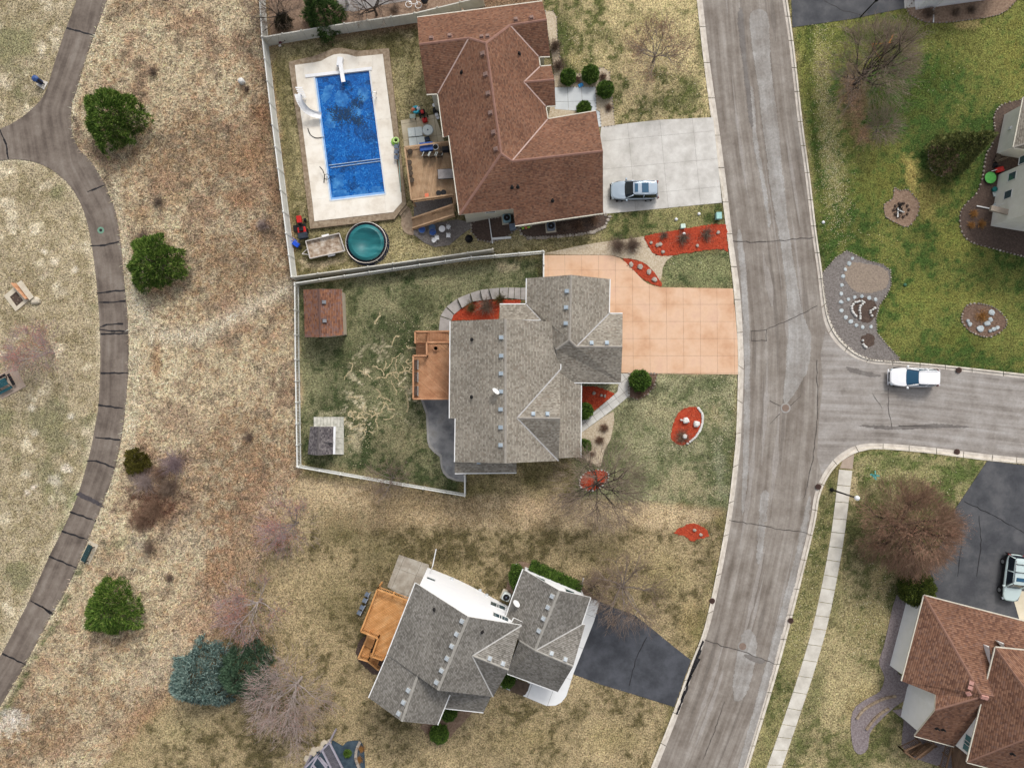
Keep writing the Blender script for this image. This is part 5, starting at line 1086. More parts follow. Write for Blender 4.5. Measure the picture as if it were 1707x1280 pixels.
patio([(925,146),(993,145),(994.5,184),(999.5,187),(1002.5,211),(990,213),(985,187),(925,182)], pm('pale_blue_concrete', [(196,200,202),(210,214,215)], 1, isl=.06), 'front_walk', ((922,140), (23.5, -.5), (1.5, 30), 4, 3), dz=.06)
patio([(665.3,924.5),(714.6,941),(716,975),(690,1006),(645.6,978)], pm('stained_concrete', [(150,140,126),(172,164,150),(190,184,172)], 1.2, fine=.15, isl=.08), 'patio', ((652,905), (28, 10.5), (-14, 33), 4, 4))
patio([(834,1144),(852,1129),(930,1150),(955,1090),(968,1040),(982,997),(1000,1002),(990,1036),(956,1122),(944,1160),(936,1170),(926,1175.5),(911,1176),(880,1163)], pm('white_concrete', [(232,232,230),(242,242,240)], 1), 'front_walk', ((890,930), (34, 13), (-20, 52), 7, 6))
patio([(1506,-20),(1508,14.5),(1547,8.5),(1547,-20)], M_conc, 'patio')
patio([(560,-30),(562,14),(572,18),(590,20),(606,16),(640,8),(690,0),(690,-30)], pm('grey_pavers', [(140,136,134),(158,154,152)], 2, fine=.2), 'patio')
patio([(1690,1000),(1702,985),(1720,985),(1720,1040),(1700,1034)], pm('cream_walk', [(206,194,168),(218,208,186)], 1), 'front_walk')
# ------------------------------------------------------------- trees and shrubs
def seg_mesh(P0, P1, R0, R1, ns=4):
    P0, P1 = np.asarray(P0, np.float64), np.asarray(P1, np.float64); R0, R1 = np.asarray(R0), np.asarray(R1); n = len(P0)
    d = P1 - P0; d /= np.linalg.norm(d, axis=1, keepdims=True) + 1e-9
    ref = np.where(np.abs(d[:, 2:3]) < .9, np.array([[0, 0, 1.]]), np.array([[1., 0, 0]])); a = np.cross(d, ref); a /= np.linalg.norm(a, axis=1, keepdims=True); b = np.cross(d, a)
    V = np.zeros((n, 2 * ns, 3))
    for k in range(ns):
        o = a * math.cos(2 * math.pi * k / ns) + b * math.sin(2 * math.pi * k / ns); V[:, k] = P0 + o * R0[:, None]; V[:, ns + k] = P1 + o * R1[:, None]
    base = (np.arange(n) * 2 * ns)[:, None]
    Fc = np.concatenate([base + np.array([[k, (k + 1) % ns, ns + (k + 1) % ns, ns + k]]) for k in range(ns)], 0)
    return V.reshape(-1, 3), Fc
def leaf_mesh(Cn, D, L, W, rs_):
    n = len(Cn); D = D / (np.linalg.norm(D, axis=1, keepdims=True) + 1e-9); r = rs_.normal(size=(n, 3)); s = np.cross(D, r); s /= np.linalg.norm(s, axis=1, keepdims=True) + 1e-9
    L = np.broadcast_to(L, (n,))[:, None]; W = np.broadcast_to(W, (n,))[:, None]
    V = np.stack([Cn, Cn + D * L * .5 + s * W * .5, Cn + D * L, Cn + D * L * .5 - s * W * .5], 1).reshape(-1, 3)
    return V, np.arange(4 * n).reshape(n, 4)
def leafmat(name, cols, isl=.7, sc_=1.5, spec=.2):
    if name in MC: return MC[name]
    t = NT(name); p = t.pos(); i = t.island(); k = len(cols)
    f = t.math('ADD', t.math('MULTIPLY', i, .55), t.math('MULTIPLY', t.noise(p, sc_, 3), .45))
    col = t.ramp(f, [(.2 + .6 * j / (k - 1), C(*c)) for j, c in enumerate(cols)])
    MC[name] = t.out(col, .7, spec); return MC[name]
def bare_tree(label, base, ht, rad, seed, bark, twig, counts=(7, 6, 6, 5), cat='tree', name='bare_tree', lean=(0, 0), buds=None, nb=0, up=.75, r0=.16, tw=.011, trunk_h=.22, group=None, asym=1, fuzz=0):
    p0 = gp(*base); root = thing(name, label, cat, p0, group); rr = random.Random(seed); T = ([], [], [], []); W = ([], [], [], []); tips = []
    def seg(store, a, b, ra, rb): store[0].append(a[:]); store[1].append(b[:]); store[2].append(ra); store[3].append(rb)
    def grow(p, d, L, r, lv):
        st = T if lv < 3 else W; n = 3 if lv < 3 else 2; pts = [p.copy()]; q = p.copy(); dd = d.copy()
        for i in range(n):
            dd = (dd + Vector((rr.gauss(0, .16), rr.gauss(0, .16), rr.gauss(.02, .12)))).normalized(); q2 = q + dd * L / n
            ra, rb = r * (1 - .75 * i / n), r * (1 - .75 * (i + 1) / n); seg(st, q, q2, ra, rb); q = q2; pts.append(q.copy())
        tips.append(q.copy()) if lv >= len(counts) - 1 else None
        if lv >= len(counts): return
        for k in range(counts[lv]):
            t = rr.uniform(.25, 1); i = min(n - 1, int(t * n)); s = pts[i].lerp(pts[i + 1], t * n - i)
            ax = dd.orthogonal().normalized(); ax = Matrix.Rotation(rr.uniform(0, 6.283), 3, dd) @ ax
            a = rr.uniform(.35, .95); nd_ = (dd * math.cos(a) + ax * math.sin(a) + Vector((0, 0, .12))).normalized()
            grow(s, nd_, L * rr.uniform(.42, .66), max(tw, r * rr.uniform(.35, .5)), lv + 1)
    th = ht * trunk_h; ctr = p0 + Vector((0, 0, th)); seg(T, p0, ctr, r0, r0 * .8)
    nl = counts[0] + 3
    for k in range(nl):
        az = 6.283 * k / nl + rr.uniform(-.35, .35); el = rr.uniform(.25, 1.2) if k < nl - 2 else 1.35
        d = Vector((math.cos(az) * math.cos(el) * asym, math.sin(az) * math.cos(el), math.sin(el) * up)) + Vector((lean[0], lean[1], 0)); 
        L = 1 / math.sqrt((d.xy.length / (rad * .72)) ** 2 + (d.z / ((ht - th) * .85)) ** 2 + 1e-6) / 1
        grow(p0 + Vector((0, 0, th * rr.uniform(.6, 1))), d.normalized(), L * d.length, r0 * rr.uniform(.4, .6), 1)
    if fuzz:
        rf = np.random.RandomState(seed + 50); az = rf.rand(fuzz) * 6.283; q = (.3 + .7 * rf.rand(fuzz) ** .6) * (1 + .1 * np.sin(az * 3 + seed) + .07 * np.sin(az * 7)); zz = np.sqrt(np.clip(1 - q * q, 0, 1)) * (ht - th) * rf.uniform(.55, .9, fuzz) + th * .8
        cx_ = np.array([lean[0], lean[1]]) * rad * .6
        a = np.stack([np.cos(az) * q * rad * .92 + cx_[0], np.sin(az) * q * rad * .92 + cx_[1], zz], 1) + np.array(p0); dd = np.stack([np.cos(az) * (q + .15), np.sin(az) * (q + .15), rf.uniform(.1, .9, fuzz)], 1) + rf.normal(size=(fuzz, 3)) * .35
        dd /= np.linalg.norm(dd, axis=1, keepdims=True); L_ = rf.uniform(.35, .95, fuzz)[:, None]; b = a + dd * L_; c2 = b + (dd + rf.normal(size=(fuzz, 3)) * .4) * L_ * .5
        for P_, Q_, ra, rb in ((a, b, tw, tw * .8), (b, c2, tw * .8, tw * .4)): W[0].extend(map(tuple, P_)); W[1].extend(map(tuple, Q_)); W[2].extend([ra] * fuzz); W[3].extend([rb] * fuzz)
    V, Fc = seg_mesh(*T, ns=5); np_mesh('trunk', V, Fc, bark, root)
    V, Fc = seg_mesh(*W, ns=3); np_mesh('crown', V, Fc, twig, root)
    if buds:
        rs_ = np.random.RandomState(seed); tp = np.array([t[:] for t in tips]); ix = rs_.randint(0, len(tp), nb); cn = tp[ix] + rs_.normal(size=(nb, 3)) * .12
        V, Fc = leaf_mesh(cn, rs_.normal(size=(nb, 3)), .09, .05, rs_); np_mesh('buds', V, Fc, buds, root)
    return root
B_dark = pm('dark_bark', [(58,50,45),(80,70,63)], 3); B_grey = pm('grey_bark', [(124,112,104),(150,140,132)], 3); B_pale = pm('pale_bark', [(158,146,140),(186,176,170)], 3)
TW_grey = leafmat('grey_twigs', [(118,100,86),(146,128,112),(166,150,136)]); TW_red = leafmat('reddish_twigs', [(110,88,72),(146,117,97),(176,145,121)]); TW_brown = leafmat('brown_twigs', [(112,94,80),(140,120,104),(160,140,124)])
TW_pale = leafmat('pale_twigs', [(150,130,122),(176,158,150),(196,180,174)]); TW_pink = leafmat('mauve_twigs', [(140,118,116),(162,142,142),(178,160,162)])
BUD = leafmat('pink_buds', [(176,96,84),(196,122,106),(206,144,128)]); BUDr = leafmat('rust_buds', [(150,104,84),(174,126,104),(192,150,128)])
bare_tree('dense reddish brown bare tree beside the worn asphalt driveway', (1490,873), 7.5, 4.5, 3, B_dark, TW_red, (8, 8, 8, 7), r0=.3, tw=.013, buds=BUDr, nb=9000, lean=(.02,.04), fuzz=3800)
bare_tree('wide grey bare tree on the upper right lawn', (1424,140), 8, 4.3, 4, B_dark, TW_grey, (8, 7, 7, 6), r0=.2, lean=(.16, .2), tw=.011, fuzz=1500)
bare_tree('bare tree rising from the round red mulch bed', (992,803), 7.5, 4.4, 5, B_dark, TW_grey, (7, 7, 6, 5), r0=.18, lean=(0.1, -.02), fuzz=1300)
bare_tree('slim bare tree beside the black driveway', (1034,972), 7, 4.0, 6, B_grey, TW_brown, (7, 6, 6, 5), r0=.15, lean=(.05, .0), fuzz=400)
bare_tree('rusty budded young tree on the front lawn of the brown house', (1088,104), 6, 2.9, 7, B_grey, TW_brown, (6, 6, 6, 4), r0=.12, buds=BUDr, nb=2600, lean=(.08, .15), fuzz=260)
bare_tree('pink budded tree on the lawn edge below the playhouse', (497,870), 6, 3.2, 8, B_grey, TW_pink, (6, 6, 6, 4), r0=.11, buds=BUD, nb=2200, lean=(-.3, 0), fuzz=260)
bare_tree('pink budded tree above the blue spruces', (437,998), 6.5, 3.4, 9, B_pale, TW_pink, (6, 6, 6, 4), r0=.12, buds=BUD, nb=2000, lean=(-.25, -.05), fuzz=260)
bare_tree('tall pale bare tree touching the green spruce', (503,1128), 9, 4.4, 10, B_pale, TW_pale, (7, 7, 7, 5), r0=.16, buds=BUD, nb=900, lean=(-.15, -.05), tw=.014, fuzz=500)
bare_tree('pink budded park tree beside the horseshoe pit', (91,589), 5.2, 3.0, 11, B_pale, TW_pink, (6, 6, 6, 4), r0=.1, buds=BUD, nb=3200, lean=(-.35, 0), fuzz=260)
bare_tree('thin bare tree inside the white fence near the grey house', (657,795), 5.5, 2.6, 12, B_grey, TW_brown, (6, 6, 5, 4), r0=.09, lean=(0, .1))
bare_tree('bare tree behind the cream fence by the pavers', (628,26), 7, 3.2, 13, B_dark, TW_brown, (6, 6, 5, 4), r0=.15)
bare_tree('bare tree in the fenced corner left of the evergreen', (470,36), 6, 3.0, 14, B_dark, TW_brown, (6, 6, 6, 5), r0=.12, fuzz=260)
bare_tree('small bare tree below the wide grey tree', (1456,222), 3.6, 1.7, 15, B_grey, TW_grey, (6, 6, 5, 4), r0=.06, fuzz=400)
bare_tree('dense brown shrub tree at the corner of the white house hedge', (990,976), 2.6, 1.7, 16, B_dark, TW_brown, (8, 7, 6, 5), r0=.06, trunk_h=.05)
def twig_bush(label, c, r, h, seed, mat, n=420, cat='shrub', name='bare_shrub', group=None, rr0=.009):
    n = int(n * .42); p0 = gp(*c); rs_ = np.random.RandomState(seed); az = rs_.rand(n) * 6.283; el = rs_.rand(n) ** .7 * 1.5; L = rs_.uniform(.6, 1.1, n)
    d = np.stack([np.cos(az) * np.cos(el) * r, np.sin(az) * np.cos(el) * r, np.sin(el) * h], 1) * L[:, None]
    a = np.array(p0) + rs_.normal(size=(n, 3)) * np.array([r * .12, r * .12, .01]); mid = a + d * .55 + rs_.normal(size=(n, 3)) * r * .08; e = a + d + rs_.normal(size=(n, 3)) * r * .12
    f = mid + (e - mid) * .3; e2 = f + d * .35 + rs_.normal(size=(n, 3)) * r * .2
    n = len(a); P0_ = np.concatenate([a, mid, f]); P1_ = np.concatenate([mid, e, e2]); z = np.full(n, rr0)
    root = thing(name, label, cat, p0, group); V, Fc = seg_mesh(P0_, P1_, np.concatenate([z * 1.5, z, z * .8]), np.concatenate([z, z * .6, z * .5]), 3); np_mesh('stems', V, Fc, mat, root); return root
for i, (lab, c, r, h, mt, n) in enumerate([
 ('grey twiggy shrub in the meadow between the two upper pines', (266,337), .9, .9, TW_grey, 420), ('wide grey twig shrub just above the middle pine', (241,396), 1.2, 1.0, TW_grey, 500), ('pale twig shrub by the tall fence near the red mower', (440,376), .8, .8, TW_pale, 420),
 ('small grey shrub high in the meadow', (256,121), .7, .7, TW_grey, 300), ('dark tuft near the fence below the boulder', (412,150), .45, .5, TW_brown, 260), ('dark low shrub in the open meadow left of the playhouse', (417,728), .8, .6, TW_brown, 420), ('blackish small shrub above the lowest pine on its right', (284,962), .6, .5, TW_brown, 420), ('straggly shrub near the path bench', (250,912), 1.0, .8, TW_brown, 300),
 ('silver twig clump below the small juniper', (243,800), 1.7, .9, TW_pale, 700), ('mauve brown shrub right of the small juniper', (292,772), 1.8, 1.0, TW_pink, 900), ('reddish twig thicket below the silver clump', (256,848), 1.7, .8, TW_red, 1100), ('brown twig thicket right of the silver clump', (282,812), 1.5, .8, TW_brown, 900), ('lower reddish twig thicket in the brown patch', (236,868), 1.3, .6, TW_red, 700), ('upper brown twig thicket beside the juniper', (268,786), 1.2, .7, TW_red, 600),
 ('brown bare shrub in the gravel strip by the peach driveway', (1030,410), 1.2, 1.0, TW_brown, 700), ('second brown bare shrub in the gravel strip nearer the street', (1054,409), 1.1, 1.0, TW_brown, 700), ('dark shrub in the red mulch near the street', (1177,391), .9, .7, TW_brown, 420), ('dark twig shrub at the middle of the long red bed', (1138,397), .9, .7, TW_brown, 420), ('small dark shrub at the left of the long red bed', (1106,393), .6, .5, TW_brown, 300),
 ('large bare shrub beside the stepping slabs', (812,511), 1.3, 1.2, TW_brown, 700), ('olive shrub at the top of the stepping slabs', (834,498), .8, .8, leafmat('olive_twigs', [(96,90,54),(120,112,70)]), 500), ('olive shrub in the lower bend of the stepping slabs', (786,512), .8, .8, leafmat('olive_twigs', []) if 'olive_twigs' in MC else TW_brown, 500),
 ('rust coloured grass tuft nearest the front walk', (1007,713), .6, .5, TW_red, 500), ('rust coloured grass tuft in the middle of the pale gravel', (1000,733), .6, .5, TW_red, 500), ('faded small tuft at the lower end of the pale gravel', (987,756), .4, .35, TW_red, 300),
 ('rust round shrub between two green globes', (962,134), .5, .5, TW_red, 500), ('rust round shrub at the tip of the gravel bed', (1004,130), .55, .5, TW_red, 500), ('rust round shrub near the driveway end of the gravel bed', (1014,181), .5, .5, TW_red, 420),
 ('grey brown shrub against the brown house wall', (925,80), .9, 1.1, TW_brown, 600), ('grey brown shrub by the entry gable', (931,112), .9, 1.0, TW_brown, 600), ('dormant brown hydrangea bed below the garage wall', (940,382), .8, .6, TW_brown, 500), ('reddish dormant shrub below the garage wall', (965,377), .8, .6, TW_red, 500), ('brown shrub at the end of the planting bed', (990,368), .7, .6, TW_red, 420),
 ('burgundy shrub beside the green globe by the peach driveway', (1084,640), .7, .6, TW_brown, 420), ('burgundy low shrub below that green globe', (1066,656), .7, .5, TW_red, 420), ('brown shrub at the lower corner of the white house', (722,1216), .9, .8, TW_red, 700), ('yellow dry plant nearest the house corner bed', (1622,357), .5, .4, leafmat('straw_stems', [(176,128,70),(198,150,92)]), 420), ('yellow dry plant left in the dark soil bed', (1618,376), .45, .4, leafmat('straw_stems', []) if 'straw_stems' in MC else TW_pale, 420), ('yellow dry plant right in the dark soil bed', (1635,374), .5, .4, leafmat('straw_stems', []) if 'straw_stems' in MC else TW_pale, 420),
 ('golden dry plant in the oval dark bed', (1636,527), .8, .4, leafmat('straw_stems', []) if 'straw_stems' in MC else TW_pale, 500), ('dark leafless clump under the white wall', (1592,22), .6, .5, TW_brown, 400), ('second dark clump under the white wall further right', (1618,18), .6, .5, TW_brown, 400), ('round brown shrub by the white steps', (1548,24), .7, .6, TW_brown, 500),
 ('brown dormant plant in the red oval bed', (1137,728), 1.0, .4, TW_red, 600), ('brown tuft near the white garden furniture by the pavers', (658,17), .7, .6, TW_brown, 420)]): twig_bush(lab, c, r, h, 100 + i, mt, n)
def evergreen(label, c, r, h, seed, cols, style, n, cat='tree', name='pine_tree', L=.34, W=.07, lean=(0, 0), base_z=.3, squash=1.0):
    """needle tufts in clumps spread through the crown volume"""
    p0 = gp(*c); root = thing(name, label, cat, p0); rs_ = np.random.RandomState(seed); m = MB(); m.tube(p0, p0 + Vector((lean[0], lean[1], h * .9)), .16 * r / 3 + .04, .03, 7)
    rr = random.Random(seed); 
    for k in range(26):
        t = rr.uniform(.15, .9); a = rr.uniform(0, 6.28); q = p0 + Vector((lean[0] * t, lean[1] * t, h * t)); rad = r * (1 - t * .75 if style == 'cone' else .85)
        m.tube(q, q + Vector((math.cos(a) * rad * .8, math.sin(a) * rad * .8, .15 * h * (1 - t))), .04, .012, 5)
    m.build('trunk', B_dark, root)
    k = n; az = rs_.rand(k) * 6.283
    bias = 1 + .16 * np.sin(az * 3 + seed) + .12 * np.sin(az * 7 + seed * 2) + .07 * np.sin(az * 13 + seed)
    if style == 'cone':
        t = 1 - np.sqrt(rs_.rand(k)); rad = (1 - t) * r * bias * (1 - .25 * rs_.rand(k)); z = t * h * (1 - .03) + base_z
    else:
        q = np.sqrt(rs_.rand(k)) ** .85; rad = q * r * bias * .95; z = base_z + np.sqrt(np.clip(1 - q * q * .96, 0, 1)) * (h - base_z) * (1 - .3 * rs_.rand(k) ** 2)
    cn = np.stack([np.cos(az) * rad * squash, np.sin(az) * rad, z], 1); tz = (z / h)[:, None]; cn[:, :2] += tz * np.array([lean])
    out = np.stack([np.cos(az), np.sin(az), np.full(k, .55 if style == 'cone' else .4) + (z / h)], 1); nt = 12
    Cn = np.repeat(cn, nt, 0) + rs_.normal(size=(k * nt, 3)) * .07 + np.array(p0); D = np.repeat(out, nt, 0) + rs_.normal(size=(k * nt, 3)) * .75
    V, Fc = leaf_mesh(Cn, D, rs_.uniform(.7, 1.2, k * nt) * L, W, rs_); 
    mt = leafmat(*cols) if isinstance(cols, tuple) else cols
    np_mesh('crown', V, Fc, mt, root); return root
PINE = leafmat('pine_needles', [(38,58,22),(74,104,38),(106,136,54),(146,162,82)]); BLUE = leafmat('blue_spruce_needles', [(60,84,80),(96,120,114),(130,152,144),(154,172,162)]); GSP = leafmat('green_spruce_needles', [(44,66,52),(74,100,76),(102,126,100)]); ARB = leafmat('dark_green_foliage', [(36,58,22),(64,92,32),(92,122,46),(122,148,68)]); OLV = leafmat('olive_needles', [(58,68,38),(94,104,56),(124,130,72),(142,138,86)])
JUN = leafmat('juniper_foliage', [(62,60,22),(86,82,30),(112,104,44)])
evergreen('round dark green pine nearest the path fork', (206,208), 2.95, 4.0, 1, PINE, 'dome', 1500, L=.42)
evergreen('dark green pine beside the middle of the path', (272,443), 2.7, 3.6, 2, PINE, 'dome', 1300, L=.42)
evergreen('lowest dark green pine below the path bench', (203,1006), 2.7, 3.6, 3, PINE, 'dome', 1300, L=.42)
evergreen('broad blue spruce at the lower left', (346,1118), 3.3, 6.0, 4, BLUE, 'cone', 1500, name='spruce_tree', L=.4, W=.09)
evergreen('green spruce between the blue spruce and the pale bare tree', (418,1110), 2.9, 5.5, 5, GSP, 'cone', 1200, name='spruce_tree', L=.38, W=.08)
evergreen('bushy evergreen leaning over the cream fence', (545,38), 2.0, 6.5, 6, leafmat('mid_green_needles', [(34,58,24),(56,84,36),(80,108,50),(104,124,64)]), 'cone', 900, L=.34)
evergreen('tall olive pine beside the sand coloured house', (1574,266), 2.2, 7.6, 7, OLV, 'cone', 1100, L=.36)
evergreen('small olive juniper by the path', (233,768), 1.25, 1.1, 8, JUN, 'dome', 420, name='juniper', cat='shrub', L=.26)
evergreen('dark dwarf spruce in the fenced corner', (474,40), .9, 1.2, 9, leafmat('brown_green_needles', [(64,58,44),(88,80,62)]), 'cone', 260, name='juniper', cat='shrub', L=.24)
def globe(label, c, r, seed, mat=ARB, cat='shrub', name='round_shrub', squash=(1, 1, .9), z0=None):
    p0 = gp(*c); root = thing(name, label, cat, p0); rs_ = np.random.RandomState(seed); sx, sy, sz = squash; m = MB()
    prof = [(.3 * r, .05), (.82 * r, .3 * r), (.88 * r, .8 * r * sz), (.7 * r, 1.3 * r * sz), (.3 * r, 1.62 * r * sz)]; m.lathe((0, 0, 0), prof, 14); m.v = [(x * sx + p0.x, y * sy + p0.y, z + p0.z) for x, y, z in m.v]
    m.build('core', pm('shrub_core', [(30,42,18),(40,54,24)], 6), root)
    n = int(520 * (r / .7) ** 2) + 200; d = rs_.normal(size=(n, 3)); d[:, 2] = np.abs(d[:, 2]) * 1.1 - .35; d /= np.linalg.norm(d, axis=1, keepdims=True); k = 1 + .06 * np.sin(d[:, 0] * 9 + seed) + .05 * np.sin(d[:, 1] * 11)
    cn = d * r * (.9 * k * rs_.uniform(.88, 1.06, n))[:, None] * np.array([sx, sy, sz]) + np.array([0, 0, r * .85 * sz]); nt = 5
    Cn = np.repeat(cn, nt, 0) + rs_.normal(size=(n * nt, 3)) * .05 + np.array(p0); D = np.repeat(d, nt, 0) + rs_.normal(size=(n * nt, 3)) * .6
    V, Fc = leaf_mesh(Cn, D, .15, .06, rs_); np_mesh('foliage', V, Fc, mat, root); return root
globe('green globe shrub nearest the brown house entry', (946,133), .75, 1); globe('largest green globe shrub above the front walk', (983,129), .85, 2); globe('green globe shrub at the lawn side of the front walk', (1008,154), .82, 3); globe('green globe shrub against the brown garage roof', (973,184), .66, 4)
globe('green globe shrub at the corner of the peach driveway', (1064,634), 1.05, 5); globe('green shrub tucked under the porch eave beside the front walk', (973,684), .8, 6); globe('lower green shrub under the porch eave', (972,743), .72, 7)
globe('large round green bush above the rust roofed house', (1514,974), 1.75, 8, leafmat('yew_foliage', [(34,46,16),(60,76,26),(92,104,40),(120,128,56)]), squash=(1, 1, .95))
globe('dark globe shrub at the lower tip of the white house', (734,1217), .95, 9); globe('dark shrub below the lean to roof of the white house', (748,1180), .95, 10); globe('small dark shrub beside the white front walk', (845,1128), .8, 11)
# clipped hedge of the white house
hg = thing('clipped_hedge', 'dark green clipped hedge along the garage of the white house', 'hedge', gp(920, 958)); rs_ = np.random.RandomState(21); A_, B_ = gp(884,940), gp(966,978); m = MB(); m.bar(A_ + Vector((0, 0, .45)), B_ + Vector((0, 0, .45)), .85, .8); m.build('core', MC['shrub_core'], hg)
n = 2600; tt = rs_.rand(n); u = B_ - A_; s_ = Vector((-u.y, u.x, 0)).normalized(); off = rs_.uniform(-.6, .6, n); hz = np.where(np.abs(off) > .42, rs_.uniform(.1, .95, n), .85 + .12 * rs_.rand(n)) + .08 * np.sin(tt * 40)
Cn = np.array(A_)[None] + tt[:, None] * np.array(u)[None] + off[:, None] * np.array(s_)[None] + np.stack([np.zeros(n), np.zeros(n), hz], 1); Cn = np.repeat(Cn, 4, 0) + rs_.normal(size=(4 * n, 3)) * .06
V, Fc = leaf_mesh(Cn, rs_.normal(size=(4 * n, 3)) + np.array([0, 0, .8]), .16, .07, rs_); np_mesh('foliage', V, Fc, ARB, hg)
globe('dark shrub at the left end of the clipped hedge', (861,958), .9, 12, squash=(.8, 1.5, .9))
# ------------------------------------------------------------- vehicles
M_tyre = pm('tyre_rubber', [(22,22,23),(34,33,33)], 8); M_rim = pm('alloy_rim', [(150,152,154),(186,188,190)], 6, rough=.35, metal=.7); M_blackp = pm('black_plastic_and_shade', [(18,18,20),(30,30,32)], 6, rough=.5)
M_cglass = glass('car_glass', (22,34,44), .04); M_cblue = glass('blue_tint_glass', (40,84,112), .04); M_lamp = glass('headlamp', (190,200,206), .1); M_tail = glass('tail_lamp', (120,20,18), .15)
def paint_mat(name, c, metal=.0): t = NT(name); return t.out(C(*c), .18, .6, metal)
def ring(xc, hx, hy, z, e=5, n=36, taper=0):
    o = []
    for i in range(n):
        a = 2 * math.pi * i / n; c, s = math.cos(a), math.sin(a); x = hx * math.copysign(abs(c) ** (2 / e), c); y = hy * math.copysign(abs(s) ** (2 / e), s)
        y *= 1 - taper * max(0, x / hx) ** 3; o.append((xc + x, y, z))
    return o
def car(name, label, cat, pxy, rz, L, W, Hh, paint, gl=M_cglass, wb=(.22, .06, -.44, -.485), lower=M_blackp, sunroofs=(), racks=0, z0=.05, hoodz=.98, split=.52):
    c = at(pxy[0], pxy[1], .9); root = thing(name, label, cat, (c.x, c.y, z0), rz=rz); lb = lambda m, nm, mt, par=None, sm=True: m.build(nm, mt, par or root, smooth=sm, local=True)
    def zmod(x, z): return z - .16 * float(sstep((x - wb[0] * L * .8) / (.36 * L))) if z > .8 else z
    def loft(loops, m, cap=True):
        n = len(loops[0])
        for A, B in zip(loops[:-1], loops[1:]): m.add(A + B, [(i, (i + 1) % n, n + (i + 1) % n, n + i) for i in range(n)])
        if cap: m.add(loops[-1], [list(range(n))])
    hl, hw = L / 2, W / 2
    lo = [ring(0, hl * .95, hw * .9, .24, taper=.12), ring(0, hl * .995, hw * .985, .38, taper=.1), ring(0, hl, hw, split, taper=.1)]; m = MB(); loft(lo, m, False); lb(m, 'lower_body', lower)  # where black, the part above the sills is side shade painted on
    bd = [ring(0, hl, hw, split, taper=.1), ring(0, hl * .998, hw, max(.72, split + .04), taper=.1), ring(0, hl * .985, hw * .97, hoodz - .06, taper=.1), ring(0, hl * .965, hw * .92, hoodz, taper=.12), ring(0, hl * .7, hw * .6, hoodz + .02, taper=.1), ring(0, hl * .3, hw * .2, hoodz + .03)]
    bd = [[(x, y, zmod(x, z)) for x, y, z in r_] for r_ in bd]; m = MB(); loft(bd, m); lb(m, 'body', paint)
    xf0, xf1, xr1, xr0 = [k * L for k in wb]; zb = hoodz - .02; zt = Hh - .05
    b0 = ring((xf0 + xr0) / 2, (xf0 - xr0) / 2, hw * .9, zb, 7); b1 = ring((xf1 + xr1) / 2, (xf1 - xr1) / 2, hw * .72, zt, 7); m = MB(); loft([b0, b1], m, False); cab = lb(m, 'windows', gl)
    rf = [ring((xf1 + xr1) / 2, (xf1 - xr1) / 2 * 1.01, hw * .735, zt - .03, 7), ring((xf1 + xr1) / 2, (xf1 - xr1) / 2 * 1.0, hw * .72, zt + .01, 7), ring((xf1 + xr1) / 2, (xf1 - xr1) / 2 * .8, hw * .55, Hh, 6), ring((xf1 + xr1) / 2, .3, .2, Hh + .01)]; m = MB(); loft(rf, m); ro = lb(m, 'roof', paint)
    for s in (-1, 1):
        for (xa, xb) in ((xf0 * .93, xf1 * .9), ((xf1 + xr1) / 2 + .1, (xf1 + xr1) / 2 + .1), (xr0 * .97, xr1 * .98)): m = MB(); m.bar((xa, s * hw * .9, zb), (xb, s * hw * .735, zt), .09, .06); lb(m, 'pillar', paint)
        m = MB(); m.box((xf0 * .82, s * (hw + .1), zb + .08), (.16, .22, .14), s * .2); lb(m, 'mirror', paint)
        m = MB(); m.box((hl * .9, s * hw * .68, .68), (.22, .36, .14), -s * .45); lb(m, 'headlight', M_lamp)
        m = MB(); m.box((-hl * .955, s * hw * .74, .85), (.14, .34, .2), s * .3); lb(m, 'tail_light', M_tail)
        m = MB(); m.bar((xf1 * .6, s * hw * .66, Hh + .03), (xr1 * .9, s * hw * .66, Hh + .03), .05, .05); lb(m, 'roof_rail', M_rim if racks else paint)
        for xw in (.31, -.30):
            m = MB(); m.tube((xw * L, s * (hw - .2), .34), (xw * L, s * (hw + .015), .34), .35, .35, 18); wo = lb(m, 'wheel', M_tyre, sm=False); m = MB(); m.tube((xw * L, s * (hw - .05), .34), (xw * L, s * (hw + .03), .34), .22, .2, 12); lb(m, 'rim', M_rim, wo, False)
    m = MB(); m.box((hl * .985, 0, .58), (.1, W * .5, .22)); lb(m, 'grille', M_blackp); m = MB(); m.box((hl * .99, 0, .36), (.12, W * .82, .12)); lb(m, 'front_bumper', lower); m = MB(); m.box((-hl * .99, 0, .45), (.1, W * .84, .2)); lb(m, 'rear_bumper', lower)
    for (xa, xb, wy) in sunroofs: m = MB(); m.box(((xa + xb) / 2 * L, 0, Hh + .012), (abs(xb - xa) * L, W * wy, .03)); lb(m, 'sunroof', M_cblue, ro, False)
    for k in range(racks): m = MB(); x = xr1 + (xf1 - xr1) * (.22 + .3 * k); m.bar((x, -hw * .68, Hh + .07), (x, hw * .68, Hh + .07), .06, .04); lb(m, 'crossbar', M_blackp)
    return root
car('parked_suv', 'silver SUV with two dark roof panels on the concrete driveway', 'car', (1058,317), math.pi + .02, 4.75, 1.92, 1.68, paint_mat('silver_paint', (172,186,198), .3), sunroofs=((.03, -.04, .44), (-.12, -.26, .5)), split=.74)  # raised split: shade on the silver sides painted as black
car('parked_suv', 'white SUV parked along the kerb of the side street', 'car', (1525.5,629), math.pi - .02, 4.8, 1.92, 1.66, paint_mat('white_paint', (244,244,245)), M_cblue, (.2, .0, -.44, -.485), paint_mat('white_paint_low', (236,236,238)), z0=-.06)
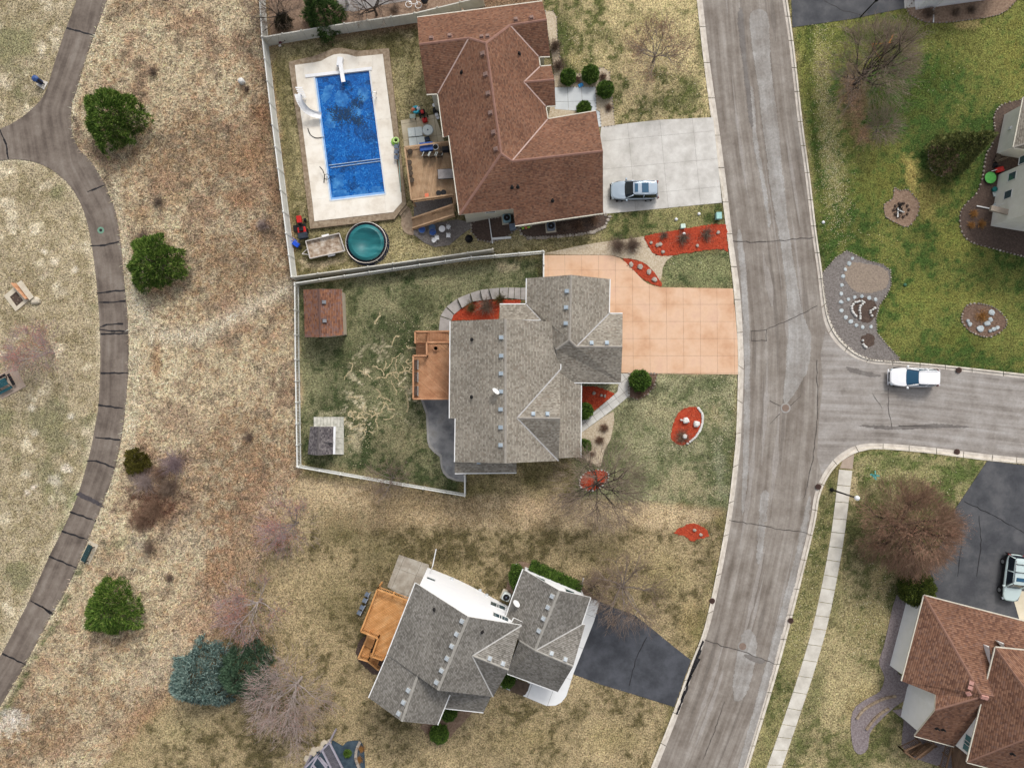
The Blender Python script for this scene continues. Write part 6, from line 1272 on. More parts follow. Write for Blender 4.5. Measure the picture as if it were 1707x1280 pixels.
car('parked_suv', 'pale green silver SUV with roof bars on the worn asphalt', 'car', (1690,963), R(-97), 4.7, 1.86, 1.75, paint_mat('pale_green_paint', (206,222,220), .1), wb=(.22, .1, -.45, -.485), sunroofs=((.03, -.05, .42),), racks=2, split=.8)  # raised split paints the shaded sides black up to the belt line
# ------------------------------------------------------------- street fittings
M_iron = pm('rusty_iron', [(66,48,42),(90,66,56)], 6); M_cast = pm('worn_cast_iron', [(122,104,92),(142,124,112)], 5)
for i, (x, y, lab) in enumerate([(1187,1001,'dark iron drain cover on the left kerb near the black driveway'),(1318,1034,'dark iron drain cover on the right kerb opposite'),(1364,811,'dark iron drain cover at the sidewalk corner'),(1595,753,'dark iron drain cover on the lower kerb of the side street'),(1598,617,'dark iron drain cover on the kerb behind the white SUV')]):
    d = thing('drain_cover', lab, 'drain cover', at(x, y, .0), 'iron drain covers along the kerbs'); m = MB(); m.lathe(at(x, y, -.02), [(.29, 0), (.29, .07), (.25, .075)], 18); o = m.build('lid', M_iron, d)
    for k in range(4): m = MB(); m.box(at(x, y, .06) + Vector((-.15 + .1 * k, 0, 0)), (.03, .32, .012)); m.build('bar', M_blackp, d)
for x, y, lab in [(1309.5,680,'round manhole with pale collar at the junction'),(1238,1077,'round brown manhole low on the street')]:
    d = thing('manhole_cover', lab, 'manhole', at(x, y, -.1)); m = MB(); m.lathe(at(x, y, -.1), [(.52, 0), (.5, .02)], 22); m.build('collar', M_patch, d); m = MB(); m.lathe(at(x, y, -.085), [(.36, 0), (.36, .02)], 20); m.build('lid', M_cast, d)
lp = thing('street_lamp', 'black street lamp with white head by the sidewalk', 'street lamp', gp(1386,816)); b0 = gp(1386,816); top = at(1421,825,5.0)
m = MB(); m.tube(b0, Vector((b0.x, b0.y, 5.2)), .1, .06, 8); m.build('pole', M_blackp, lp); m = MB(); m.lathe((b0.x, b0.y, b0.z), [(.2, 0), (.2, .15), (.1, .4)], 10); m.build('base', M_blackp, lp)
m = MB(); m.lathe((b0.x, b0.y, 5.15), [(.08, 0), (.23, .08), (.23, .26), (.17, .36), (.04, .44)], 16); m.build('lamp_head', M_white, lp)
lp = thing('lamp_post', 'thin black lamp post beside the top driveway', 'street lamp', gp(1435,28)); b0 = gp(1435,28); m = MB(); m.tube(b0, b0 + Vector((0, 0, 3.0)), .07, .05, 8); m.build('pole', M_blackp, lp); m = MB(); m.lathe(b0 + Vector((0, 0, 2.9)), [(.1, 0), (.17, .15), (.17, .3), (.04, .45)], 8); m.build('lantern', M_blackp, lp)
def boxthing(name, label, cat, x, y, size, rz, mat, lid=None, z=0.0, leg=False):
    p = gp(x, y, z); d = thing(name, label, cat, p); m = MB(); a, b, h = size; m.box(p + Vector((0, 0, h * .47)), (a, b, h * .94), rz); m.build('cabinet', mat, d); m = MB(); m.box(p + Vector((0, 0, h * .97)), (a * 1.06, b * 1.06, h * .08), rz); m.build('lid', lid or mat, d); return d
M_aqua = pm('aqua_steel', [(150,196,190),(170,212,206)], 4)
boxthing('utility_box', 'aqua utility box beside the street', 'utility box', 1196, 361.5, (.5, .62, .6), .05, M_aqua); boxthing('utility_pedestal', 'small pale green utility pedestal above the red mulch', 'utility box', 1137, 378.5, (.42, .4, .5), .1, pm('pale_green_steel', [(196,220,204),(214,232,220)], 4))
for x, y, lab in [(1140,390,'white garden light in the red mulch'),(1127,366,'white valve cap on the grass strip'),(1165,357,'small white marker on the grass strip near the utility box'),(1508,475,'green valve lid in the right lawn'),(1372,371,'white marker by the right kerb')]:
    d = thing('lawn_marker', lab, 'marker', gp(x, y)); m = MB(); m.lathe(gp(x, y), [(.14, 0), (.16, .1), (.08, .2)], 10); m.build('cap', M_white if 'white' in lab else pm('green_lid', [(60,100,78),(80,124,98)], 4), d)
tm = thing('survey_mark', 'teal painted utility mark on the corner lawn', 'paint mark', gp(1458,792)); m = MB()
for pts in ([(1451,791),(1466,793)], [(1459,785),(1460,799)], [(1453,790),(1459,797)]): ribbon(pts, .12, .03, m=m, jit=.3)
m.build('paint', pm('teal_paint', [(60,170,168),(90,190,186)], 4), tm)
# ------------------------------------------------------------- park furniture
M_padc = pm('pad_concrete', [(196,184,162),(212,202,182)], 2, fine=.1); M_green_st = pm('dark_green_steel', [(34,58,60),(48,76,78)], 4, rough=.5)
bn = thing('park_bench', 'dark green bench on a concrete pad beside the path', 'bench', gp(150,921)); dv_ = (gp(157,907) - gp(143,937)).normalized(); ang = math.atan2(dv_.y, dv_.x); ctr = gp(150,921); sdv = Vector((-dv_.y, dv_.x, 0))
m = MB(); m.box(ctr + Vector((0, 0, .03)) - sdv * -.05, (2.3, 1.1, .08), ang); m.build('pad', M_padc, bn)
for k in range(4): m = MB(); m.box(ctr + sdv * (.02 + .13 * k - .1) + Vector((0, 0, .46)), (1.85, .11, .04), ang); m.build('seat_slat', M_green_st, bn)
for k in range(3): m = MB(); m.box(ctr + sdv * -.24 + sdv * -.03 * k + Vector((0, 0, .58 + .13 * k)), (1.85, .04, .11), ang); m.build('back_slat', M_green_st, bn)
for e in (-.8, .8): m = MB(); q = ctr + dv_ * e; m.bar(q + sdv * .3, q + sdv * .3 + Vector((0, 0, .46)), .06, .06); m.bar(q - sdv * .22, q - sdv * .3 + Vector((0, 0, .92)), .06, .06); m.bar(q - sdv * .25 + Vector((0, 0, .42)), q + sdv * .32 + Vector((0, 0, .42)), .06, .05); m.build('leg', M_blackp, bn)
pt = thing('picnic_table', 'dark teal picnic table on a pad at the left edge', 'picnic table', gp(13,638)); c0 = gp(13,638); a0 = R(28); m = MB(); m.box(c0 + Vector((.1, 0, .03)), (2.9, 2.4, .07), a0); m.build('pad', M_ramp, pt)
M_teal = pm('teal_table_plastic', [(24,66,74),(40,88,96)], 4, rough=.5); ux_ = Vector((math.cos(a0), math.sin(a0), 0)); uy_ = Vector((-ux_.y, ux_.x, 0))
for k in range(5): m = MB(); m.box(c0 + uy_ * (-.32 + .16 * k) - ux_ * .3 + Vector((0, 0, .75)), (1.5, .14, .05), a0); m.build('top_slat', M_teal, pt)
for s in (-1, 1):
    m = MB(); m.box(c0 + uy_ * s * .72 - ux_ * .3 + Vector((0, 0, .45)), (1.5, .28, .05), a0); m.build('seat', M_blackp if s > 0 else M_teal, pt)
    m = MB(); q = c0 - ux_ * .3 + ux_ * s * .55; m.bar(q - uy_ * .8, q + uy_ * .2 + Vector((0, 0, .72)), .06, .06); m.bar(q + uy_ * .8, q - uy_ * .2 + Vector((0, 0, .72)), .06, .06); m.build('leg', M_blackp, pt)
m = MB(); m.box(c0 + ux_ * .75 + Vector((0, 0, .45)), (.3, 1.3, .05), a0); m.build('seat', M_blackp, pt)
hp = thing('horseshoe_pit', 'square concrete framed pit with a peach backboard', 'sand pit', gp(30,497)); cs = [(6,493),(26,477),(48,501),(26,519)]; ci = [(16,495),(27,486),(39,501),(27.5,511)]
for k in range(4): m = MB(); m.prism([gp(*cs[k], .1), gp(*cs[(k + 1) % 4], .1), gp(*ci[(k + 1) % 4], .1), gp(*ci[k], .1)], .2); m.build('frame', M_padc, hp)
m = MB(); m.prism([gp(*p, .04) for p in ci], .05); m.build('sand', M_dirt, hp)
M_pch = pm('peach_boards', [(206,150,112),(222,172,134)], 3)
for k in range(4): m = MB(); t0, t1 = k / 4, (k + .94) / 4; A, B = gp(27,473.5,.0), gp(51,500,.0); p_, q_ = A.lerp(B, t0), A.lerp(B, t1); m.bar(p_ + Vector((0, 0, .4)), q_ + Vector((0, 0, .4)), .14, .7); m.build('board', M_pch, hp)
m = MB(); m.bar(gp(32,470,.5), gp(53,498,.5), .55, .1); m.build('ledge', M_padc, hp); m = MB(); stone(m, gp(61,502), .45, random.Random(2), .3); m.build('stone', M_padc, hp)
bn = thing('litter_bin', 'blue domed bin beside the path on a square pad', 'bin', gp(66,135)); m = MB(); m.prism([gp(*p, .06) for p in ((60,141),(73,150),(80,137),(68,133))], .1); m.build('pad', pm('white_pad', [(206,198,186),(220,214,204)], 3), bn)
bc = gp(69,138); m = MB(); m.lathe(bc, [(.26, .06), (.3, .9), (.33, .95)], 14); m.build('barrel', pm('blue_drum', [(34,48,86),(52,70,112)], 4, rough=.4), bn); m = MB(); m.lathe(bc + Vector((0, 0, .95)), [(.34, 0), (.32, .14), (.12, .3)], 14); m.build('dome_lid', pm('blue_lid', [(52,78,130),(72,100,154)], 4, rough=.4), bn); m = MB(); m.bar(bc + Vector((.35, -.2, 0)), bc + Vector((.35, -.2, 1.1)), .1, .1); m.build('post', M_blackp, bn)
rk = thing('boulder', 'pale boulder in the meadow near the tall fence', 'rock', gp(404,137)); m = MB(); stone(m, gp(404,137,.1), .35, random.Random(4), .4); m.build('rock', M_stone_w, rk)
# ------------------------------------------------------------- sheds
def shed(name, label, ridge, eL, eR, zr, ze, mat, wall, trim):
    """ridge: two px; eL/eR: eave px pairs"""
    b = gp((eL[0][0] + eR[0][0]) / 2, (eL[0][1] + eL[1][1]) / 2); hh = House(name, label, b, mat, wall, trim, trim if False else mat, mat); hh.o['category'] = 'shed'; gz = b.z
    ro = hh.body(dict(a=(*ridge[0], gz + zr), b=(*ridge[1], gz + zr), c=(*eL[0], gz + ze), d=(*eL[1], gz + ze), e=(*eR[0], gz + ze), f=(*eR[1], gz + ze)), ['a c d b', 'a b f e'], inset=.18, th=.1, gut=False, winrows=False)
    return hh, ro
SHs = shingles('orange_mix_shingles', [(92,62,52),(130,86,64),(156,108,78),(112,90,88),(140,112,104)], .17, .26)
sh1, ro = shed('garden_shed', 'brown shingled garden shed inside the white fence corner', [(531,481.5),(533.5,562)], [(505.5,483),(508,562)], [(570,482),(573,558.5)], 3.3, 2.2, SHs, pm('beige_siding', [(196,182,160),(208,196,176)], 2), M_tan_trim); sh1.vent = pm('grey_vent', [(120,122,126),(140,142,146)], 4); sh1.onroof(ro, [(539.5,504),(540.5,535)], 'roof_vent')
SHg = shingles('speckled_grey_shingles', [(62,58,62),(92,86,88),(126,120,120),(150,144,140)], .15, .2)
sh2, ro = shed('playhouse', 'grey shingled playhouse with a whitewashed porch', [(531,711),(529.5,759)], [(517,711),(513,757)], [(556.5,711),(555,757)], 2.5, 1.6, SHg, M_trim, M_trim)
pz = gp(560,735).z; M_wash = pm('whitewashed_boards', [(160,158,146),(190,188,176),(212,208,198)], 2, isl=.4, fine=.25)
for k in range(9): m = MB(); x = 523 + k * 5.6; m.prism([at(x, 695, pz + .18), at(x + 5.2, 695, pz + .18), at(x + 5.2, 711.5, pz + .18), at(x, 711.5, pz + .18)], .12); m.build('porch_board', M_wash, sh2.o)
for k in range(5): m = MB(); y = 711.8 + k * 9.2; m.prism([at(558.5, y, pz + .18), at(573, y, pz + .18), at(573, y + 8.8, pz + .18), at(558.5, y + 8.8, pz + .18)], .12); m.build('porch_board', M_wash, sh2.o)
m = MB(); m.bar(at(558, 711, pz + 1.62), at(557, 757, pz + 1.62), .22, .1); m.build('fascia', M_white, sh2.o)
m = MB(); A, B, Cc = at(541,736.5,pz + 2.15), at(553,727,pz + 1.78), at(554,744,pz + 1.78); m.add([A, B, Cc + (B - A) * .0, at(556,737,pz + 2.12)], [(0, 1, 3), (0, 3, 2)]); ro2 = m.build('dormer_roof', SHg, sh2.o); roof_uv(ro2.data)
m = MB(); m.add([B, at(556,737,pz + 2.12), Cc], [(0, 1, 2)]); m.build('dormer_face', M_white, sh2.o)
EX.append([(520,694),(575,694),(575,760),(510,760)])
# ------------------------------------------------------------- yard things
M_grass_dark = None
tr = thing('trampoline', 'round teal trampoline beside the utility trailer', 'trampoline', gp(613,407)); c0 = gp(613,407); Rr = 2.12; up = Vector((0, 0, 1)); zt = .85
def circ(r, z, n=40): return [c0 + Vector((math.cos(2 * math.pi * k / n) * r, math.sin(2 * math.pi * k / n) * r, z)) for k in range(n + 1)]
tt_ = NT('teal_mat'); pz_ = tt_.pos(); tmat = tt_.out(tt_.ramp(tt_.noise(tt_.scale(pz_, .4, 1.8, 1), .9, 4, .6), [(.3, C(26,92,96)), (.5, C(34,112,116)), (.7, C(72,142,144))]), .45, .3)
m = MB(); m.lathe(c0 + up * zt, [(1.86, -.01), (1.86, 0.01), (1.2, -.03), (.5, -.05)], 40); m.build('mat', tmat, tr, smooth=True)
m = MB(); m.path(circ(Rr, zt), .045, 6); m.build('rim', pm('rim_steel', [(170,160,152),(196,188,180)], 5, rough=.4, metal=.3), tr)
m = MB()
for k in range(72): a = 2 * math.pi * k / 72; d_ = Vector((math.cos(a), math.sin(a), 0)); m.tube(c0 + d_ * 1.85 + up * zt, c0 + d_ * (Rr - .02) + up * zt, .018, .018, 4)
o = m.build('springs', M_blackp, tr); o['kind'] = 'stuff'
m = MB(); m.lathe(c0, [(2.3, .02), (2.3, .03)], 32); m.build('ground_sheet', pm('dark_navy_tarp', [(30,36,52),(44,50,68)], 3), tr)  # dark disc on the grass, a painted shadow under the trampoline
for k in range(6): a = 2 * math.pi * k / 6; d_ = Vector((math.cos(a), math.sin(a), 0)); m = MB(); m.tube(c0 + d_ * Rr, c0 + d_ * Rr + up * zt, .035); m.build('leg', M_steel, tr)
# utility trailer
tl = thing('utility_trailer', 'small open utility trailer with weathered plank floor', 'trailer', gp(543,411)); q = [gp(511,403,.62), gp(566.7,390,.62), gp(575.7,419,.62), gp(518,431.6,.62)]
M_plank = pm('weathered_planks', [(120,98,80),(160,140,120),(186,170,152),(206,196,182)], 2.2, 5, isl=.3, fine=.2)
for k in range(7): m = MB(); a, b = k / 7, (k + .94) / 7; m.prism([q[0].lerp(q[3], a), q[1].lerp(q[2], a), q[1].lerp(q[2], b), q[0].lerp(q[3], b)], .04); m.build('plank', M_plank, tl)
M_tsteel = pm('pale_steel_frame', [(196,188,180),(216,210,204)], 4)
for k in range(4): m = MB(); a, b = q[k], q[(k + 1) % 4]; m.bar(a + up * .32, b + up * .32, .07, .07); m.bar(a + up * .12, b + up * .12, .04, .28); m.build('side_rail', M_tsteel, tl)
m = MB(); e = gp(503.5,423.5,.45); m.bar(q[0].lerp(q[3], .35) - up * .1, e, .07, .07); m.bar(q[0].lerp(q[3], .75) - up * .1, e, .07, .07); m.build('tongue', M_tsteel, tl)
for (x, y) in ((544,394.5),(554,426)): m = MB(); c_ = gp(x, y, .3); dx = (q[1] - q[0]).normalized(); dy = Vector((-dx.y, dx.x, 0)); m.tube(c_ - dy * .1, c_ + dy * .1, .3, .3, 14); m.build('wheel', M_tyre, tl); m = MB(); m.box(c_ + up * .36, (.75, .26, .05), math.atan2(dx.y, dx.x)); m.build('fender', M_white, tl)
# ride-on mower
M_redp = pm('red_enamel', [(176,28,26),(204,48,42)], 4, rough=.35)
mw = thing('riding_mower', 'red riding mower by the pool deck corner', 'mower', gp(505,380)); c0 = gp(505,380); ax_ = Vector((.16, -1, 0)).normalized(); sx_ = Vector((ax_.y, -ax_.x, 0)) * -1; an = math.atan2(ax_.y, ax_.x)
for nm, t_, s_, z_, size, mt in [('hood', -.75, -.08, .62, (.75, .5, .4), M_redp), ('dashboard', -.28, 0, .8, (.16, .42, .3), M_blackp), ('floor_pan', 0, 0, .42, (.6, .85, .12), M_blackp), ('fender', .35, 0, .6, (.6, .85, .2), M_redp), ('seat', .3, 0, .78, (.42, .45, .12), M_blackp), ('seat_back', .52, 0, .95, (.1, .45, .36), M_blackp), ('grass_bagger', .98, .05, .62, (.62, .95, .6), pm('charcoal_plastic', [(40,46,56),(58,66,76)], 4)), ('cutting_deck', .0, -.3, .2, (.7, 1.3, .16), M_blackp)]:
    m = MB(); m.box(c0 + ax_ * t_ + sx_ * s_ + up * z_, size, an); o = m.build(nm, mt, mw); bv = o.modifiers.new('b', 'BEVEL'); bv.width = .05; bv.segments = 2
for t_, r_, w_ in ((-.72, .2, .4), (.45, .27, .45)):
    for s in (-1, 1): m = MB(); p = c0 + ax_ * t_ + sx_ * s * w_ + up * r_; m.tube(p - sx_ * .1, p + sx_ * .1, r_, r_, 14); m.build('wheel', M_tyre, mw)
m = MB(); p = c0 + ax_ * -.1 + up * 1.0; m.path([p + sx_ * math.cos(k * .524) * .19 + ax_ * math.sin(k * .524) * .19 for k in range(13)], .02); m.tube(p, p - ax_ * .2 - up * .2, .02); m.build('steering_wheel', M_blackp, mw)
def lump(name, label, cat, x, y, parts):
    """small yard thing from several shaped pieces: (part, kind, dx, dy, z, size, rz, material)"""
    p0 = gp(x, y); d = thing(name, label, cat, p0)
    for nm, kd, dx, dy, z, sz, rz, mt in parts:
        m = MB(); c_ = p0 + Vector((dx, dy, z))
        if kd == 'box': m.box(c_, sz, rz)
        elif kd == 'lathe': m.lathe(c_, sz, 16)
        elif kd == 'tube': m.tube(c_, c_ + Vector(sz[0]), sz[1], sz[1], 7)
        elif kd == 'ring': m.path([c_ + Vector((math.cos(k * .393) * sz[0], math.sin(k * .393) * sz[0], 0)) for k in range(17)], sz[1], 6)
        o = m.build(nm, mt, d)
        if kd == 'box': bv = o.modifiers.new('b', 'BEVEL'); bv.width = min(sz) * .25; bv.segments = 2
    return d
M_bluep = pm('bright_blue_plastic', [(24,70,190),(40,96,216)], 4, rough=.4); M_mar = pm('maroon_plastic', [(86,34,50),(110,48,66)], 4); M_lime = pm('lime_plastic', [(140,196,60),(160,214,84)], 4, rough=.4); M_cyan = pm('cyan_plastic', [(60,190,214),(90,206,226)], 4); M_cush = pm('white_cushion', [(206,214,210),(226,232,228)], 2); M_slate = pm('slate_fabric', [(96,106,122),(118,128,142)], 4); M_navy = pm('blue_tarp', [(36,72,140),(54,92,164)], 3, rough=.5); M_umber = pm('bronze_metal', [(70,60,50),(92,80,68)], 5)
lump('toy_wheelbarrow', 'bright blue plastic wheelbarrow against the white fence', 'wheelbarrow', 495, 408, [('tray','box',0,0,.35,(.75,.5,.25),R(-35),M_bluep),('handle','box',-.35,.3,.4,(.7,.06,.05),R(-35),M_bluep),('handle','box',-.1,.45,.4,(.6,.06,.05),R(-35),M_bluep),('wheel','box',.4,-.3,.18,(.32,.1,.32),R(-35),M_tyre)])
lump('toy_tricycle', 'maroon tricycle at the corner of the cream fence', 'tricycle', 473, 72, [('frame','box',0,0,.3,(.7,.14,.14),.3,M_mar),('seat','box',-.25,-.1,.45,(.28,.3,.1),.3,M_mar),('handlebar','box',.25,.1,.6,(.08,.5,.06),.3,M_blackp),('wheel','box',.38,.12,.2,(.38,.08,.38),.3,M_tyre),('wheel','box',-.35,-.35,.15,(.28,.08,.28),.3,M_white),('wheel','box',-.42,.2,.15,(.28,.08,.28),.3,M_white)])
# pool side seats, float
for k, (y, lab) in enumerate([(249,'slate sling chair nearest the lime float ring'),(257.5,'slate sling chair between two others by the pool'),(267,'slate sling chair furthest from the lime float ring')]):
    lump('sling_chair', lab, 'chair', 663.5, y, [('seat','box',0,0,.42 + DZ,(.5,.42,.05),R(-8),M_slate),('backrest','box',.26,0,.72 + DZ,(.07,.42,.55),R(-8),M_slate),('leg','box',-.2,-.18,.2 + DZ,(.04,.04,.42),0,M_steel),('leg','box',-.2,.18,.2 + DZ,(.04,.04,.42),0,M_steel),('leg','box',.2,-.18,.2 + DZ,(.04,.04,.42),0,M_steel),('leg','box',.2,.18,.2 + DZ,(.04,.04,.42),0,M_steel)])
lump('float_ring', 'lime green float ring on the pool deck', 'float ring', 660.5, 239, [('ring','ring',0,0,.12 + DZ,(.32,.12),0,M_lime),('ring','ring',.1,.05,.3 + DZ,(.26,.1),0,pm('pale_lime', [(184,214,130),(200,226,150)], 4))])
for k, pts in enumerate([(662,240,664,330)]):
    pl = thing('telescopic_pole', 'long aqua pole lying along the pool deck edge', 'pole', gp(662,290)); m = MB(); m.tube(gp(664,250,DZ + .05), gp(668,320,DZ + .05), .03); m.build('tube', M_aqua, pl)
# patio of the brown house
for x, y, sx, sy, lab in [(693,222.5,1.5,.95,'white rectangular patio cover nearest the lawn'),(696,238,1.65,.85,'white rectangular patio cover against the deck')]:
    lump('covered_bench', lab, 'bench', x, y, [('cover','box',0,0,.4,(sx,sy,.12),R(6),M_cush),('base','box',0,0,.18,(sx * .92,sy * .85,.34),R(6),M_cush),('seam','box',0,0,.462,(.03,sy * .96,.015),R(6),M_slate)])
lump('round_table', 'round white patio table beside the covered benches', 'table', 714.4, 221, [('top','lathe',0,0,.7,[(.58,0),(.6,.03),(.56,.05)],0,M_cush),('pedestal','lathe',0,0,0,[(.3,0),(.06,.1),(.06,.7)],0,M_cush),('rim','ring',0,0,.75,(.56,.02),0,M_slate),('hub','lathe',0,0,.75,[(.08,0),(.08,.04)],0,M_slate)])
lump('patio_chair', 'dark navy patio chair below the round table', 'chair', 713, 234.5, [('seat','box',0,0,.42,(.55,.52,.08),.3,pm('navy_fabric', [(52,60,76),(68,78,94)], 4)),('backrest','box',.1,-.28,.7,(.55,.08,.5),.3,MC['navy_fabric']),('leg','box',-.2,.2,.2,(.05,.05,.4),.3,M_blackp),('leg','box',.2,.2,.2,(.05,.05,.4),.3,M_blackp)])
lump('snow_blower', 'red and black snow blower at the patio corner', 'snow blower', 707, 198, [('engine','box',-.1,.45,.55,(.6,.55,.4),.3,M_blackp),('fuel_tank','box',-.1,.4,.82,(.3,.35,.18),.3,M_redp),('auger_housing','box',.12,-.3,.35,(.55,.5,.5),.3,M_redp),('chute','box',.1,-.1,.8,(.16,.16,.5),.3,M_blackp),('wheel','box',-.4,.2,.2,(.12,.42,.42),.3,M_tyre),('wheel','box',.35,.3,.2,(.12,.42,.42),.3,M_tyre),('handle','box',-.25,.95,.9,(.6,.06,.06),.3,M_blackp)])
lump('beach_ball_pile', 'cyan and orange pool toys by the patio', 'pool toys', 694, 184, [('ring','ring',0,0,.15,(.3,.14),0,M_cyan),('ball','lathe',-.3,-.02,0,[(.06,.02),(.2,.15),(.2,.27),(.06,.4)],0,pm('coral_plastic', [(224,120,88),(236,140,110)], 4)),('ball','lathe',.25,.12,0,[(.06,.02),(.2,.15),(.2,.27),(.06,.4)],0,M_white)])
lump('side_table', 'small grey folding table on the patio edge', 'table', 689, 197.5, [('top','box',0,0,.6,(.6,.45,.04),.05,pm('grey_green_top', [(150,160,148),(170,180,168)], 4)),('leg','box',-.25,0,.3,(.04,.4,.6),0,M_blackp),('leg','box',.25,0,.3,(.04,.4,.6),0,M_blackp)])
lump('garden_trolley', 'black and white garden clutter along the house wall', 'garden tools', 727, 190, [('bin','box',-.1,.2,.3,(.4,.5,.6),.1,M_blackp),('bag','box',.1,-.2,.2,(.35,.4,.4),.4,M_white),('pot','lathe',.2,-.5,0,[(.1,0),(.16,.25)],0,M_white),('pot','lathe',-.2,.8,0,[(.1,0),(.18,.3)],0,M_white)])
def on_deck(name, label, cat, x, y, zdeck, parts):
    p0 = at(x, y, zdeck); d = lump(name, label, cat, x, y, parts); off = p0 - Vector(d.location); d.location = p0; return d
Zd = -.2
on_deck('deck_box', 'blue covered storage box on the tan deck', 'storage box', 712, 248, Zd, [('cover','box',0,0,.35,(1.3,.8,.65),R(6),M_navy),('lid','box',0,0,.7,(1.34,.84,.08),R(6),M_navy)])
on_deck('fire_bowl', 'round black fire bowl with white rim on the tan deck', 'fire bowl', 727, 248, Zd, [('bowl','lathe',0,0,.2,[(.1,0),(.24,.15),(.26,.3)],0,M_blackp),('rim','ring',0,0,.52,(.28,.035),0,M_white),('stand','lathe',0,0,0,[(.18,0),(.06,.2)],0,M_blackp)])
for k, x in enumerate((711,722,734)):
    on_deck('deck_chair', ['bronze folding chair at the left of the deck row','bronze folding chair in the middle of the deck row','bronze folding chair at the right of the deck row'][k], 'chair', x, 261, Zd, [('seat','box',0,0,.42,(.5,.48,.05),R(8),M_umber),('backrest','box',0,-.25,.7,(.5,.05,.5),R(8),M_umber),('armrest','box',-.28,.05,.62,(.06,.5,.04),R(-25),M_cush),('armrest','box',.28,.05,.62,(.06,.5,.04),R(-25),M_cush),('leg','box',-.22,.2,.2,(.04,.04,.42),0,M_umber),('leg','box',.22,.2,.2,(.04,.04,.42),0,M_umber),('leg','box',-.22,-.22,.2,(.04,.04,.42),0,M_umber),('leg','box',.22,-.22,.2,(.04,.04,.42),0,M_umber)])
on_deck('grill', 'black grill cluster against the house on the tan deck', 'grill', 744, 254, Zd, [('firebox','box',0,0,.7,(.7,.55,.35),.1,M_blackp),('hood','box',0,.05,.95,(.66,.45,.25),.1,M_blackp),('side_shelf','box',-.5,0,.8,(.3,.45,.04),.1,M_umber),('leg','box',-.28,-.2,.3,(.06,.06,.6),0,M_blackp),('leg','box',.28,-.2,.3,(.06,.06,.6),0,M_blackp)])
on_deck('dining_table', 'grey tiled table on the tan deck under the eave', 'table', 744, 293.5, Zd, [('top','box',0,0,.72,(1.55,.95,.05),R(3),pm('grey_tile_top', [(140,134,132),(160,154,152)], 3, fine=.15)),('frame','box',0,0,.66,(1.62,1.02,.06),R(3),M_blackp),('leg','box',-.65,-.38,.33,(.06,.06,.64),0,M_blackp),('leg','box',-.65,.38,.33,(.06,.06,.64),0,M_blackp),('leg','box',.65,-.38,.33,(.06,.06,.64),0,M_blackp),('leg','box',.65,.38,.33,(.06,.06,.64),0,M_blackp)])
for x, y, lab in [(684.5,255,'dark planter at the deck corner'),(683,273,'dark planter upper of a pair on the deck rail'),(684,282.5,'dark planter lower of a pair on the deck rail'),(685,291,'dark planter midway down the deck rail'),(687,302,'dark planter lowest on the deck rail'),(732,323.5,'black pot near the deck stairs'),(740,322.5,'black pot nearest the house by the stairs')]:
    on_deck('planter', lab, 'planter', x, y, Zd, [('pot','lathe',0,0,0,[(.17,0),(.26,.35),(.28,.38)],0,M_umber if y < 310 else M_blackp),('soil','lathe',0,0,.34,[(.25,0),(.25,.01)],0,M_dirt)])
on_deck('toy_crate', 'small coral crate at the deck rail', 'crate', 712, 327, Zd, [('body','box',0,0,.15,(.35,.35,.3),.1,MC['coral_plastic']),('rim','box',0,0,.31,(.38,.38,.04),.1,MC['coral_plastic'])])
for k, (y) in enumerate((608,629,651.5)):
    on_deck('planter_box', ['upper black planter box on the cedar deck rail','middle black planter box on the cedar deck rail','lower black planter box on the cedar deck rail'][k], 'planter', 695, y, -.1, [('trough','box',0,0,.25,(.36,.95,.45),0,M_blackp),('rim','box',.17,0,.49,(.04,1.0,.05),0,M_cush),('rim','box',-.17,0,.49,(.04,1.0,.05),0,M_umber),('soil','box',0,0,.478,(.3,.9,.02),0,M_dirt)])
on_deck('flower_pot', 'pale pot on the cedar deck', 'planter', 727, 581, -.1, [('pot','lathe',0,0,0,[(.16,0),(.24,.35),(.25,.38)],0,M_pch),('soil','lathe',0,0,.36,[(.2,0),(.2,.02)],0,M_umber)])
# white furniture heap on the gravel patio
lump('umbrella_table', 'white round table amid the furniture below the deck stairs', 'table', 738, 384, [('top','lathe',0,0,.68,[(.34,0),(.34,.03)],0,M_white),('leg','lathe',0,0,0,[(.2,0),(.04,.1),(.04,.68)],0,M_white)])
for x, y, rz, lab in [(729,398,.2,'white plastic chair lying at the left of the gravel patio'),(748,394,-.1,'white plastic chair on the right of the gravel patio'),(748,380,.9,'white plastic chair behind the round white table'),(724,402,.7,'white plastic chair at the patio edge')]:
    lump('plastic_chair', lab, 'chair', x, y, [('seat','box',0,0,.4,(.42,.4,.04),rz,M_white),('back_slat','box',-.15,.2,.62,(.05,.04,.42),rz,M_white),('back_slat','box',0,.2,.62,(.05,.04,.42),rz,M_white),('back_slat','box',.15,.2,.62,(.05,.04,.42),rz,M_white),('leg','box',-.2,-.18,.2,(.05,.05,.4),rz,M_white),('leg','box',.2,-.18,.2,(.05,.05,.4),rz,M_white),('leg','box',-.2,.18,.2,(.05,.05,.4),rz,M_white),('leg','box',.2,.18,.2,(.05,.05,.4),rz,M_white)])
for x, y, lab, mt in [(704,384,'blue tub below the deck stairs',M_navy),(721,381,'blue folding chair frame beside the white table',pm('steel_blue', [(72,100,136),(96,124,158)], 4)),(722,388,'navy crate next to the blue chair frame',M_navy)]:
    lump('garden_tub', lab, 'tub', x, y, [('tub','lathe',0,0,0,[(.28,0),(.36,.3),(.38,.33)],0,mt),('rim','ring',0,0,.34,(.37,.03),0,M_slate)])
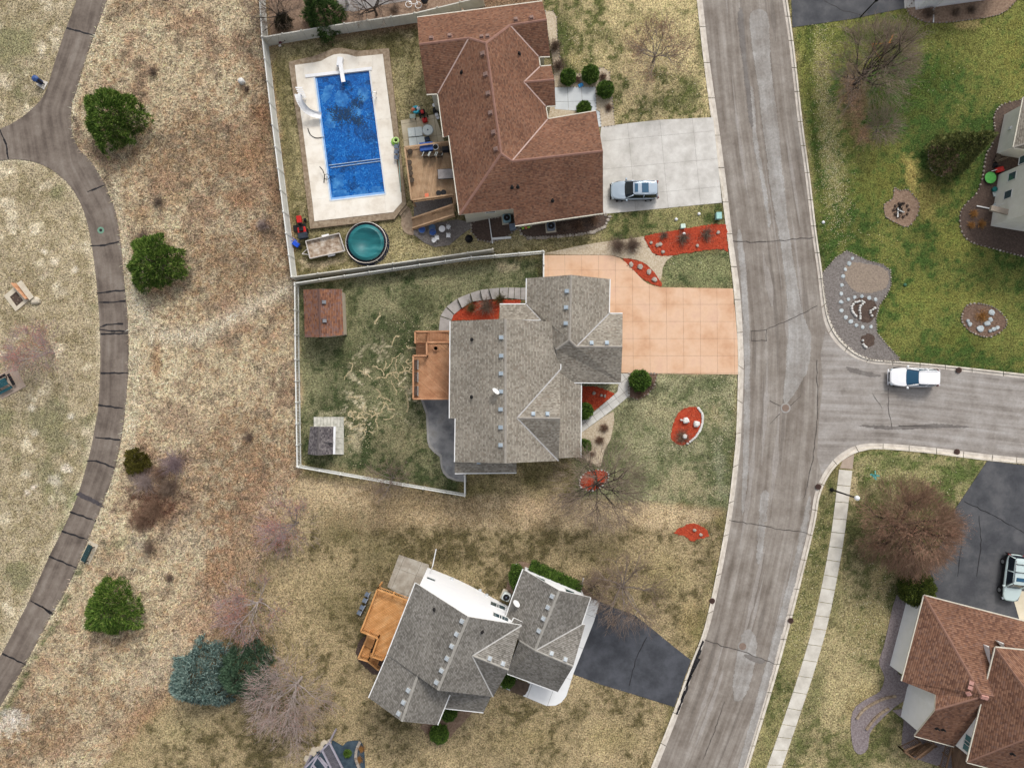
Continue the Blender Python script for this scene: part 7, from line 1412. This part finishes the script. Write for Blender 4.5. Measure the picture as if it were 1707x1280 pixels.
lump('rubbish_sack', 'black refuse bag at the edge of the leafy bed', 'bag', 782, 399, [('sack','lathe',0,0,0,[(.2,0),(.42,.15),(.4,.35),(.2,.55),(.08,.62)],0,M_blackp),('knot','lathe',0,0,.6,[(.06,0),(.1,.08)],0,M_blackp)])
def ac(label, x, y, rz, mt):
    return lump('air_conditioner', label, 'air conditioner', x, y, [('pad','box',0,0,.06,(1.05,1.05,.1),rz,M_padc),('housing','box',0,0,.45,(.85,.85,.72),rz,mt),('fan_ring','ring',0,0,.83,(.3,.03),rz,M_blackp),('fan','lathe',0,0,.815,[(.28,0),(.28,.01)],0,M_blackp),('hub','lathe',0,0,.83,[(.08,0),(.08,.02)],0,M_slate)])
ac('pale blue air conditioner in the leafy bed', 845, 366, .1, pm('pale_blue_steel', [(120,152,164),(142,172,182)], 4)); ac('grey air conditioner in the bed below the garage', 918, 379.5, .1, M_slate); ac('white air conditioner between the white house and its garage', 844, 991.5, -.4, M_cush)
lump('meter_cabinet', 'grey cabinet at the inner corner of the brown house', 'utility box', 854.5, 381, [('cabinet','box',0,0,.45,(.6,.55,.9),.1,M_slate),('lid','box',0,0,.92,(.64,.6,.05),.1,M_slate)])
sp_ = thing('drain_pipe', 'long white drain pipe across the leafy bed', 'pipe', gp(818,385)); m = MB(); m.bar(gp(814.7,361,.15), gp(821,406,.15), .1, .1); m.build('pipe', M_trim, sp_); m = MB(); m.bar(gp(820,398.5,.12), gp(852,396,.12), .22, .12); m.build('branch', M_trim, sp_)
lump('garden_toys', 'lime and coral toys in the bed below the garage', 'toys', 876, 381, [('toy','box',-.25,0,.12,(.25,.2,.2),.4,M_lime),('toy','box',.05,.05,.12,(.2,.25,.2),.9,MC['coral_plastic']),('toy','box',.32,.1,.12,(.28,.18,.2),.2,M_lime)])
lump('toy_boat', 'cyan toy on the front walk edge of the brown house', 'toy', 968, 143, [('hull','box',0,0,.1,(.5,.35,.2),.5,pm('sky_blue_plastic', [(70,160,226),(96,180,236)], 4)),('deck','box',.05,0,.24,(.25,.2,.12),.5,MC['sky_blue_plastic'])])
# chairs behind the white house
for k, (x, y) in enumerate([(614.5,989),(610.5,999),(606,1010.5),(601.5,1019)]):
    lump('garden_chair', ['uppermost grey chair of the row beside the orange deck','second grey chair from the top beside the orange deck','third grey chair from the top beside the orange deck','lowest grey chair of the row beside the orange deck'][k], 'chair', x, y, [('seat','box',-.05,0,.42,(.5,.46,.06),R(-28),M_slate),('backrest','box',.22,.1,.7,(.08,.46,.55),R(-28),pm('pale_slate', [(150,156,164),(170,176,184)], 4)),('leg','box',-.2,-.2,.2,(.05,.05,.42),0,M_blackp),('leg','box',-.1,.22,.2,(.05,.05,.42),0,M_blackp),('leg','box',.2,-.1,.2,(.05,.05,.42),0,M_blackp),('leg','box',.25,.2,.2,(.05,.05,.42),0,M_blackp)])
# right edge clutter
lump('saucer_sled', 'lime green saucer sled leaning in the dark soil bed', 'sled', 1648.5, 297.5, [('dish','lathe',0,0,.05,[(.2,0),(.5,.08),(.58,.2),(.6,.2)],0,pm('mint_green_plastic', [(96,196,88),(120,212,108)], 4, rough=.4)),('dish_inner','ring',0,0,.16,(.34,.05),0,M_lime)])
lump('red_cart', 'red garden cart against the sand coloured wall', 'cart', 1662, 285, [('tray','box',0,0,.4,(.8,.5,.25),.3,M_redp),('handle','box',-.6,-.1,.5,(.6,.05,.05),.3,M_white),('wheel','box',.2,-.28,.2,(.36,.08,.36),.3,M_tyre),('wheel','box',.2,.28,.2,(.36,.08,.36),.3,M_tyre)])
lump('stacked_pots', 'brown pots and sticks at the wall corner', 'pots', 1659, 268, [('pot','lathe',0,0,0,[(.2,0),(.32,.45)],0,M_umber),('pot','lathe',.1,.45,0,[(.15,0),(.24,.35)],0,M_umber),('stick','tube',-.3,-.2,.1,((.9,.3,.8),.03),0,M_timber),('stick','tube',-.2,-.4,.1,((1.0,.5,.7),.03),0,M_timber),('sack','lathe',-.1,-.5,0,[(.18,0),(.28,.2),(.12,.4)],0,M_blackp)])
lump('watering_cans', 'teal and pale buckets along the sand coloured wall', 'buckets', 1655, 317, [('bucket','lathe',0,0,0,[(.18,0),(.26,.35)],0,pm('deep_teal', [(20,90,88),(36,110,108)], 4)),('bucket','lathe',.6,.05,0,[(.18,0),(.26,.35)],0,M_stone_b),('bucket','lathe',.1,-1.6,0,[(.16,0),(.24,.3)],0,M_stone_b),('tray','box',.35,-.35,.1,(.8,.5,.1),.3,M_cush)])
fp = thing('log_heap', 'charred log heap with white ash in the ragged mulch bed', 'logs', gp(1502,352)); rr = random.Random(8); m = MB()
for k in range(9):
    m = MB(); c_ = gp(1501 + rr.uniform(-5, 5), 350 + rr.uniform(-6, 5), .12 + .05 * (k % 3)); a = rr.uniform(0, 3.1); d_ = Vector((math.cos(a), math.sin(a), rr.uniform(-.1, .15))) * rr.uniform(.25, .5); m.tube(c_ - d_, c_ + d_, .07, .06, 7); m.build('log', pm('charred_wood', [(22,20,20),(40,36,34)], 5) if k < 7 else M_stone_w, fp)
for k in range(10): m = MB(); a = k * .628; stone(m, gp(1502, 350, .05) + Vector((math.cos(a) * .75, math.sin(a) * .7, 0)), .14, rr, .14); m.build('stone', M_dirt, fp)
orope = thing('orange_swing_rope', 'orange rope triangle hung in the large grey tree', 'rope', gp(1468,85)); m = MB(); M_or = pm('orange_rope', [(206,124,40),(222,146,60)], 5)
for a, b in (((1453,74),(1489,72)), ((1489,58),(1470,98)), ((1453,74),(1466,97))): m.tube(at(*a, 2.4), at(*b, 2.4), .05, .05, 6)
m.tube(at(1489,58,2.4), at(1489,58,.0), .03, .03, 5); m.tube(at(1453,74,2.4), at(1453,74,0), .03, .03, 5); m.build('rope', M_or, orope)
# top left neighbour
lump('white_post', 'white post standing on the neighbour pavers', 'post', 580, 6, [('shaft','box',0,0,1.1,(.36,.36,2.2),0,M_white),('cap','box',0,0,2.24,(.44,.44,.08),0,M_white)])
lump('garden_furniture', 'white wire garden furniture behind the cream fence', 'furniture', 690, 10, [('table_ring','ring',-.5,0,.3,(.33,.03),0,M_white),('seat_ring','ring',.5,-.1,.3,(.33,.03),0,M_white),('frame','box',0,0,.35,(.9,.05,.05),-.1,M_white),('backrest','box',.4,.1,.6,(.05,.5,.05),.2,M_white),('seat','box',-.35,.1,.6,(.28,.14,.07),0,M_white)])
lump('kettle_grill', 'black kettle grill behind the cream fence', 'grill', 709, 7, [('bowl','lathe',0,0,.4,[(.1,0),(.34,.15),(.38,.3),(.34,.45),(.1,.6)],0,M_blackp),('leg','box',0,.2,.2,(.04,.04,.5),0,M_blackp),('leg','box',-.2,-.15,.2,(.04,.04,.5),0,M_blackp),('leg','box',.2,-.15,.2,(.04,.04,.5),0,M_blackp)])
lump('steps_and_railing', 'white entry steps with railing at the white corner house', 'steps', 1552, 2, [('step','box',0,.5,.2,(1.6,.4,.4),.1,M_trim),('step','box',0,.1,.1,(1.6,.4,.2),.1,M_trim),('rail','box',-.8,.3,.9,(.06,1.2,.06),.1,M_white),('rail','box',.8,.3,.9,(.06,1.2,.06),.1,M_white),('baluster','box',-.8,-.2,.5,(.05,.05,.9),.1,M_white),('baluster','box',.8,-.2,.5,(.05,.05,.9),.1,M_white)])
# pergola at the bottom edge
pg = thing('pergola', 'dark pergola with grey louvre slats at the bottom edge', 'pergola', gp(530,1270)); Zp = .0
M_lou = pm('grey_louvre', [(84,82,88),(112,108,114)], 3, isl=.25); M_pw = pm('pale_lilac_beam', [(150,145,156),(172,167,178)], 3)
A, B, Cc, D = (549,1237), (575,1288), (537,1250), (556,1288)
for k in range(16):
    t_ = k / 16; t2 = (k + .8) / 16; f = lambda P, Q, t: (P[0] + (Q[0] - P[0]) * t, P[1] + (Q[1] - P[1]) * t)
    m = MB(); m.prism([at(*f(A, B, t_), Zp), at(*f(A, B, t2), Zp), at(*f(Cc, D, t2), Zp - .05), at(*f(Cc, D, t_), Zp - .05)], .04); m.build('louvre', M_lou, pg)
for a, b in ((A, B), (Cc, D), ((549,1237),(506,1282)), ((534,1252),(512,1290)), ((531,1262),(552,1290)), ((522,1275),(533,1290)), ((533,1262),(546,1276))):
    m = MB(); m.bar(at(*a, Zp + .08), at(*b, Zp + .08), .16, .14); m.build('beam', M_pw, pg)
for a in (A, (506,1282)): m = MB(); p = at(*a, Zp); m.bar(p, Vector((p.x, p.y, float(g(p.x, p.y)))), .16, .16); m.build('post', M_pw, pg)
bm_ = [(502,1283),(514,1268),(530,1250),(546,1233),(556,1234),(566,1240),(571,1243),(578,1236),(588,1234),(600,1234),(607,1245),(609,1290),(500,1290)]
M_npat = pm('blue_black_paving', [(46,60,72),(62,78,90),(78,92,102)], 2, fine=.2)
patio(bm_, M_npat); rs2 = random.Random(6); sw2 = thing('stone_edging', 'cream flagstone border beside the pergola', 'stone border', gp(525,1250))
for k in range(22):
    t_ = k / 22; x, y = 549 - 41 * t_ + rs2.uniform(-5, 3), 1233 + 32 * t_ + rs2.uniform(-3, 4); m = MB(); stone(m, gp(x, y, .05), rs2.uniform(.16, .28), rs2, .08, 6); m.build('flagstone', pm('cream_flagstone', [(190,176,154),(210,198,178)], 3, isl=.2), sw2)
for k in range(6):
    y = 1236 + k * 9; x = 600 - 7 * math.sin(k / 5 * 3.1); m = MB(); m.bar(gp(x, y, .15), gp(600 - 7 * math.sin((k + 1) / 5 * 3.1), y + 8.4, .15), .28, .25); m.build('wall_stone', M_edge, sw2)
globe('tiny green plant in the dark paving by the pergola', (580,1253), .3, 31)
for x, y, lab in [(603,1246,'straw plant at the top of the stone wall'),(600,1264,'straw plant lower beside the stone wall')]: twig_bush(lab, (x, y), .45, .4, int(y), MC['straw_stems'], 400)
# ------------------------------------------------------------- grass and litter: uncountable cover
def scatter(n, seed, xr=(-58, 58), yr=(-43.5, 43.5)):
    r = np.random.RandomState(seed); x = r.uniform(*xr, n); y = r.uniform(*yr, n); z = g(x, y); px = CX + x * F / (H - z); py = CY - y * F / (H - z)
    keep = np.ones(n, bool)
    for q in EX: 
        xs = [p[0] for p in q]; ys = [p[1] for p in q]; bb = (px > min(xs) - 2) & (px < max(xs) + 2) & (py > min(ys) - 2) & (py < max(ys) + 2) & keep
        ii = np.where(bb)[0]; keep[ii[inpoly(px[ii], py[ii], q)]] = False
    return x[keep], y[keep], z[keep], px[keep], py[keep], r
gm = NT('grass_blades'); gm.out(gm.n('Attribute', attribute_name='Col').outputs[0], .9, .1)
def blades(name, label, x, y, z, r, L, W, lift, cols, kind='stuff', mat=None):
    n = len(x); a = r.rand(n) * 6.283; d = np.stack([np.cos(a), np.sin(a), lift], 1); s = np.stack([-np.sin(a), np.cos(a), r.normal(size=n) * .3], 1); c = np.stack([x, y, z], 1)
    V = np.stack([c - s * W[:, None] / 2, c + s * W[:, None] / 2, c + d * L[:, None]], 1).reshape(-1, 3); o = np_mesh(name, V, np.arange(3 * n).reshape(n, 3), mat or gm.mat); o['kind'] = kind; o['label'] = label; o['category'] = 'grass'
    ca = o.data.color_attributes.new('Col', 'FLOAT_COLOR', 'POINT'); ca.data.foreach_set('color', np.repeat(np.concatenate([cols, np.ones((n, 1))], 1), 3, 0).astype(np.float32).ravel()); return o
gi0, gj0 = 6, 6
def sample(x, y):
    i = np.clip(((x + 62) / .22).round().astype(int), 0, len(gx) - 13) + gi0; j = np.clip(((y + 46) / .22).round().astype(int), 0, len(gy) - 13) + gj0; return gcol[j, i]
x, y, z, px, py, r = scatter(700000, 5); n = len(x); base = sample(x, y); isp = inpoly(px, py, PRAIRIE) & ~inpoly(px, py, PARK)
val = np.where(r.rand(n) < .5, r.uniform(.25, .7, n), r.uniform(1.2, 2.1, n)); tint = 1 + r.normal(size=(n, 3)) * .06
cols = np.clip(base * val[:, None] * tint, 0, .8)
m1 = ~isp; blades('lawn_grass', 'short patchy lawn grass around the houses', x[m1], y[m1], z[m1], r, r.uniform(.1, .22, m1.sum()), r.uniform(.03, .055, m1.sum()), r.uniform(.1, .5, m1.sum()), cols[m1])
blades('meadow_grass', 'dry tan meadow grass between the path and the fences', x[isp], y[isp], z[isp], r, r.uniform(.18, .45, isp.sum()), r.uniform(.03, .07, isp.sum()), r.uniform(.1, .8, isp.sum()), cols[isp])
# pale clippings and leaves lying on the lawns
def litter(name, label, regions, seed, c, sz):
    r = np.random.RandomState(seed); X = []
    for px_, py_, sx, sy, rot, n in regions:
        u, v = r.normal(size=n) * sx, r.normal(size=n) * sy; a = R(rot); X.append(np.stack([px_ + u * math.cos(a) - v * math.sin(a), py_ + u * math.sin(a) + v * math.cos(a)], 1))
    X = np.concatenate(X); keep = ~np.any([inpoly(X[:, 0], X[:, 1], q) for q in EX], axis=0); X = X[keep]; P = np.array([gp(a, b, .06)[:] for a, b in X]); n = len(P)
    V, Fc = leaf_mesh(P, np.concatenate([r.normal(size=(n, 2)), r.normal(size=(n, 1)) * .15], 1), r.uniform(.6, 1.3, n) * sz, sz * .6, r); Vn = V.reshape(n, 4, 3); Vn[:, 1, 2] = Vn[:, 0, 2] + .01; Vn[:, 3, 2] = Vn[:, 0, 2] + .01
    o = np_mesh(name, V, Fc, leafmat(name + '_colour', c)); tag(o, label, 'leaf litter', kind='stuff')
litter('lawn_clippings', 'pale straw clippings strewn down the right verge', [(1372,150,9,80,-6,1100),(1385,270,13,60,-5,1200),(1400,340,16,40,0,500),(1520,90,40,40,0,110),(1570,130,60,50,0,60),(1440,400,50,30,0,60),(1380,60,10,30,0,200)], 3, [(180,166,124),(206,194,154),(226,216,184)], .1)
litter('dry_leaf_specks', 'pale specks of dead leaves on the lawns', [(1080,110,40,60,0,500),(960,80,30,40,0,160),(1200,720,12,70,4,300),(1130,735,16,14,0,160),(690,560,30,20,0,140),(600,715,22,22,0,240),(720,430,80,14,-6,300),(1480,985,20,60,0,260),(1440,1030,20,40,0,200),(1500,800,50,20,8,160),(1340,960,16,90,10,260),(1120,410,40,20,0,60),(640,660,40,50,0,260),(1340,1100,30,90,12,160)], 4, [(196,180,140),(220,206,168),(232,222,196)], .12)
# vole runs: thin meandering strips of dead straw in the back lawn
vr = random.Random(12); m = MB()
def walk(x, y, a, n, st=5.5):
    pts = [(x, y)]
    for _ in range(n):
        a += vr.gauss(0, .75); x += math.cos(a) * st; y += math.sin(a) * st; pts.append((x, y))
    return pts
for k in range(30):
    x0, y0 = vr.gauss(642, 30), vr.gauss(652, 40)
    if x0 > 684: continue
    ribbon(walk(x0, y0, vr.uniform(0, 6.28), vr.randrange(3, 8)), vr.uniform(.08, .17), .03, rr=vr, m=m, jit=1.0)
for k in range(16): ribbon(walk(vr.gauss(592, 12), vr.gauss(712, 16), vr.uniform(0, 6.28), vr.randrange(2, 6), 4), vr.uniform(.09, .2), .03, rr=vr, m=m, jit=1.0)
o = m.build('dead_grass_runs', pm('dead_straw', [(140,128,92),(184,168,130),(212,196,160)], 6, fine=.4)); tag(o, 'pale meandering dead grass runs in the fenced back lawn', 'dead grass', kind='stuff')
# loose chips over and around the red mulch
rs_ = np.random.RandomState(23); CH = []
for nm in [o_ for o_ in bpy.data.objects if o_.name.startswith('mulch_bed') and 'red mulch' in o_.get('label', '')]:
    me = nm.children[0].data; co = np.array([v.co[:] for v in me.vertices]) + np.array(nm.location); lo, hi = co[:, :2].min(0) - .3, co[:, :2].max(0) + .3; n = int((hi - lo).prod() * 46)
    q = rs_.uniform(lo, hi, (n, 2)); z = g(q[:, 0], q[:, 1]); px_ = CX + q[:, 0] * F / (H - z); py_ = CY - q[:, 1] * F / (H - z)
    best = min(EX, key=lambda e: abs(sum(p[0] for p in e) / len(e) - (CX + nm.location.x * F / H)) + abs(sum(p[1] for p in e) / len(e) - (CY - nm.location.y * F / H)))
    k_ = inpoly(px_ + rs_.normal(size=n) * 1.4, py_ + rs_.normal(size=n) * 1.4, best); CH.append(np.stack([q[k_, 0], q[k_, 1], z[k_] + .06], 1))
CH = np.concatenate(CH); n = len(CH); V, Fc = leaf_mesh(CH, np.concatenate([rs_.normal(size=(n, 2)), rs_.normal(size=(n, 1)) * .25], 1), rs_.uniform(.08, .2, n), rs_.uniform(.03, .07, n), rs_)
o = np_mesh('mulch_chips', V, Fc, leafmat('red_chips', [(84,36,26),(150,54,34),(188,82,54),(206,132,102)])); tag(o, 'loose red wood chips over the red mulch beds', 'wood chips', kind='stuff')
